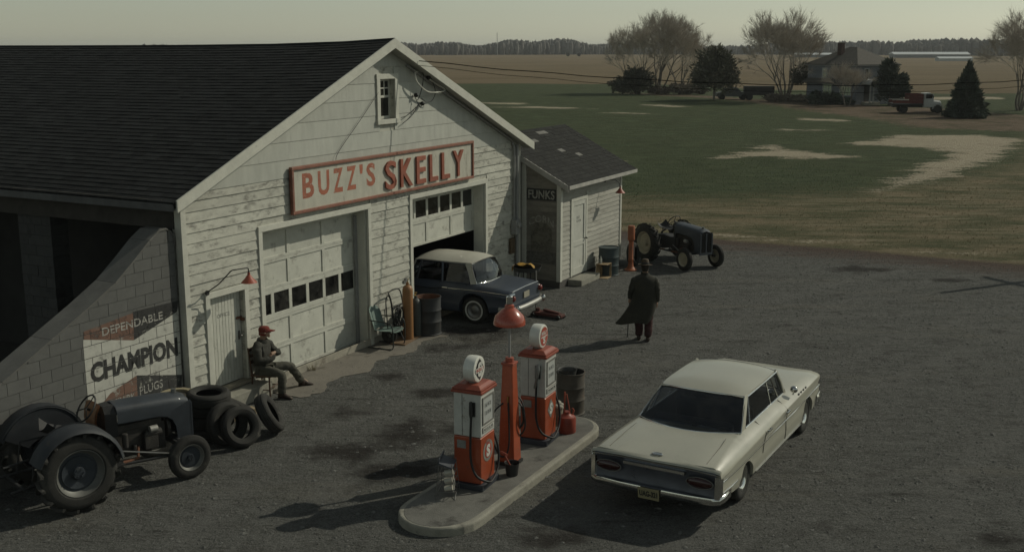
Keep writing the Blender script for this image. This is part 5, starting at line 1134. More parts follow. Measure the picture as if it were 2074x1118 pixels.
    m = MB(); m.tube(catmull([(-w - .05, y_, 1.12), (-w - .055, y_ + .01, .8), (-w - .06, y_ + .0, .45), (-w - .06, y_ - .09, .24), (-w + .04, -d - .09, .14), (-.05, -d - .10, .12), (.18, -d - .08, .24), (w + .02, -d - .05, .50), (w + .05, -d + .05, .75)], 7), .018, 8); m.build('hose', RUBBER, p, smooth=60)
    return p
pump('orange and white fuel pump nearest the camera with S diamond globe', -.56, 0, 4); pump('orange and white fuel pump at the far end with round red globe', 1.56, 1, 4)
# air tower with lamp
tw = thing('lamp_tower', 'tapered orange air tower with red dome lamp between the two pumps', 'lamp post', bp(.40, IC[1] + .0, IT + .003), BROT + R(4))
m = MB(); m.loft([[(-a, -a, z_), (a, -a, z_), (a, a, z_), (-a, a, z_)] for a, z_ in ((.138, .05), (.13, .3), (.095, 1.3), (.086, 1.60))], close=True, capa=True, capb=True); m.build('tower', ORANGE, tw, bevel=.012)
m = MB(); m.bx(-.16, .16, -.16, .16, 0, .05); m.build('base', BLACKIRON, tw)
m = MB(); m.bx(-.10, .10, -.10, .10, 1.602, 1.64); m.cyl((0, 0, 1.64), (0, 0, 1.71), .065, 14); m.build('tower_cap', RED, tw, bevel=.006)
m = MB(); m.cyl((0, 0, 1.71), (0, 0, 2.34), .022, 10); m.build('pole', GALV, tw, smooth=40)
m = MB(); m.lathe([(.035, 2.62), (.04, 2.55), (.07, 2.53), (.075, 2.49), (.12, 2.46), (.22, 2.36), (.245, 2.28), (.245, 2.23), (.235, 2.235), (.21, 2.32), (.1, 2.43), (.02, 2.46)], 32, 0); m.build('dome_shade', mat('glossy red dome enamel', (.33, .065, .035), .28, .12, 5, .03, stain=(.22, .06, .04), stain_amt=.35, coat=.5), tw, smooth=40)
m = MB(); m.cyl((0, 0, 2.55), (0, 0, 2.66), .05, 14); m.tube([(0, 0, 2.66), (.08, -.04, 2.68)], .03, 8); m.build('shade_neck', CHROME, tw, smooth=40)
m = MB(); m.ell((0, 0, 2.27), (.06, .06, .08)); m.build('bulb', MATS['frosted bulb'], tw, smooth=60)
m = MB()
for k in range(13): m.ell((.118 * 0 - .01, -.142 + k * .0015 * 0 - .0, .3), (.0, .0, .0), 3, 2) if False else m.ell((-.126 + k * .0031, .03, .35 + k * .095), (.008, .008, .008), 6, 4)
m.build('rivets', RED, tw)
m = MB(); m.tube(catmull([(-.11, .06, 1.0), (-.26, .16, .86), (-.34, .15, .55), (-.30, .05, .24), (-.22, -.03, .20), (-.20, -.08, .4), (-.14, -.05, .8), (-.12, -.03, 1.02)], 7), .013, 8); m.build('air_hose', RUBBER, tw, smooth=60)
m = MB(); m.tube([(-.12, -.02, 1.02), (-.125, -.03, 1.12)], .014, 6); m.build('air_chuck', mat('brass', (.30, .2, .07), .4, .1, 6, 0, metal=.8), tw)
m = MB()
for r_, dz_, dx in ((.24, 0, 0), (.20, -.04, .02), (.26, -.10, -.01)):
    m.tube([(.135 + dx + .02 * math.sin(k), -.02 + r_ * .75 * math.cos(k * math.pi / 12), .78 + dz_ + r_ * 1.15 * math.sin(k * math.pi / 12)) for k in range(24)], .014, 6, 0, True)
m.build('hose_coil', RUBBER, tw, smooth=60)
# bucket with squeegee
bk = thing('bucket', 'small black bucket with red squeegee at the foot of the tower', 'bucket', bp(-.03, IC[1] - .27, IT + .003), .3)
m = MB(); m.lathe([(.0, .005), (.085, .0), (.11, .20), (.118, .205), (.112, .20), (.09, .015), (0, .015)], 20); m.build('pail', BLACKIRON, bk, smooth=40)
m = MB(); m.lathe([(0, .15), (.10, .15)], 20); m.build('water', mat('dirty water', (.03, .03, .028), .1, .1, 4, 0), bk)
m = MB(); m.tube([(.0, .02, .10), (-.11, .05, .33)], .014, 8); m.box((-.11, .05, .34), (.05, .16, .03), (0, .5, .3)); m.build('squeegee', RED, bk)
# wire rack of oil cans
rk = thing('oil_rack', 'wire display rack with a dark top tray standing on the near end of the island', 'rack', bp(-1.14, IC[1] + .20, IT + .003), BROT + R(20)); rk.scale = (.84, .84, .84)
m = MB(); W3 = .0065
for x in (-.20, .20):
    for y in (-.14, .14): m.tube([(x * 1.15, y * 1.2, 0), (x * .92, y * .8, .62)], W3, 5)
for z_ in (.14, .28, .42):
    for x in (-.2, .2): m.tube([(x, -.14, z_), (x, .14, z_ - .02)], W3, 5)
    for y in (-.13, .13): m.tube([(-.21, y, z_), (.21, y, z_)], W3, 5)
m.tube([(-.23, -.165, 0), (.2, -.14, .14)], W3, 5); m.tube([(.23, -.165, 0), (-.2, -.14, .14)], W3, 5); m.build('wire_frame', STEEL, rk)
m = MB(); m.box((0, 0, .60), (.42, .26, .03), (.35, 0, 0)); m.box((0, .11, .67), (.42, .02, .12), (.2, 0, 0)); m.build('tray', mat('slate tray', (.06, .065, .075), .6, .2, 6, .1), rk)
canm = MB().lathe([(.0, -.07), (.047, -.07), (.049, -.066), (.046, -.062), (.046, .062), (.049, .066), (.047, .07), (0, .068)], 18, 0, Matrix.Rotation(R(90), 4, 'X')).mesh('oil_can', mat('white oil can', (.42, .40, .34), .4, .12, 12, .03, stain=(.25, .07, .04), stain_amt=.22, stain_scale=12, metal=.1), 40)
rkM = Matrix.Translation(rk.location) @ Matrix.Rotation(BROT + R(20), 4, 'Z') @ Matrix.Scale(.84, 4)
for k, (x, z_, lab) in enumerate([(-.13, .47, 'single white oil can at the top of the rack'), (-.15, .33, 'left white oil can in the middle row of the rack'), (-.03, .325, 'right white oil can in the middle row of the rack'), (-.15, .19, 'leftmost white oil can in the bottom row of the rack'), (-.045, .19, 'middle white oil can in the bottom row of the rack'), (.06, .19, 'rightmost white oil can in the bottom row of the rack')]):
    o = inst('oil_can', canm, None); o.matrix_world = rkM @ Matrix.Translation((x, -.05, z_)) @ Matrix.Rotation(R(-12), 4, 'X'); tag(o, lab, 'can', 'oil cans in the wire rack')
# red fuel can, basket and drums
gcn = thing('fuel_can', 'round red fuel can with upright handle beside the far pump', 'can', bp(2.12, IC[1] - .18, IT + .003), .4)
m = MB(); m.lathe([(0, 0), (.15, 0), (.155, .01), (.155, .24), (.14, .275), (.07, .31), (.055, .33), (.055, .36), (0, .36)], 24); m.build('can_body', mat('scuffed red can', (.26, .055, .035), .45, .2, 6, .08, stain=(.13, .05, .035), stain_amt=.45), gcn, smooth=40)
m = MB(); m.tube([(-.05, 0, .33), (-.03, .02, .70)], .014, 6); m.tube([(.06, 0, .33), (.0, .02, .66)], .012, 6); m.tube([(.1, 0, .28), (.13, 0, .36), (.1, .0, .40)], .018, 6); m.build('handle', RED, gcn, smooth=50)
bs = thing('basket', 'pale woven rag basket tucked between far pump and rusty drum', 'basket', bp(2.35, IC[1] + .18, IT + .003), .2)
m = MB(); m.lathe([(0, .01), (.14, .0), (.17, .30), (.18, .34), (.165, .33), (.13, .03), (0, .03)], 18); m.build('wicker', mat('woven straw', (.23, .21, .16), .9, .3, 20, .6, 90), bs, smooth=30)
m = MB()
for k in range(9): m.ell((.13 * math.cos(k * .7), .13 * math.sin(k * .7), .34 + .02 * math.sin(k * 2.1)), (.06, .06, .04), 8, 5)
m.build('rags', mat('pale rags', (.33, .31, .26), .95, .2, 14, .4), bs, smooth=70)
def drum(label, loc, m_, m_in, open_=True, h=.88, r=.29, group='steel drums'):
    d = thing('oil_drum', label, 'drum', loc, rng.uniform(0, 6), group)
    pr = [(r, 0), (r + .012, .01), (r + .012, .025), (r, .035)]
    for z_ in (h * .36, h * .66): pr += [(r, z_ - .03), (r + .014, z_), (r, z_ + .03)]
    pr += [(r, h - .03), (r + .012, h - .02), (r + .012, h), (r - .005, h)]
    m = MB(); m.lathe(pr, 32)
    if not open_: m.lathe([(r - .005, h), (r - .01, h - .02), (0, h - .02)], 32)
    m.build('shell', m_, d, smooth=35)
    if open_:
        m = MB(); m.lathe([(r - .005, h), (r - .012, h - .02), (r - .012, .05), (0, .05)], 32); m.build('inside', m_in, d, smooth=40)
    return d
DRG = mat('dark grey drum paint', (.04, .042, .042), .6, .25, 5, .1, stain=(.075, .055, .04), stain_amt=.35)
DRT = mat('green blue drum paint', (.035, .05, .052), .55, .2, 5, .1, stain=(.07, .06, .05), stain_amt=.35)
DRR = mat('grimy rusting drum', (.07, .062, .05), .75, .3, 5, .2, stain=(.10, .055, .035), stain_amt=.45)
drum('dark open topped drum with rusty inside beside the gas cylinders', bp(7.00, -.62, .014), DRG, RUST); drum('green blue drum with a dusty lid standing against the shed', bp(15.25, -1.62), DRT, RUST, False, .82)
d3 = drum('grimy open drum standing behind the far pump with a pail in it', (1.06, 19.25, 0), DRR, BLACKIRON, True, .78, .25)
ip = thing('pail', 'dark pail sitting in the mouth of the grimy drum', 'pail', (1.0, 19.2, .57), .3)
m = MB(); m.lathe([(0, .0), (.12, 0), (.165, .26), (.175, .265), (.16, .255), (.13, .02), (0, .02)], 24); m.build('pail_body', mat('zinc pail', (.09, .09, .085), .5, .2, 6, .05, metal=.4), ip, smooth=40)
# ================================================================== lawn chair
lc = thing('lawn_chair', 'pale green pressed metal lawn chair beside the closed overhead door', 'chair', bp(5.62, -.45, .014), azrot(112))
GRC = mat('chalky green chair paint', (.15, .205, .18), .6, .15, 6, .08, stain=(.09, .13, .11), stain_amt=.35, stain_scale=7)
m = MB(); rows = []
for i in range(9):
    f = i / 8; row = []
    for j in range(11):
        a_ = j / 10 * 2 - 1; wd = .235 * (1 - .35 * max(0, f - .55) ** 2 * 3.5); row.append((-.22 - .16 * f - .03 * (1 - a_ * a_), a_ * wd, .40 + .50 * f - (.05 * a_ * a_ if f > .8 else 0) + .015 * math.cos(a_ * 12)))
    rows.append(row)
m.loft(rows); m.loft([[(p[0] - .008, p[1], p[2]) for p in r_] for r_ in rows]); m.build('back', GRC, lc, smooth=60)
m = MB(); rows = [[(-.22 + .48 * i / 7, (j / 8 * 2 - 1) * .235, .385 + .03 * (j / 4 - 1) ** 2 - .05 * math.sin(i / 7 * math.pi) * .6 - (.05 * (i / 7) ** 6) + .03 * i / 7) for j in range(9)] for i in range(8)]
m.loft(rows); m.loft([[(p[0], p[1], p[2] - .008) for p in r_] for r_ in rows]); m.build('seat', GRC, lc, smooth=60)
for sy in (-1, 1):
    m = MB(); m.tube(catmull([(-.33, sy * .25, .62), (-.1, sy * .29, .62), (.16, sy * .29, .60), (.24, sy * .29, .52), (.26, sy * .28, .3), (.25, sy * .27, .07), (.18, sy * .27, .015), (-.1, sy * .27, .013), (-.38, sy * .26, .013)], 5), .0135, 8); m.build('frame_tube', mat('black green chair tube', (.025, .032, .03), .5, .2, 6, .05), lc, smooth=60)
m = MB(); m.tube([(.2, -.28, .39), (.2, .28, .39)], .011, 6); m.tube([(-.2, -.26, .39), (-.2, .26, .39)], .011, 6); m.build('cross_tube', BLACKIRON, lc)
# ================================================================== welding cart, cylinders
ct = thing('welding_cart', 'black hand cart with looped handles and coiled hoses behind the gas cylinders', 'cart', bp(6.20, -.38, .014), BROT + R(8))
m = MB()
for s_ in (-1, 1):
    m.tube(catmull([(s_ * .26, .0, .08), (s_ * .27, .04, .6), (s_ * .27, .10, 1.0), (s_ * .25, .16, 1.12), (0, .18, 1.15)], 4), .016, 8)
    m.tube([(s_ * .26, 0, .5), (s_ * .3, -.22, .1)], .014, 6)
for z_ in (.35, .8): m.tube([(-.26, .03, z_), (.26, .03, z_)], .014, 6)
m.build('cart_frame', BLACKIRON, ct, smooth=60)
m = MB(); m.bx(-.42, .55, -.30, .06, .0, .03); m.build('toe_plate', mat('rusty tan plate', (.17, .11, .065), .8, .3, 5, .2), ct)
for s_ in (-1, 1):
    m = MB(); m.lathe([(.06, -.03), (.15, -.035), (.18, -.02), (.18, .02), (.15, .035), (.06, .03)], 22, 0, Matrix.Translation((s_ * .34, .12, .18)) @ Matrix.Rotation(R(90), 4, 'Y')); m.build('cart_wheel', TYRE, ct, smooth=40)
m = MB()
for k in range(7):
    cz = .62 + .03 * math.sin(k * 2.3); cr = .17 + .03 * math.sin(k * 1.7); m.tube([(-.30 + .025 * k + cr * math.cos(j * math.pi / 10) * .9, -.02 - .012 * k + .02 * math.sin(j + k), cz + cr * 1.15 * math.sin(j * math.pi / 10)) for j in range(20)], .014, 6, 0, True)
m.build('coiled_hose', RUBBER, ct, smooth=60)
m = MB(); m.tube(catmull([(-.45, .08, .1), (-.48, .1, .7), (-.42, .14, 1.02), (-.28, .14, 1.06), (-.22, .12, .9), (-.26, .08, .7)], 4), .014, 6); m.build('bent_handle', BLACKIRON, ct, smooth=60)
def cylinder(label, loc, r, h, m_, gauges):
    c = thing('gas_cylinder', label, 'gas cylinder', loc, BROT, 'welding gas cylinders')
    m = MB(); m.lathe([(0, 0), (r * .96, 0), (r, .02), (r, h - r * 1.1), (r * .96, h - r * .75), (r * .8, h - r * .35), (r * .5, h - r * .1), (r * .32, h), (r * .30, h + .05), (0, h + .05)], 26); m.build('tank', m_, c, smooth=40)
    m = MB(); m.cyl((0, 0, h + .05), (0, 0, h + .12), .018, 8); m.cyl((0, 0, h + .12), (0, 0, h + .135), .04, 12); m.tube([(0, 0, h + .08), (-.10, -.02, h + .09)], .014, 6); m.build('valve', mat('brass', (.3, .2, .07)), c, smooth=40)
    if gauges:
        for dx, dz_ in ((-.10, .13), (-.17, .09)):
            m = MB(); m.cyl((dx, .0, h + dz_), (dx, -.05, h + dz_), .042, 16); m.build('gauge', STEEL, c, smooth=40)
    return c
cylinder('tall tan orange gas cylinder with gauges strapped to the cart', bp(6.30, -.52, .045), .118, 1.24, mat('tan orange cylinder paint', (.27, .135, .055), .5, .15, 5, .06, stain=(.16, .08, .04), stain_amt=.4), True)
cylinder('shorter dark green gas cylinder between the tall one and the drum', bp(6.66, -.50, .045), .125, .86, mat('dark green cylinder paint', (.05, .055, .05), .55, .2, 5, .06, stain=(.11, .09, .065), stain_amt=.42), False)
# ================================================================== jack, parts bin
jk = thing('floor_jack', 'low red trolley jack with upright handle behind the blue car', 'jack', bp(9.75, -2.35), BROT + R(85))
m = MB(); m.prism([(-.42, -.11), (.32, -.15), (.40, -.12), (.40, .12), (.32, .15), (-.42, .11)], .05, .12); m.box((-.1, 0, .15), (.45, .08, .06), (0, -.1, 0)); m.cyl((.3, 0, .12), (.3, 0, .2), .06, 10); m.build('jack_frame', mat('grimy red jack', (.085, .028, .022), .6, .3, 5, .1, stain=(.05, .03, .025), stain_amt=.5), jk, bevel=.008)
for x, y in ((-.36, -.14), (-.36, .14), (.34, -.17), (.34, .17)):
    m = MB(); m.cyl((x, y - .025, .055), (x, y + .025, .055), .055, 14); m.build('caster', BLACKIRON, jk, smooth=40)
m = MB(); m.tube([(.36, -.02, .12), (.38, -.04, 1.12)], .018, 8); m.build('handle', mat('worn handle steel', (.3, .29, .27), .4, .15, 6, .05, metal=.6), jk, smooth=50)
pb = thing('parts_bin', 'round dark parts tray on a stand with yellow tarpaulin by the garage corner', 'bin', bp(11.25, -1.0), 0)
m = MB(); m.lathe([(0, .78), (.34, .78), (.38, .90), (.395, .905), (.37, .89), (.33, .80), (0, .80)], 26); m.build('tray', DRG, pb, smooth=40)
m = MB()
for k in range(4): m.tube([(.3 * math.cos(k * 1.57 + .4), .3 * math.sin(k * 1.57 + .4), 0), (.22 * math.cos(k * 1.57 + .4), .22 * math.sin(k * 1.57 + .4), .8)], .018, 6)
m.build('stand_legs', BLACKIRON, pb)
m = MB(); rows = []
for i in range(7):
    rows.append([(-.40 + .10 * i, -.02 + .07 * j + .02 * math.sin(i * 1.3 + j), .93 + .035 * math.sin(i * 1.9 + j * 1.1) - .10 * max(0, abs(i - 3) - 2) - .06 * max(0, j - 3)) for j in range(6)])
m.loft(rows); m.loft([[(p[0], p[1], p[2] - .01) for p in r_] for r_ in rows]); m.build('tarpaulin', mat('mustard tarpaulin', (.36, .21, .04), .7, .25, 6, .2), pb, smooth=70)
# ================================================================== things along the shed
cr = thing('wooden_crate', 'small open wooden crate on its side between the shed step and the drum', 'crate', bp(14.80, -1.66), BROT + R(6))
CW = mat('tan crate wood', (.26, .19, .11), .8, .25, 5, .3, 60, stretch=(.4, 1, 1))
a = .20
for q in ((-a, a, -.17, .17, 0, .018), (-a, a, -.17, .17, .40, .418), (-a, a, .155, .17, .019, .399), (a - .018, a, -.17, .154, .019, .399)): MB().bx(*q).build('crate_board', CW, cr)
for z_ in (.05, .16, .27): MB().bx(-a - .002, a - .019, -.168, -.15, z_, z_ + .085).build('crate_slat', CW, cr) if False else None
bt = thing('bottle', 'small pale bottle standing on the crate by the shed wall', 'bottle', bp(14.72, -1.60, .42), 0)
m = MB(); m.lathe([(0, 0), (.035, 0), (.036, .12), (.015, .17), (.014, .21), (0, .21)], 14); m.build('bottle_glass', mat('pale bottle', (.4, .4, .36), .3, .1, 5, 0), bt, smooth=40)
ps = thing('grease_pump', 'rusty orange upright column pump with flared foot by the shed corner', 'pump', bp(16.15, -1.95), BROT)
m = MB(); m.lathe([(0, 0), (.19, 0), (.19, .03), (.12, .07), (.085, .13), (.072, .25), (.072, .30), (.078, .31), (.078, .34), (.07, .35), (.068, .88), (.105, .92), (.105, 1.30), (.09, 1.34), (0, 1.345)], 22); m.build('column', mat('rusty orange column paint', (.24, .075, .03), .55, .2, 5, .1, stain=(.12, .05, .03), stain_amt=.42), ps, smooth=40)
m = MB(); m.tube([(.07, .05, .9), (.14, .08, 1.15), (.14, .08, 1.28)], .014, 6); m.tube([(.1, 0, .96), (.16, -.05, .7), (.13, -.05, .4)], .012, 6); m.build('crank_handle', STEEL, ps, smooth=50)
# ================================================================== tyres
def tyre_mesh(r, w, name='worn_tyre'):
    ri = r * .56; h = w / 2; m = MB()
    pr = [(ri, -h * .55), (ri + .012, -h * .72), (ri + .05, -h * .92), ((r + ri) / 2 + .02, -h), (r - .045, -h * .93), (r - .018, -h * .80), (r - .004, -h * .62)]
    pr2 = [(r, -h * .5), (r - .01, -h * .46), (r - .01, -h * .30), (r, -h * .26), (r + .002, -h * .04), (r - .009, -h * .02), (r - .009, h * .02), (r + .002, h * .04), (r, h * .26), (r - .01, h * .30), (r - .01, h * .46), (r, h * .5)]
    pr3 = [(a_, -b_) for a_, b_ in pr[::-1]]
    inner = [(ri + .02, h * .4), (r - .03, h * .7), (r - .028, 0), (r - .03, -h * .7), (ri + .02, -h * .4), (ri, -h * .55)]
    m.lathe(pr + pr2 + pr3 + inner, 36); return m.mesh(name, TYRE, 32)
TM = tyre_mesh(.345, .20); TM2 = tyre_mesh(.365, .22); TM3 = tyre_mesh(.33, .19)
def tyre(label, mesh, loc, axis_, spin=0):
    o = inst('tyre', mesh, None); o.rotation_mode = 'QUATERNION'; o.rotation_quaternion = Vector(axis_).normalized().to_track_quat('Z', 'Y'); o.location = loc; return tag(o, label, 'tyre', 'old tyres heaped by the office')
tyre('worn tyre leaning at the front of the heap with its hole showing', TM, (-4.50, 17.52, .335), (.62, -.66, .36)); tyre('worn tyre half hidden behind the front leaning one', TM2, (-4.76, 17.66, .35), (.66, -.62, .22))
tyre('dark tyre leaning steeply at the right edge of the heap', TM2, (-4.15, 18.15, .36), (.88, .10, .50)); tyre('topmost tyre lying flat on the stack beside the office step', TM2, (-5.12, 17.95, .72), (.05, -.03, 1))
tyre('second tyre of the flat stack under the topmost one', TM, (-5.16, 18.0, .50), (0, .02, 1)); tyre('third tyre of the flat stack beside the office step', TM2, (-5.10, 18.02, .295), (-.02, .02, 1)); tyre('lowest tyre of the flat stack resting on the gravel', TM, (-5.14, 17.98, .10), (0, 0, 1))
tyre('tyre slumped between the flat stack and the leaning tyres', TM3, (-4.72, 18.22, .42), (.45, .25, .86))
tyre('tyre leaning behind the orange column by the shed corner', TM2, (3.66, 33.0, .36), (.9, -.4, .12))
wb = thing('wooden_box', 'dark wooden box against the painted block wall behind the tractor hood', 'box', bp(-.75, -.42), BROT)
for k in range(4): MB().bx(-.42, .42, -.26, -.24, .02 + k * .165, .17 + k * .165).build('box_board', DARKWOOD, wb); MB().bx(-.42, .42, .24, .26, .02 + k * .165, .17 + k * .165).build('box_board', DARKWOOD, wb)
for s_ in (-1, 1): MB().bx(s_ * .42 - .01, s_ * .42 + .01, -.238, .238, .02, .66).build('box_end', DARKWOOD, wb)
MB().bx(-.43, .43, -.265, .265, .662, .682).build('box_lid', DARKWOOD, wb)
m = MB(); rr = bp(-.72, -.42, .705); m.lathe([(.20, -.02), (.29, -.022), (.305, 0), (.29, .022), (.20, .02), (.205, 0), (.20, -.02)], 32, 0)
tag(m.build('wheel_ring', mat('pale tan ring', (.30, .26, .17), .7, .15, 6, .1), None, smooth=40, loc=rr), 'pale tan wheel ring lying on the dark wooden box', 'ring')
tm2 = thing('timber_post', 'short pale timber balk lying behind the tyre heap by the office step', 'timber', bp(.15, -.75, .0), BROT + R(-20))
MB().bx(-.5, .5, -.09, .09, 0, .16).build('balk', mat('pale timber', (.25, .2, .13), .85, .3, 4, .4, stretch=(.3, 1, 1)), tm2, bevel=.01)

for k, (u_, v_, lab) in enumerate(((3.35, -.06, 'dry weed growing at the foot of the closed overhead door'), (1.98, -.12, 'dry weed tuft by the left edge of the overhead door'))):
    w_ = thing('weed', lab, 'weed', bp(u_, v_, .012), 0, 'weeds along the garage'); m = MB()
    for j in range(26):
        a_ = rng.uniform(0, 6.28); l_ = rng.uniform(.08, .22); d_ = Vector((math.cos(a_) * .6, math.sin(a_) * .35 - .2, 1)).normalized(); p = Vector((rng.uniform(-.1, .1), rng.uniform(-.05, .02), 0)); e_ = p + d_ * l_; m.add([p + Vector((-.006, 0, 0)), p + Vector((.006, 0, 0)), e_], [(0, 1, 2)])
    m.build('stems', DRYG, w_)
# ================================================================== people
from mathutils import noise as mnoise
def skin(name, nodes, edges, mat_, parent, sub=3):
    """continuous body grown over a posed skeleton; nodes: (x, y, z, rx[, ry]); first node is the root"""
    me_ = bpy.data.meshes.new(name); me_.from_pydata([n[:3] for n in nodes], edges, [])
    o = link(bpy.data.objects.new(name, me_)); o.modifiers.new('skin', 'SKIN')
    for i, n in enumerate(nodes):
        sv = me_.skin_vertices[0].data[i]; sv.radius = (n[3], n[4] if len(n) > 4 else n[3]); sv.use_root = (i == 0)
    s_ = o.modifiers.new('sub', 'SUBSURF'); s_.levels = s_.render_levels = sub
    bpy.context.view_layer.update(); m2 = evaluated(o); o.modifiers.clear(); o.data = m2; m2.materials.clear(); m2.materials.append(mat_)
    if name in ('jacket', 'trousers', 'sleeve'):      # cloth folds
        for v_ in m2.vertices: c_ = v_.co; v_.co = c_ + v_.normal * (.016 * mnoise.noise(Vector((c_.x * 9, c_.y * 9, c_.z * 16))) + .007 * mnoise.noise(c_ * 34))
    for p in m2.polygons: p.use_smooth = True
    o.parent = parent; return o
SKIN = mat('weathered skin', (.30, .19, .13), .6, .12, 10, .1)
COAT = mat('dark green brown overcoat', (.030, .029, .021), .95, .3, 5, .4, 50, stain=(.045, .04, .028), stain_amt=.4, fine=.15)
TROU = mat('dark maroon trousers', (.045, .018, .017), .9, .25, 6, .3)
BOOT = mat('dark brown boots', (.035, .022, .014), .6, .25, 8, .15)
FELT = mat('brown felt hat', (.06, .042, .026), .9, .2, 7, .2)
HAIR = mat('dark hair', (.02, .015, .01), .8, .2, 9, .2)
JACK = mat('olive grey work jacket', (.040, .039, .032), .95, .2, 7, .35, 60, stain=(.045, .044, .037), stain_amt=.4)
OLIV = mat('olive grey work trousers', (.075, .072, .056), .95, .2, 7, .35, 60, stain=(.06, .058, .047), stain_amt=.4)
CAPR = mat('dark red cap wool', (.13, .022, .015), .9, .2, 8, .3)
def hand(parent, base, dirv, side, curl, up=(0, 0, 1)):
    """palm with four fingers and a thumb, part of the body group"""
    d = Vector(dirv).normalized(); u_ = Vector(up); s_ = d.cross(u_).normalized() * side; n_ = s_.cross(d).normalized()
    m = MB(); b = Vector(base)
    m.tube([b - d * .02, b + d * .02, b + d * .055, b + d * .09], [.024, .032, .038, .034], 8)
    for k, ln in enumerate((.068, .078, .072, .056)):
        o_ = b + d * .088 + s_ * (-.027 + k * .018); p1 = o_ + d * ln * .45 * math.cos(curl * .4) - n_ * ln * .45 * math.sin(curl * .4); p2 = p1 + d * ln * .33 * math.cos(curl) - n_ * ln * .33 * math.sin(curl); p3 = p2 + d * ln * .26 * math.cos(curl * 1.5) - n_ * ln * .26 * math.sin(curl * 1.5)
        m.tube([o_ - d * .015, p1, p2, p3], [.010, .0095, .0085, .006], 6)
    t0 = b + d * .03 - s_ * .03; m.tube([t0, t0 - s_ * .02 + d * .03 - n_ * .01, t0 - s_ * .018 + d * .055 - n_ * .025], [.013, .011, .008], 6)
    return m
# ---- walking man, seen from behind (local: x right, y forward)
wm = thing('person', 'person in long dark overcoat and brimmed hat walking away with a cane', 'person', (2.97, 24.30, 0), R(-6))
hd = [(0, 0, .98, .11, .08), (0, 0, 1.15, .12, .08), (0, .0, 1.36, .12, .08), (0, .015, 1.50, .065), (0, .03, 1.58, .06), (0, .045, 1.66, .085, .10), (0, .05, 1.74, .08, .095),
      (.17, .0, 1.40, .05), (.25, -.02, 1.16, .045), (.24, .06, .92, .038), (-.17, 0, 1.40, .05), (-.27, -.02, 1.18, .045), (-.29, .10, .97, .038),
      (.10, 0, .90, .11), (.105, .05, .52, .075), (.10, -.06, .14, .05), (.105, .06, .05, .045), (-.10, 0, .90, .11), (-.11, .07, .52, .075), (-.10, .06, .12, .05), (-.11, .18, .05, .045)]
eg = [(0, 1), (1, 2), (2, 3), (3, 4), (4, 5), (5, 6), (2, 7), (7, 8), (8, 9), (2, 10), (10, 11), (11, 12), (0, 13), (13, 14), (14, 15), (15, 16), (0, 17), (17, 18), (18, 19), (19, 20)]
skin('body', hd, eg, SKIN, wm)
tr = [(0, 0, .93, .13, .10), (.10, 0, .84, .105), (.11, .05, .52, .105), (.10, -.05, .17, .095), (.10, -.05, .09, .085), (-.10, 0, .84, .105), (-.115, .07, .52, .105), (-.10, .06, .16, .095), (-.10, .07, .08, .085)]
skin('trousers', tr, [(0, 1), (1, 2), (2, 3), (3, 4), (0, 5), (5, 6), (6, 7), (7, 8)], TROU, wm)
for x, y in ((.10, -.04), (-.10, .08)):
    m = MB(); m.loft([[(x + w_ * math.cos(k * math.pi / 5), y + dy + .0, .002 + h_ * max(0, .5 + .5 * math.sin(k * math.pi / 5))) for k in range(10)] for dy, w_, h_ in ((-.09, .03, .08), (-.06, .045, .12), (.02, .048, .12), (.09, .05, .075), (.16, .048, .055), (.20, .03, .035))], close=True, capa=True, capb=True); m.build('boot', BOOT, wm, smooth=60)
# overcoat: shoulders, back with a centre vent, wind-blown skirt to the left
prof = [(1.545, .075, .075, 0, .02), (1.51, .13, .10, 0, .01), (1.475, .215, .125, 0, 0), (1.42, .255, .15, 0, -.01), (1.32, .265, .165, 0, -.01), (1.15, .265, .165, 0, 0), (.98, .275, .165, -.005, 0), (.82, .30, .18, -.03, 0), (.68, .325, .20, -.075, 0), (.54, .345, .215, -.13, .01), (.43, .365, .22, -.19, .02)]
m = MB(); secs = []
for i, (z_, rx, ry, cx, cy) in enumerate(prof):
    s_ = []
    fl = max(0, (1.0 - z_) / .57)
    for k in range(28):
        an = 2 * math.pi * k / 28; fold = 1 + .05 * fl * math.sin(an * 6 + 1.0) + .02 * math.sin(an * 9 + z_ * 9); c, s2 = math.cos(an), math.sin(an)
        x = cx + rx * c * fold * (1 - .10 * fl if c > 0 else 1 + .18 * fl ** 1.5); y = cy + ry * s2 * fold; zz = z_ - (.04 * fl * (-c) if c < 0 else 0) + .02 * fl * math.sin(an * 3)
        s_.append((x, y, zz))
    secs.append(s_)
m.loft(secs, close=True); m.loft([[(p[0] * .97, p[1] * .97, p[2] + .002) for p in s_] for s_ in secs[6:]], close=True); m.build('overcoat', COAT, wm, smooth=70)
for s_, P_ in ((1, [(.16, 0, 1.44, .095), (.23, -.015, 1.37, .095), (.275, -.03, 1.14, .08), (.275, .05, .93, .072), (.27, .065, .90, .070)]), (-1, [(-.16, 0, 1.44, .095), (-.23, -.015, 1.37, .095), (-.295, -.03, 1.16, .08), (-.315, .08, .985, .072), (-.315, .10, .95, .07)])): skin('sleeve', P_, [(k, k + 1) for k in range(4)], COAT, wm)
m = MB(); m.loft([[(rx * math.cos(k * math.pi / 9), cy + ry * math.sin(k * math.pi / 9), z_) for k in range(18)] for z_, rx, ry, cy in ((1.47, .10, .09, 0), (1.54, .095, .09, .01), (1.575, .085, .08, .02))], close=True); m.build('collar', COAT, wm, smooth=60)
hand(wm, (.268, .075, .90), (0, .12, -1), 1, .7, (0, 1, 0)).build('hand', SKIN, wm, smooth=60); hand(wm, (-.315, .11, .95), (-.05, .25, -1), -1, 1.1, (0, 1, 0)).build('hand', SKIN, wm, smooth=60)
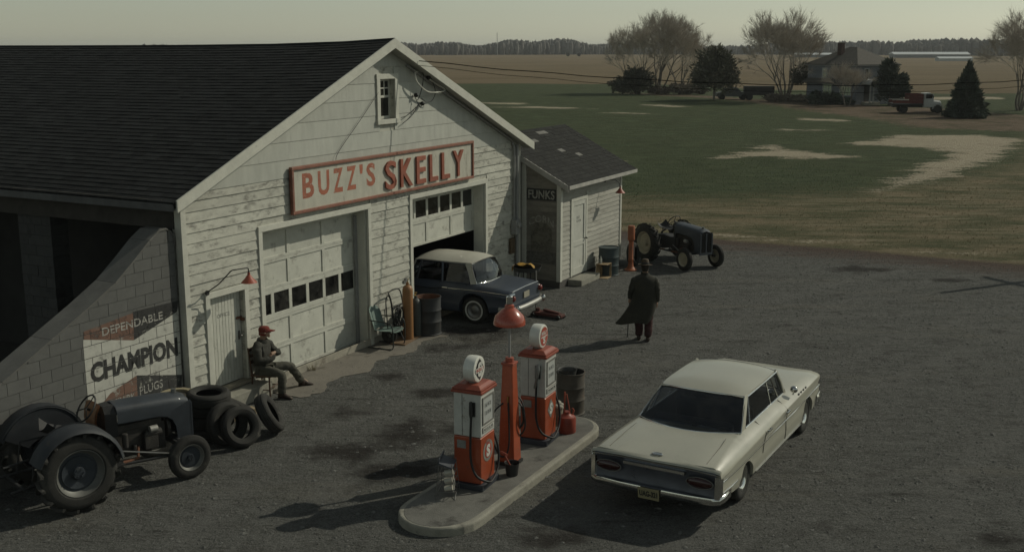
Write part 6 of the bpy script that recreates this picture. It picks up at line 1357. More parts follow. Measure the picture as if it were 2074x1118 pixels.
m = MB(); m.lathe([(.0, .13), (.05, .135), (.075, .12), (.088, .06), (.092, .012), (.15, .0), (.165, .008), (.166, .002), (.15, -.008), (.09, -.004), (0, -.004)], 26, 0, Matrix.Translation((0, .045, 1.735)) @ Matrix.Rotation(R(-6), 4, 'X') @ Matrix.Diagonal((1, 1.12, 1, 1))); m.build('hat', FELT, wm, smooth=50)
m = MB(); m.lathe([(.0885, .058), (.0925, .055), (.0945, .014), (.091, .012)], 26, 0, Matrix.Translation((0, .045, 1.735)) @ Matrix.Rotation(R(-6), 4, 'X') @ Matrix.Diagonal((1, 1.12, 1, 1))); m.build('hat_band', BLACKIRON, wm, smooth=50)
m = MB(); m.loft([[(rx * math.cos(k * math.pi / 9), cy + .09 * math.sin(k * math.pi / 9), z_) for k in range(18)] for z_, rx, cy in ((1.60, .07, .015), (1.66, .088, .025), (1.73, .088, .035))], close=True); m.build('hair', HAIR, wm, smooth=60)
cn = thing('walking_cane', 'thin dark cane held in the left hand of the walking person', 'cane', (0, 0, 0), 0)
M6 = Matrix.Translation(wm.location) @ Matrix.Rotation(R(-6), 4, 'Z')
m = MB(); m.M = M6; m.tube(catmull([(-.27, .08, .86), (-.30, .12, .90), (-.325, .16, .87), (-.34, .19, .6), (-.36, .24, .01)], 5), .011, 8); m.build('cane_shaft', BLACKIRON, cn, smooth=60)
# ---- seated man (local: x to his left, y forward)
SX, SY_ = 1.66, -.31
sm = thing('person', 'person in red cap and olive work clothes sitting with folded arms by the office door', 'person', bp(SX, SY_), BROT + R(180) + R(12))
# joints: x positive = his left
J = dict(pel=(0, -.02, .50), bel=(0, -.03, .68), che=(0, -.04, .88), nec=(0, -.02, 1.03), nk2=(.005, .0, 1.09), hd1=(.02, .02, 1.16), hd2=(.02, .02, 1.24))
nodes = [(0, -.02, .52, .11, .09), (0, -.04, .70, .12, .09), (0, -.05, .90, .12, .08), (0, -.03, 1.06, .06), (.0, -.01, 1.12, .055), (.015, .015, 1.20, .08, .095), (.015, .015, 1.275, .078, .092),
         (-.18, -.04, .95, .05), (-.27, .06, .74, .042), (-.05, .20, .79, .034), (.18, -.04, .95, .05), (.28, .06, .75, .042), (.05, .21, .845, .034),
         (-.10, .02, .49, .07), (-.17, .42, .48, .05), (-.13, .40, .12, .035), (-.14, .50, .05, .035), (.10, .02, .49, .07), (.38, .35, .50, .05), (.70, .42, .13, .035), (.78, .50, .05, .035)]
skin('body', nodes, eg, SKIN, sm)
skin('jacket', [(0, -.02, .54, .195, .155), (0, -.045, .70, .20, .16), (0, -.055, .90, .21, .16), (0, -.04, 1.02, .095, .09), (-.15, -.045, 1.0, .095), (-.225, -.03, .95, .098), (-.31, .06, .73, .085), (-.10, .21, .77, .07), (.02, .21, .80, .055), (.15, -.045, 1.0, .095), (.225, -.03, .95, .098), (.315, .06, .74, .085), (.12, .23, .83, .07), (.0, .235, .86, .055)],
     [(0, 1), (1, 2), (2, 3), (2, 4), (4, 5), (5, 6), (6, 7), (7, 8), (2, 9), (9, 10), (10, 11), (11, 12), (12, 13)], JACK, sm)
m = MB(); m.loft([[(rx * math.cos(k * math.pi / 9), cy + ry * math.sin(k * math.pi / 9), z_) for k in range(18)] for z_, rx, ry, cy in ((.50, .185, .155, -.01), (.56, .19, .16, -.02), (.60, .185, .155, -.03))], close=True); m.build('jacket_hem', JACK, sm, smooth=60)
m = MB(); m.loft([[(rx * math.cos(k * math.pi / 9), cy + ry * math.sin(k * math.pi / 9), z_ + .015 * math.cos(k * math.pi / 9 + 1.57)) for k in range(18)] for z_, rx, ry, cy in ((1.02, .10, .09, -.04), (1.09, .085, .085, -.02), (1.11, .095, .095, -.02), (1.05, .12, .11, -.03))], close=True); m.build('collar', JACK, sm, smooth=60)
skin('trousers', [(0, -.02, .52, .17, .13), (-.10, .04, .505, .115), (-.165, .42, .50, .092), (-.15, .44, .42, .09), (-.135, .41, .15, .08), (-.135, .41, .09, .076), (.10, .04, .505, .115), (.36, .33, .51, .092), (.40, .36, .45, .09), (.64, .40, .16, .08), (.69, .42, .10, .076)], [(0, 1), (1, 2), (2, 3), (3, 4), (4, 5), (0, 6), (6, 7), (7, 8), (8, 9), (9, 10)], OLIV, sm)
m = MB(); m.tube([(-.135, .415, .04), (-.135, .41, .20)], .056, 10); m.build('boot_shaft', BOOT, sm, smooth=50); m = MB(); m.tube([(.70, .43, .04), (.64, .41, .20)], .056, 10); m.build('boot_shaft', BOOT, sm, smooth=50)
for x, y, rz2 in ((-.135, .42, 0), (.70, .43, -35)):
    m = MB(); m.M = Matrix.Translation((x, y, 0)) @ Matrix.Rotation(R(rz2), 4, 'Z'); m.loft([[(w_ * math.cos(k * math.pi / 5), dy, .002 + h_ * max(0, .5 + .5 * math.sin(k * math.pi / 5))) for k in range(10)] for dy, w_, h_ in ((-.09, .03, .09), (-.06, .045, .16), (.02, .048, .15), (.09, .05, .085), (.16, .048, .06), (.20, .03, .035))], close=True, capa=True, capb=True); m.build('boot', BOOT, sm, smooth=60)
hand(sm, (.06, .20, .785), (1, -.35, .15), 1, .5, (0, 0, 1)).build('hand', SKIN, sm, smooth=60); hand(sm, (-.03, .235, .862), (-1, -.3, -.2), 1, .5, (0, 0, 1)).build('hand', SKIN, sm, smooth=60)
# face, turned to his left
HM = Matrix.Translation((.015, .02, 1.235)) @ Matrix.Rotation(R(-38), 4, 'Z')
m = MB(); m.M = HM; m.ell((0, .0, 0), (.078, .096, .115), 18, 12); m.ell((0, .098, -.012), (.014, .022, .024), 8, 6); m.ell((0, .075, -.085), (.035, .03, .03), 10, 6); m.ell((.08, -.01, -.01), (.012, .022, .032), 8, 6); m.ell((-.08, -.01, -.01), (.012, .022, .032), 8, 6); m.build('head', SKIN, sm, smooth=70)
m = MB(); m.M = HM
for s_ in (-1, 1): m.ell((s_ * .03, .088, .012), (.012, .008, .007), 8, 5)
m.build('eyes', HAIR, sm, smooth=70); m = MB(); m.M = HM; m.ell((0, .09, -.055), (.024, .008, .005), 8, 5); m.build('mouth', mat('lips', (.2, .09, .07), .6, .1, 5, 0), sm, smooth=70)
m = MB(); m.M = HM; m.lathe([(.088, .0), (.092, .04), (.089, .075), (.074, .105), (.04, .118), (0, .12)], 22, 0, Matrix.Translation((0, -.008, .0)) @ Matrix.Diagonal((1, 1.16, .95, 1))); m.loft([[(.085 * math.sin(a_), .088 * math.cos(a_) + .0, .045), (.075 * math.sin(a_), .088 * math.cos(a_) + .115 * math.cos(a_ * .8), .015), (.075 * math.sin(a_), .088 * math.cos(a_) + .113 * math.cos(a_ * .8), .005), (.085 * math.sin(a_), .088 * math.cos(a_), .035)] for a_ in [R(x) for x in range(-75, 76, 15)]]); m.build('cap', CAPR, sm, smooth=50)
m = MB(); m.M = HM; m.lathe([(.088, -.055), (.090, -.015)], 16, 0, Matrix.Translation((0, -.008, 0)) @ Matrix.Diagonal((1, 1.16, 1, 1)), arc=math.pi * 1.1, a0=math.pi * .95); m.build('ear_flap', CAPR, sm, smooth=60)
for c in sm.children:      # his left side lies towards the overhead doors
    c.data.transform(Matrix.Scale(-1, 4, Vector((1, 0, 0)))); c.data.flip_normals()
chh = thing('wooden_chair', 'plain brown wooden chair under the seated person', 'chair', bp(SX, SY_), BROT + R(180) + R(12))
CHW = mat('brown chair wood', (.09, .05, .028), .6, .25, 6, .1, stretch=(1, 1, .3))
m = MB(); m.bx(-.21, .21, -.20, .22, .405, .435); m.build('seat', CHW, chh, bevel=.01)
for x, y, h_ in ((-.18, .18, .405), (.18, .18, .405), (-.18, -.17, .95), (.18, -.17, .95)):
    m = MB(); m.tube([(x * 1.08, y * 1.08, 0), (x, y, .40)] + ([(x, y - .07, h_)] if h_ > .5 else []), .017, 8); m.build('leg', CHW, chh, smooth=50)
for z_ in (.66, .78, .90): MB().bx(-.18, .18, -.245 + (z_ - .9) * -.1, -.225 + (z_ - .9) * -.1, z_ - .03, z_ + .03).build('back_slat', CHW, chh)
for P_ in (((-.19, .19, .2), (.19, .19, .2)), ((-.19, -.18, .22), (.19, -.18, .22)), ((-.19, .19, .16), (-.19, -.18, .16)), ((.19, .19, .16), (.19, -.18, .16))): m = MB(); m.tube(P_, .010, 6); m.build('rung', CHW, chh, smooth=50)
# ================================================================== far landscape
BARK = mat('bare winter branches', (.42, .37, .31), .95, .25, 1.5, .0, fine=.2); BARK2 = mat('grey trunk bark', (.17, .15, .125), .95, .3, 3, .3)
def bare_tree(label, loc, h, trunks, Rw, seed, levels=5, zc=.56, group='bare winter trees'):
    """forking stems that fill a domed envelope of half-width Rw with fine twigs"""
    rg = random.Random(seed); T = thing('bare_tree', label, 'tree', loc, 0, group); tr_ = MB(); cr_ = MB(); tips = []
    C_ = Vector((0, 0, h * zc)); rz2 = h * (1 - zc)
    def inside(p): q = p - C_; return (q.x / Rw) ** 2 + (q.y / Rw) ** 2 + (q.z / (rz2 if q.z > 0 else h * zc * .8)) ** 2
    def grow(p, d, ln, r, lv):
        n = 3; pts = [p]; dd = d.copy()
        for k in range(n):
            dd = (dd + Vector((rg.gauss(0, .11), rg.gauss(0, .11), rg.gauss(.03, .06)))).normalized(); q = pts[-1] + dd * ln / n
            pts.append(q)
            if lv < levels and inside(q) > rg.uniform(.85, 1.08): break
        r1 = max(r * .6, .012)
        (tr_ if lv >= levels - 1 else cr_).tube(pts, [lerp(r, r1, k / n) for k in range(len(pts))], 6 if lv >= levels - 1 else (4 if lv > 1 else 3), cap=False)
        if lv <= 1 or len(pts) < 4: tips.append((pts, dd))
        if lv == 0 or len(pts) < 4: return
        for k in range(3 if lv < levels else 3):
            a_ = rg.uniform(0, 2 * math.pi); sp_ = rg.uniform(.30, .75) * (1.0 if k else .3)
            q = Matrix.Rotation(a_, 3, dd) @ dd.orthogonal().normalized(); nd = (dd * math.cos(sp_) + q * math.sin(sp_)); nd.z += .03; nd.normalize()
            st_ = pts[-1] if k < 2 else pts[-2].lerp(pts[-1], rg.uniform(.0, .8))
            grow(st_, nd, ln * rg.uniform(.68, .90), max(r1 * rg.uniform(.6, .85) if k else r1, .011), lv - 1)
    for i in range(trunks):
        a_ = 2 * math.pi * i / trunks + rg.uniform(-.4, .4); tilt = Rw / h * rg.uniform(.35, 1.05)
        d = Vector((math.cos(a_) * tilt, math.sin(a_) * tilt, 1)).normalized()
        grow(Vector((math.cos(a_) * .22, math.sin(a_) * .22, -.1)), d, h * .24 * rg.uniform(.9, 1.15), h * .0135, levels)
    tv = []; tf = []
    for pts, dd in tips:
        for k in range(12):
            p = rg.choice(pts[1:]); d = (dd + Vector((rg.gauss(0, .38), rg.gauss(0, .38), rg.gauss(.1, .3)))).normalized(); ln = rg.uniform(.4, 1.1); e = p + d * ln
            w = d.cross(Vector((0, 1, 0))); w = w.normalized() * .009 if w.length > .01 else Vector((.009, 0, 0)); b_ = len(tv); tv += [p - w, p + w, e]; tf.append((b_, b_ + 1, b_ + 2))
    cr_.add(tv, tf)
    tr_.build('trunk', BARK2, T, smooth=60); cr_.build('crown', BARK, T); return T
def gp_(x, y): # helper used only to note ground spots read off a survey sketch
    return (x, y, 0)
bare_tree('left bare tree of the grey clump beyond the field', gp_(17.6, 158), 10.6, 4, 4.3, 11); bare_tree('tall bare tree in the middle of the grey clump beyond the field', gp_(20.8, 160), 11.5, 5, 5.0, 5)
bare_tree('right bare tree of the grey clump beside the dark cedar', gp_(23.8, 159), 10.4, 4, 4.2, 23); bare_tree('big spreading bare tree with forked trunk left of the farmhouse', gp_(33.3, 137), 11.3, 6, 5.5, 9)
bare_tree('bare tree at the right edge of the picture behind the spruce', gp_(52.9, 117), 10.4, 5, 5.0, 31); bare_tree('small bare tree standing before the farmhouse wall', gp_(37.4, 125.5), 5.6, 3, 2.4, 41, 4)
NEED = mat('dark evergreen needles', (.05, .062, .045), .9, .5, .8, 0); NEED2 = mat('brown green cedar foliage', (.115, .112, .078), .9, .5, .8, 0); BUSH = mat('dark bramble twigs', (.16, .135, .105), .95, .5, .8, 0)
def leafy(label, name, loc, h, shape, n, size, m_, cat='tree', group='evergreens beyond the field', trunk=True, seed=1):
    g_ = np.random.default_rng(seed); T = thing(name, label, cat, loc, 0, group)
    if trunk:
        m = MB(); m.tube([(0, 0, -.1), (0, 0, h * .85)], [.18, .04], 7); m.build('trunk', BARK2, T, smooth=60)
    P_ = shape(g_, n); V_ = np.empty((len(P_), 3, 3)); 
    a_ = g_.normal(0, 1, (len(P_), 3)); a_ /= np.linalg.norm(a_, axis=1)[:, None]; b_ = np.cross(a_, g_.normal(0, 1, (len(P_), 3))); b_ /= np.linalg.norm(b_, axis=1)[:, None]
    out = P_ - np.array([0, 0, 0]); out[:, 2] *= .3; out /= (np.linalg.norm(out, axis=1)[:, None] + 1e-6); a_ = a_ * .6 + out * .7
    s_ = size * g_.uniform(.5, 1.3, len(P_))[:, None]
    V_[:, 0] = P_ - b_ * s_ * .32; V_[:, 1] = P_ + b_ * s_ * .32; V_[:, 2] = P_ + a_ * s_
    me_ = bpy.data.meshes.new('crown'); me_.from_pydata(V_.reshape(-1, 3).tolist(), [], np.arange(len(P_) * 3).reshape(-1, 3).tolist()); me_.materials.append(m_)
    inst('crown', me_, T); return T
def spruce_shape(h, r):
    def f(g_, n):
        z_ = h * (1 - np.sqrt(g_.uniform(0, 1, n))) ; tier = .80 + .28 * np.abs(np.sin(z_ * 3.6 + g_.normal(0, .15, n))); an = g_.uniform(0, 2 * math.pi, n); lob = 1 + .22 * np.sin(an * 5 + z_ * 2.3) + .12 * np.sin(an * 11 + z_ * 5)
        rad = r * (1 - z_ / h) ** .85 * tier * lob * (.45 + .55 * np.sqrt(g_.uniform(0, 1, n))); return np.stack([rad * np.cos(an), rad * np.sin(an), z_ + .1 - rad * .10], -1)
    return f
def clump_shape(blobs):
    def f(g_, n):
        w = np.array([b[3] * b[4] * b[5] for b in blobs]) ** .67; ix = g_.choice(len(blobs), n, p=w / w.sum()); B_ = np.array(blobs)[ix]
        d = g_.normal(0, 1, (n, 3)); d /= np.linalg.norm(d, axis=1)[:, None]; rr = (g_.uniform(.4, 1.0, n) * (1 + .22 * np.sin(d[:, 0] * 5 + ix * 2.1) * np.sin(d[:, 2] * 6 + ix) + .10 * g_.normal(0, 1, n)))[:, None]; return B_[:, :3] + d * rr * B_[:, 3:6]
    return f
leafy('dark conical spruce standing alone near the farm truck', 'spruce_tree', (42.9, 106, 0), 5.1, spruce_shape(5.0, 1.7), 9000, .34, NEED, seed=3)
leafy('rounded dark cedar right of the bare clump', 'cedar_tree', (24.9, 138.5, 0), 6.6, clump_shape([(0, 0, 3.2, 2.7, 2.6, 2.3), (-.6, 0, 4.8, 1.9, 1.8, 1.5), (.8, 0, 4.6, 1.8, 1.8, 1.6), (.1, 0, 5.8, 1.1, 1.1, .9), (-1.6, 0, 2.6, 1.5, 1.5, 1.3), (1.8, .2, 2.9, 1.3, 1.3, 1.5)]), 9000, .38, NEED2, seed=5)
leafy('dark broad evergreen hugging the right side of the farmhouse', 'yew_tree', (42.6, 126.5, 0), 5.2, clump_shape([(0, 0, 2.0, 1.7, 1.5, 1.9), (-.4, 0, 3.6, 1.1, 1.0, 1.2), (.9, 0, 1.8, 1.3, 1.2, 1.3), (-.5, 0, 4.6, .6, .6, .6), (1.2, 0, 2.9, .7, .7, .7)]), 7000, .34, NEED, seed=7)
leafy('evergreen mass between the forked bare tree and the farmhouse', 'yew_tree', (35.7, 136, 0), 5.0, clump_shape([(0, 0, 3.2, 1.9, 1.4, 1.3), (1.3, 0, 3.7, 1.4, 1.2, .9), (-1.0, 0, 2.8, 1.1, 1.0, .9)]), 6000, .32, NEED2, seed=8)
leafy('dark bramble thicket at the foot of the bare clump', 'bramble_bush', (17.0, 157, 0), 3.2, clump_shape([(-1.2, 0, 1.2, 2.2, 1.5, 1.2), (.8, 0, 1.9, 2.0, 1.5, 1.6), (-.2, 0, 2.6, 1.2, 1.0, 1.1)]), 6000, .36, NEED2, 'bush', 'bushes by the farmhouse', False, 9)
leafy('low twiggy scrub under the bare clump beside the cedar', 'scrub_bush', (22.3, 158, 0), 1.6, clump_shape([(-1.5, 0, .5, 2.2, 1.2, .6), (1.8, 0, .7, 2.2, 1.2, .8), (4, 0, .5, 1.2, 1, .6)]), 4500, .34, BUSH, 'bush', 'bushes by the farmhouse', False, 10)
leafy('brush pile at the foot of the forked bare tree', 'brush_pile', (32.2, 134.5, 0), 1.2, clump_shape([(0, 0, .4, 2.0, 1.0, .5), (2.0, 0, .35, 1.6, 1, .5), (-.8, 0, .5, .8, .6, .5)]), 3500, .30, BUSH, 'bush', 'bushes by the farmhouse', False, 12)
leafy('dark shrubs along the foot of the farmhouse wall', 'shrub', (36.0, 127.6, 0), 1.8, clump_shape([(-1.2, 0, .7, 1.2, .8, .9), (.3, 0, .6, 1.0, .7, .8), (1.6, 0, .45, 1.2, .6, .5)]), 4500, .28, NEED, 'bush', 'bushes by the farmhouse', False, 13)
# ---- farmhouse, corner towards the yard
fh = thing('farmhouse', 'two storey grey blue farmhouse with hipped roof and brick chimney beyond the field', 'house', (39.0, 127.6, 0), azrot(60))
# local +x runs along the left face away (azimuth 60 -> here mirrored below), local faces: -y faces right front, -x faces left front
FW = mat('blue grey farmhouse clapboard', (.17, .18, .20), .85, .12, 2, .2); FRF = mat('grey brown farmhouse shingles', (.075, .068, .058), .95, .25, 3, .3); FTR = mat('farmhouse white trim', (.42, .42, .40), .7, .1, 3, 0); FGL = glass('farmhouse pane', (.06, .06, .06), .08)
Lx, Ly, ZE, ZA = 6.4, 7.6, 4.5, 6.45
MB().bx(0, Lx, 0, Ly, 0, ZE).build('wall', FW, fh)
for k in range(20):
    z_ = .1 + k * .22; m = MB(); m.bx(-.022, -.001, -.02, Ly + .02, z_, z_ + .205); m.build('clapboard', FW, fh); m = MB(); m.bx(-.001, Lx + .02, -.022, -.001, z_, z_ + .205); m.build('clapboard', FW, fh)
rf_ = link(bpy.data.objects.new('roof', None)); rf_.parent = fh; o_ = .35
c4 = [(-o_, -o_, ZE), (Lx + o_, -o_, ZE), (Lx + o_, Ly + o_, ZE), (-o_, Ly + o_, ZE)]; ap_ = [(3.2, 3.2, ZA), (3.2, 4.4, ZA)]
for f in ((c4[0], c4[1], ap_[0]), (c4[1], c4[2], ap_[1], ap_[0]), (c4[2], c4[3], ap_[1]), (c4[3], c4[0], ap_[0], ap_[1])):
    m = MB(); m.add(list(f) + [(p[0], p[1], p[2] - .1) for p in f], [tuple(range(len(f))), tuple(range(2 * len(f) - 1, len(f) - 1, -1))] + [(i, (i + 1) % len(f), len(f) + (i + 1) % len(f), len(f) + i) for i in range(len(f))]); m.build('roof_slope', FRF, rf_)
MB().bx(-o_, Lx + o_, -o_, Ly + o_, ZE - .14, ZE - .101).build('eave', FTR, fh)
MB().bx(1.5, 2.05, 4.0, 4.6, ZA - 1.4, ZA + .45).build('chimney', mat('dark chimney brick', (.07, .045, .037), .9, .3, 4, .4), rf_)
MB().bx(1.45, 2.10, 3.95, 4.65, ZA + .45, ZA + .52).build('chimney_cap', CONC, rf_)
def fwin(face, a, b, z0, z1, n=2, rows=2):
    w = link(bpy.data.objects.new('window', None)); w.parent = fh; M = Matrix() if face == 'R' else Matrix(((0, 1, 0, 0), (1, 0, 0, 0), (0, 0, 1, 0), (0, 0, 0, 1)))
    m = MB(); m.M = M
    for q in ((a - .09, a, z0 - .08, z1 + .09), (b, b + .09, z0 - .08, z1 + .09), (a, b, z1, z1 + .09), (a - .03, b + .03, z0 - .08, z0)): m.bx(q[0], q[1], -.09, -.02, q[2], q[3])
    m.build('frame', FTR, w); m = MB(); m.M = M
    for k in range(1, n): x = lerp(a, b, k / n); m.bx(x - .025, x + .025, -.07, -.03, z0, z1)
    for k in range(1, rows): z_ = lerp(z0, z1, k / rows); m.bx(a, b, -.068, -.032, z_ - .02, z_ + .02)
    if n > 1 or rows > 1: m.build('sash', FTR, w)
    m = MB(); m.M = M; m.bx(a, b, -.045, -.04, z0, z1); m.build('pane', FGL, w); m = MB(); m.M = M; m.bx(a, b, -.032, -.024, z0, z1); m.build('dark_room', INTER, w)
fwin('R', 1.2, 1.75, 2.9, 4.0, 1, 2); fwin('R', 4.2, 4.8, 2.9, 4.0, 1, 2); fwin('R', 3.6, 4.6, .9, 2.1, 2, 2)
fwin('L', .75, 2.35, 1.05, 2.05, 4, 1); fwin('L', 3.7, 5.0, 1.1, 2.2, 3, 2); fwin('L', 1.0, 1.6, 3.0, 4.0, 1, 2); fwin('L', 4.6, 5.2, 3.0, 4.0, 1, 2)
m = MB(); m.add([(-1.0, -.1, 2.45), (-1.0, Ly, 2.45), (-.02, Ly, 2.9), (-.02, -.1, 2.9), (-1.0, -.1, 2.37), (-1.0, Ly, 2.37), (-.02, Ly, 2.82), (-.02, -.1, 2.82)], [(0, 3, 2, 1), (4, 5, 6, 7), (0, 1, 5, 4), (0, 4, 7, 3), (1, 2, 6, 5)]); m.build('pent_roof', FRF, fh)
pch = link(bpy.data.objects.new('porch', None)); pch.parent = fh
MB().bx(.9, 2.6, -1.3, -.03, 0, .3).build('porch_floor', CONC, pch)
for x in (1.0, 1.55, 2.5): MB().bx(x - .06, x + .06, -1.25, -1.13, .3, 2.3).build('porch_post', FTR, pch)
m = MB(); m.loft([[(1.75 + 1.0 * math.cos(a_), y, 2.28 + .62 * math.sin(a_)) for a_ in [math.pi * k / 10 for k in range(11)]] for y in (-1.35, -.03)]); m.loft([[(1.75 + .88 * math.cos(a_), y, 2.28 + .5 * math.sin(a_)) for a_ in [math.pi * k / 10 for k in range(11)]] for y in (-1.35, -.03)]); m.loft([[(1.75 + r_ * math.cos(a_), -1.35, 2.28 + (r_ - .38) * math.sin(a_)) for a_ in [math.pi * k / 10 for k in range(11)]] for r_ in (.88, 1.0)]); m.build('porch_hood', FTR, pch)
MB().bx(1.3, 2.2, -.06, -.025, .3, 2.3).build('door', INTER, pch)
# ---- farm truck
ft = thing('farm_truck', 'old farm truck with white cab and dark red open box before the spruce', 'truck', (40.5, 112.6, 0), azrot(97))
TW_ = mat('chalky white truck paint', (.45, .45, .42), .5, .12, 3, .03); TR_ = mat('dark red truck box', (.10, .028, .022), .8, .3, 3, .2); TB = mat('pale plank edge', (.33, .31, .27), .8, .2, 3, .1)
MB().bx(-2.3, 1.9, -.35, .35, .55, .75).build('chassis', BLACKIRON, ft)
m = MB(); m.loft([[(x, -w_, z0), (x, w_, z0), (x, w_, z1), (x, w_ * .85, z2), (x, -w_ * .85, z2), (x, -w_, z1)] for x, w_, z0, z1, z2 in ((.55, .85, .6, 1.45, 1.5), (.58, .85, .6, 1.45, 1.95), (1.2, .85, .6, 1.4, 2.0), (1.5, .8, .6, 1.35, 1.42))], close=True, capa=True, capb=True); m.build('cab', TW_, ft, smooth=30)
m = MB(); m.loft([[(x, -w_, .65), (x, w_, .65), (x, w_, z1), (x, w_ * .6, z1 + .15), (x, -w_ * .6, z1 + .15), (x, -w_, z1)] for x, w_, z1 in ((1.5, .6, 1.15), (2.2, .52, 1.08), (2.35, .45, .95))], close=True, capa=True, capb=True); m.build('bonnet', TW_, ft, smooth=40)
for sy in (-1, 1):
    m = MB(); m.lathe([(.50, -.12), (.55, -.12), (.55, .14), (.50, .14)], 12, 0, Matrix.Translation((2.0, sy * .74, .42)) @ Matrix.Rotation(R(90), 4, 'X'), arc=math.pi, a0=0); m.build('mudguard', TW_, ft, smooth=40)
    m = MB(); m.bx(.75, 1.35, sy * .86 - .01, sy * .86 + .01, 1.45, 1.88); m.build('cab_window', FGL, ft)
    for x in (2.0, -1.3): m = MB(); m.lathe([(.0, -.06), (.22, -.10), (.34, -.12), (.40, -.08), (.40, .08), (.34, .12), (.22, .1), (0, .06)], 18, 0, Matrix.Translation((x, sy * .72, .40)) @ Matrix.Rotation(R(90), 4, 'X')); m.build('wheel', TYRE, ft, smooth=40)
m = MB(); m.bx(1.52, 1.54, -.65, .65, 1.43, 1.85); m.build('windscreen', FGL, ft)
MB().bx(-2.5, .45, -1.0, 1.0, .78, .95).build('bed', BLACKIRON, ft)
for sy in (-1, 1):
    for k in range(3): MB().bx(-2.45 if k < 1 else -.9, .42, sy * .98 - .025, sy * .98 + .025, .97 + k * .32, 1.26 + k * .32).build('side_board', TR_, ft)
    MB().bx(-2.5, -.9, sy * .99 - .04, sy * .99 + .04, 1.26, 1.33).build('rail', TB, ft)
for k in range(3): MB().bx(.42, .47, -1, 1, .97 + k * .32, 1.26 + k * .32).build('head_board', TR_, ft)
# ---- farm clutter by the forked tree
cw = thing('farm_wagon', 'dark derelict wagon body left of the forked bare tree', 'wagon', (30.6, 140, 0), azrot(95))
MB().bx(-1.7, 1.9, -.9, .9, .6, 1.7).build('wagon_body', mat('dark weathered wagon', (.04, .04, .038), .9, .3, 2, .2), cw)
for x in (-1.1, 1.3): m = MB(); m.lathe([(0, -.95), (.4, -.95), (.4, .95), (0, .95)], 14, 0, Matrix.Translation((x, 0, .4)) @ Matrix.Rotation(R(90), 4, 'X')); m.build('wheel', TYRE, cw, smooth=40)
oc = thing('old_car', 'grey derelict car body standing left of the dark wagon', 'car', (27.6, 141, 0), azrot(92))
m = MB(); m.loft([[(x, -.75, .4), (x, .75, .4), (x, .75, z1), (x, .6, z2), (x, -.6, z2), (x, -.75, z1)] for x, z1, z2 in ((-2.0, .8, .85), (-1.2, .95, 1.0), (-.8, 1.0, 1.5), (.5, 1.0, 1.5), (1.0, .95, 1.0), (2.0, .85, .9))], close=True, capa=True, capb=True); m.build('body', mat('dull grey car body', (.12, .125, .125), .6, .2, 3, .1), oc, smooth=30)
for x in (-1.3, 1.3): m = MB(); m.lathe([(0, -.78), (.33, -.78), (.33, .78), (0, .78)], 14, 0, Matrix.Translation((x, 0, .33)) @ Matrix.Rotation(R(90), 4, 'X')); m.build('wheel', TYRE, oc, smooth=40)
# ---- distant sheds, bales, mast, woods
FWM = mat('white metal shed', (.5, .52, .5), .6, .06, .5, 0); FRM = mat('grey metal shed', (.20, .21, .21), .6, .1, .5, 0)
for nm_3, lab, cx, cy, ln, h_, m_, dpt in (('poultry_shed', 'long low grey roofed shed at the far edge of the brown field', 246, 668, 44, 3.4, FRM, 10), ('poultry_shed', 'shorter bright white shed in front of the long grey one', 203, 520, 15, 2.0, FWM, 6), ('poultry_shed', 'pale long shed far left behind the farmhouse roof', 183, 690, 22, 2.8, FRM, 8)):
    s_ = thing(nm_3, lab, 'shed', (cx, cy, 0), 0, 'far farm sheds')
    MB().bx(-ln / 2, ln / 2, -dpt / 2, dpt / 2, 0, h_ * .6).build('wall', FRM if m_ is FRM else FWM, s_)
    m = MB(); m.add([(-ln / 2 - .5, -dpt / 2 - .5, h_ * .6), (ln / 2 + .5, -dpt / 2 - .5, h_ * .6), (ln / 2 + .5, 0, h_), (-ln / 2 - .5, 0, h_), (ln / 2 + .5, dpt / 2 + .5, h_ * .6), (-ln / 2 - .5, dpt / 2 + .5, h_ * .6)], [(0, 1, 2, 3), (3, 2, 4, 5), (0, 3, 5), (1, 4, 2)]); m.build('roof', mat('pale metal roof', (.50, .52, .52), .5, .06, .5, 0), s_)
for k, (x, lab) in enumerate(((38, 'left of two dark bales far out on the brown field'), (45.5, 'right of two dark bales far out on the brown field'))):
    b_ = thing('hay_bale', lab, 'bale', (x, 770, 0), 0, 'far bales'); m = MB(); m.lathe([(0, -1.2), (1.2, -1.2), (1.25, 0), (1.2, 1.2), (0, 1.2)], 16, 0, Matrix.Translation((0, 0, 1.2)) @ Matrix.Rotation(R(90), 4, 'X')); m.build('bale_roll', mat('dark bale', (.05, .045, .035), .9, .3, 1, 0), b_, smooth=40)
mst = thing('far_mast', 'thin pale mast rising before the far woods', 'mast', (-11.5, 880, 0), 0); m = MB(); m.tube([(0, 0, 0), (0, 0, 17)], [.35, .2], 5); m.build('mast_pole', GALV, mst)
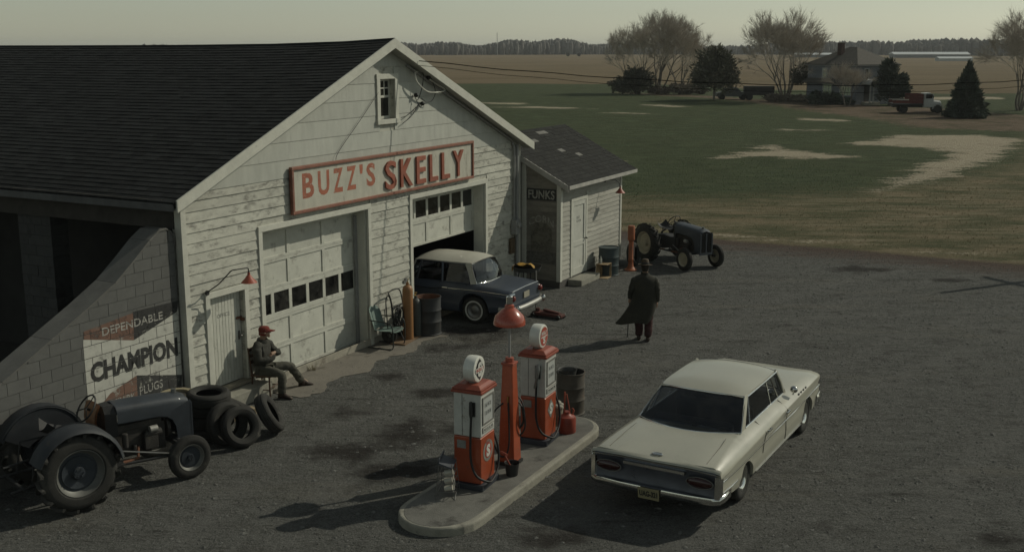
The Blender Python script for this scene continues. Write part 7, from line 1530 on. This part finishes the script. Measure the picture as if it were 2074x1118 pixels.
# far woods: one grey mass of bare trees
wn = 9500; wx = nrng.uniform(-620, 820, wn); wy = 905 + nrng.uniform(0, 150, wn) + 40 * np.sin(wx * .011); wy = np.where(wx > 150, wy - 110 * np.clip((wx - 150) / 300, 0, 1), wy)
env = 9.0 + 1.6 * np.sin(wx * .021 + 1) + 1.3 * np.sin(wx * .057) + 1.2 * np.sin(wx * .13 + 2); hh = env * nrng.uniform(.72, 1.12, wn) * np.where(wx < -110, .62, 1.0)
cv = []; cf = []
g6 = [(math.cos(k * math.pi / 3), math.sin(k * math.pi / 3)) for k in range(6)]
for i in range(wn):
    b = len(cv); r_ = hh[i] * nrng.uniform(.14, .28); x, y, h_ = wx[i], wy[i], hh[i]
    for (zf, rf2) in ((.0, .5), (.45, .98), (.84, .72)):
        for c, s_ in g6: k2 = nrng.uniform(.7, 1.25); cv.append((x + c * r_ * rf2 * k2, y + s_ * r_ * rf2 * k2, h_ * zf * nrng.uniform(.92, 1.08)))
    cv.append((x, y, h_))
    for l in range(2):
        for k in range(6): cf.append((b + l * 6 + k, b + l * 6 + (k + 1) % 6, b + (l + 1) * 6 + (k + 1) % 6, b + (l + 1) * 6 + k))
    for k in range(6): cf.append((b + 12 + k, b + 12 + (k + 1) % 6, b + 18))
me_ = bpy.data.meshes.new('far_woods'); me_.from_pydata(cv, [], cf); me_.materials.append(mat('distant bare woodland', (.16, .152, .14), 1, .15, .08, 0, spec=0, fine=.15, bscale=.6))
tag(link(bpy.data.objects.new('far_woods', me_)), 'grey band of bare woodland along the horizon', 'woods', kind='stuff')
tw_ = []
tn = 45000; tx = nrng.uniform(-620, 820, tn); ti = nrng.integers(0, wn, tn)
tx = wx[ti] + nrng.normal(0, 2.2, tn); tyy = wy[ti] - nrng.uniform(0, 3, tn); tz = hh[ti] * nrng.uniform(.55, .95, tn); th = nrng.uniform(.4, 1.3, tn)
vv = np.empty((tn, 3, 3)); vv[:, 0] = np.stack([tx - .16, tyy, tz], -1); vv[:, 1] = np.stack([tx + .16, tyy, tz], -1); vv[:, 2] = np.stack([tx + nrng.normal(0, .5, tn), tyy, tz + th], -1)
me_ = bpy.data.meshes.new('far_twigs'); me_.from_pydata(vv.reshape(-1, 3).tolist(), [], np.arange(tn * 3).reshape(-1, 3).tolist()); me_.materials.append(MATS['distant bare woodland'])
tag(link(bpy.data.objects.new('far_twigs', me_)), 'thin bare twigs fringing the top of the far woods', 'twigs', kind='stuff')
# ================================================================== thin winter haze over the fields
m = MB(); m.bx(-2400, 2400, -250, 3300, -1.3, 19)
hz = m.build('haze', bpy.data.materials.new('winter haze')); hm = hz.data.materials[0]; hm.use_nodes = True; t = hm.node_tree; t.nodes.clear()
pv = N(t, 'ShaderNodeVolumePrincipled'); pv.inputs['Color'].default_value = (.92, .95, .97, 1); pv.inputs['Density'].default_value = .00018; pv.inputs['Anisotropy'].default_value = .2
t.links.new(pv.outputs[0], N(t, 'ShaderNodeOutputMaterial').inputs['Volume']); tag(hz, 'thin pale winter haze hanging over the far fields', 'haze', kind='stuff')
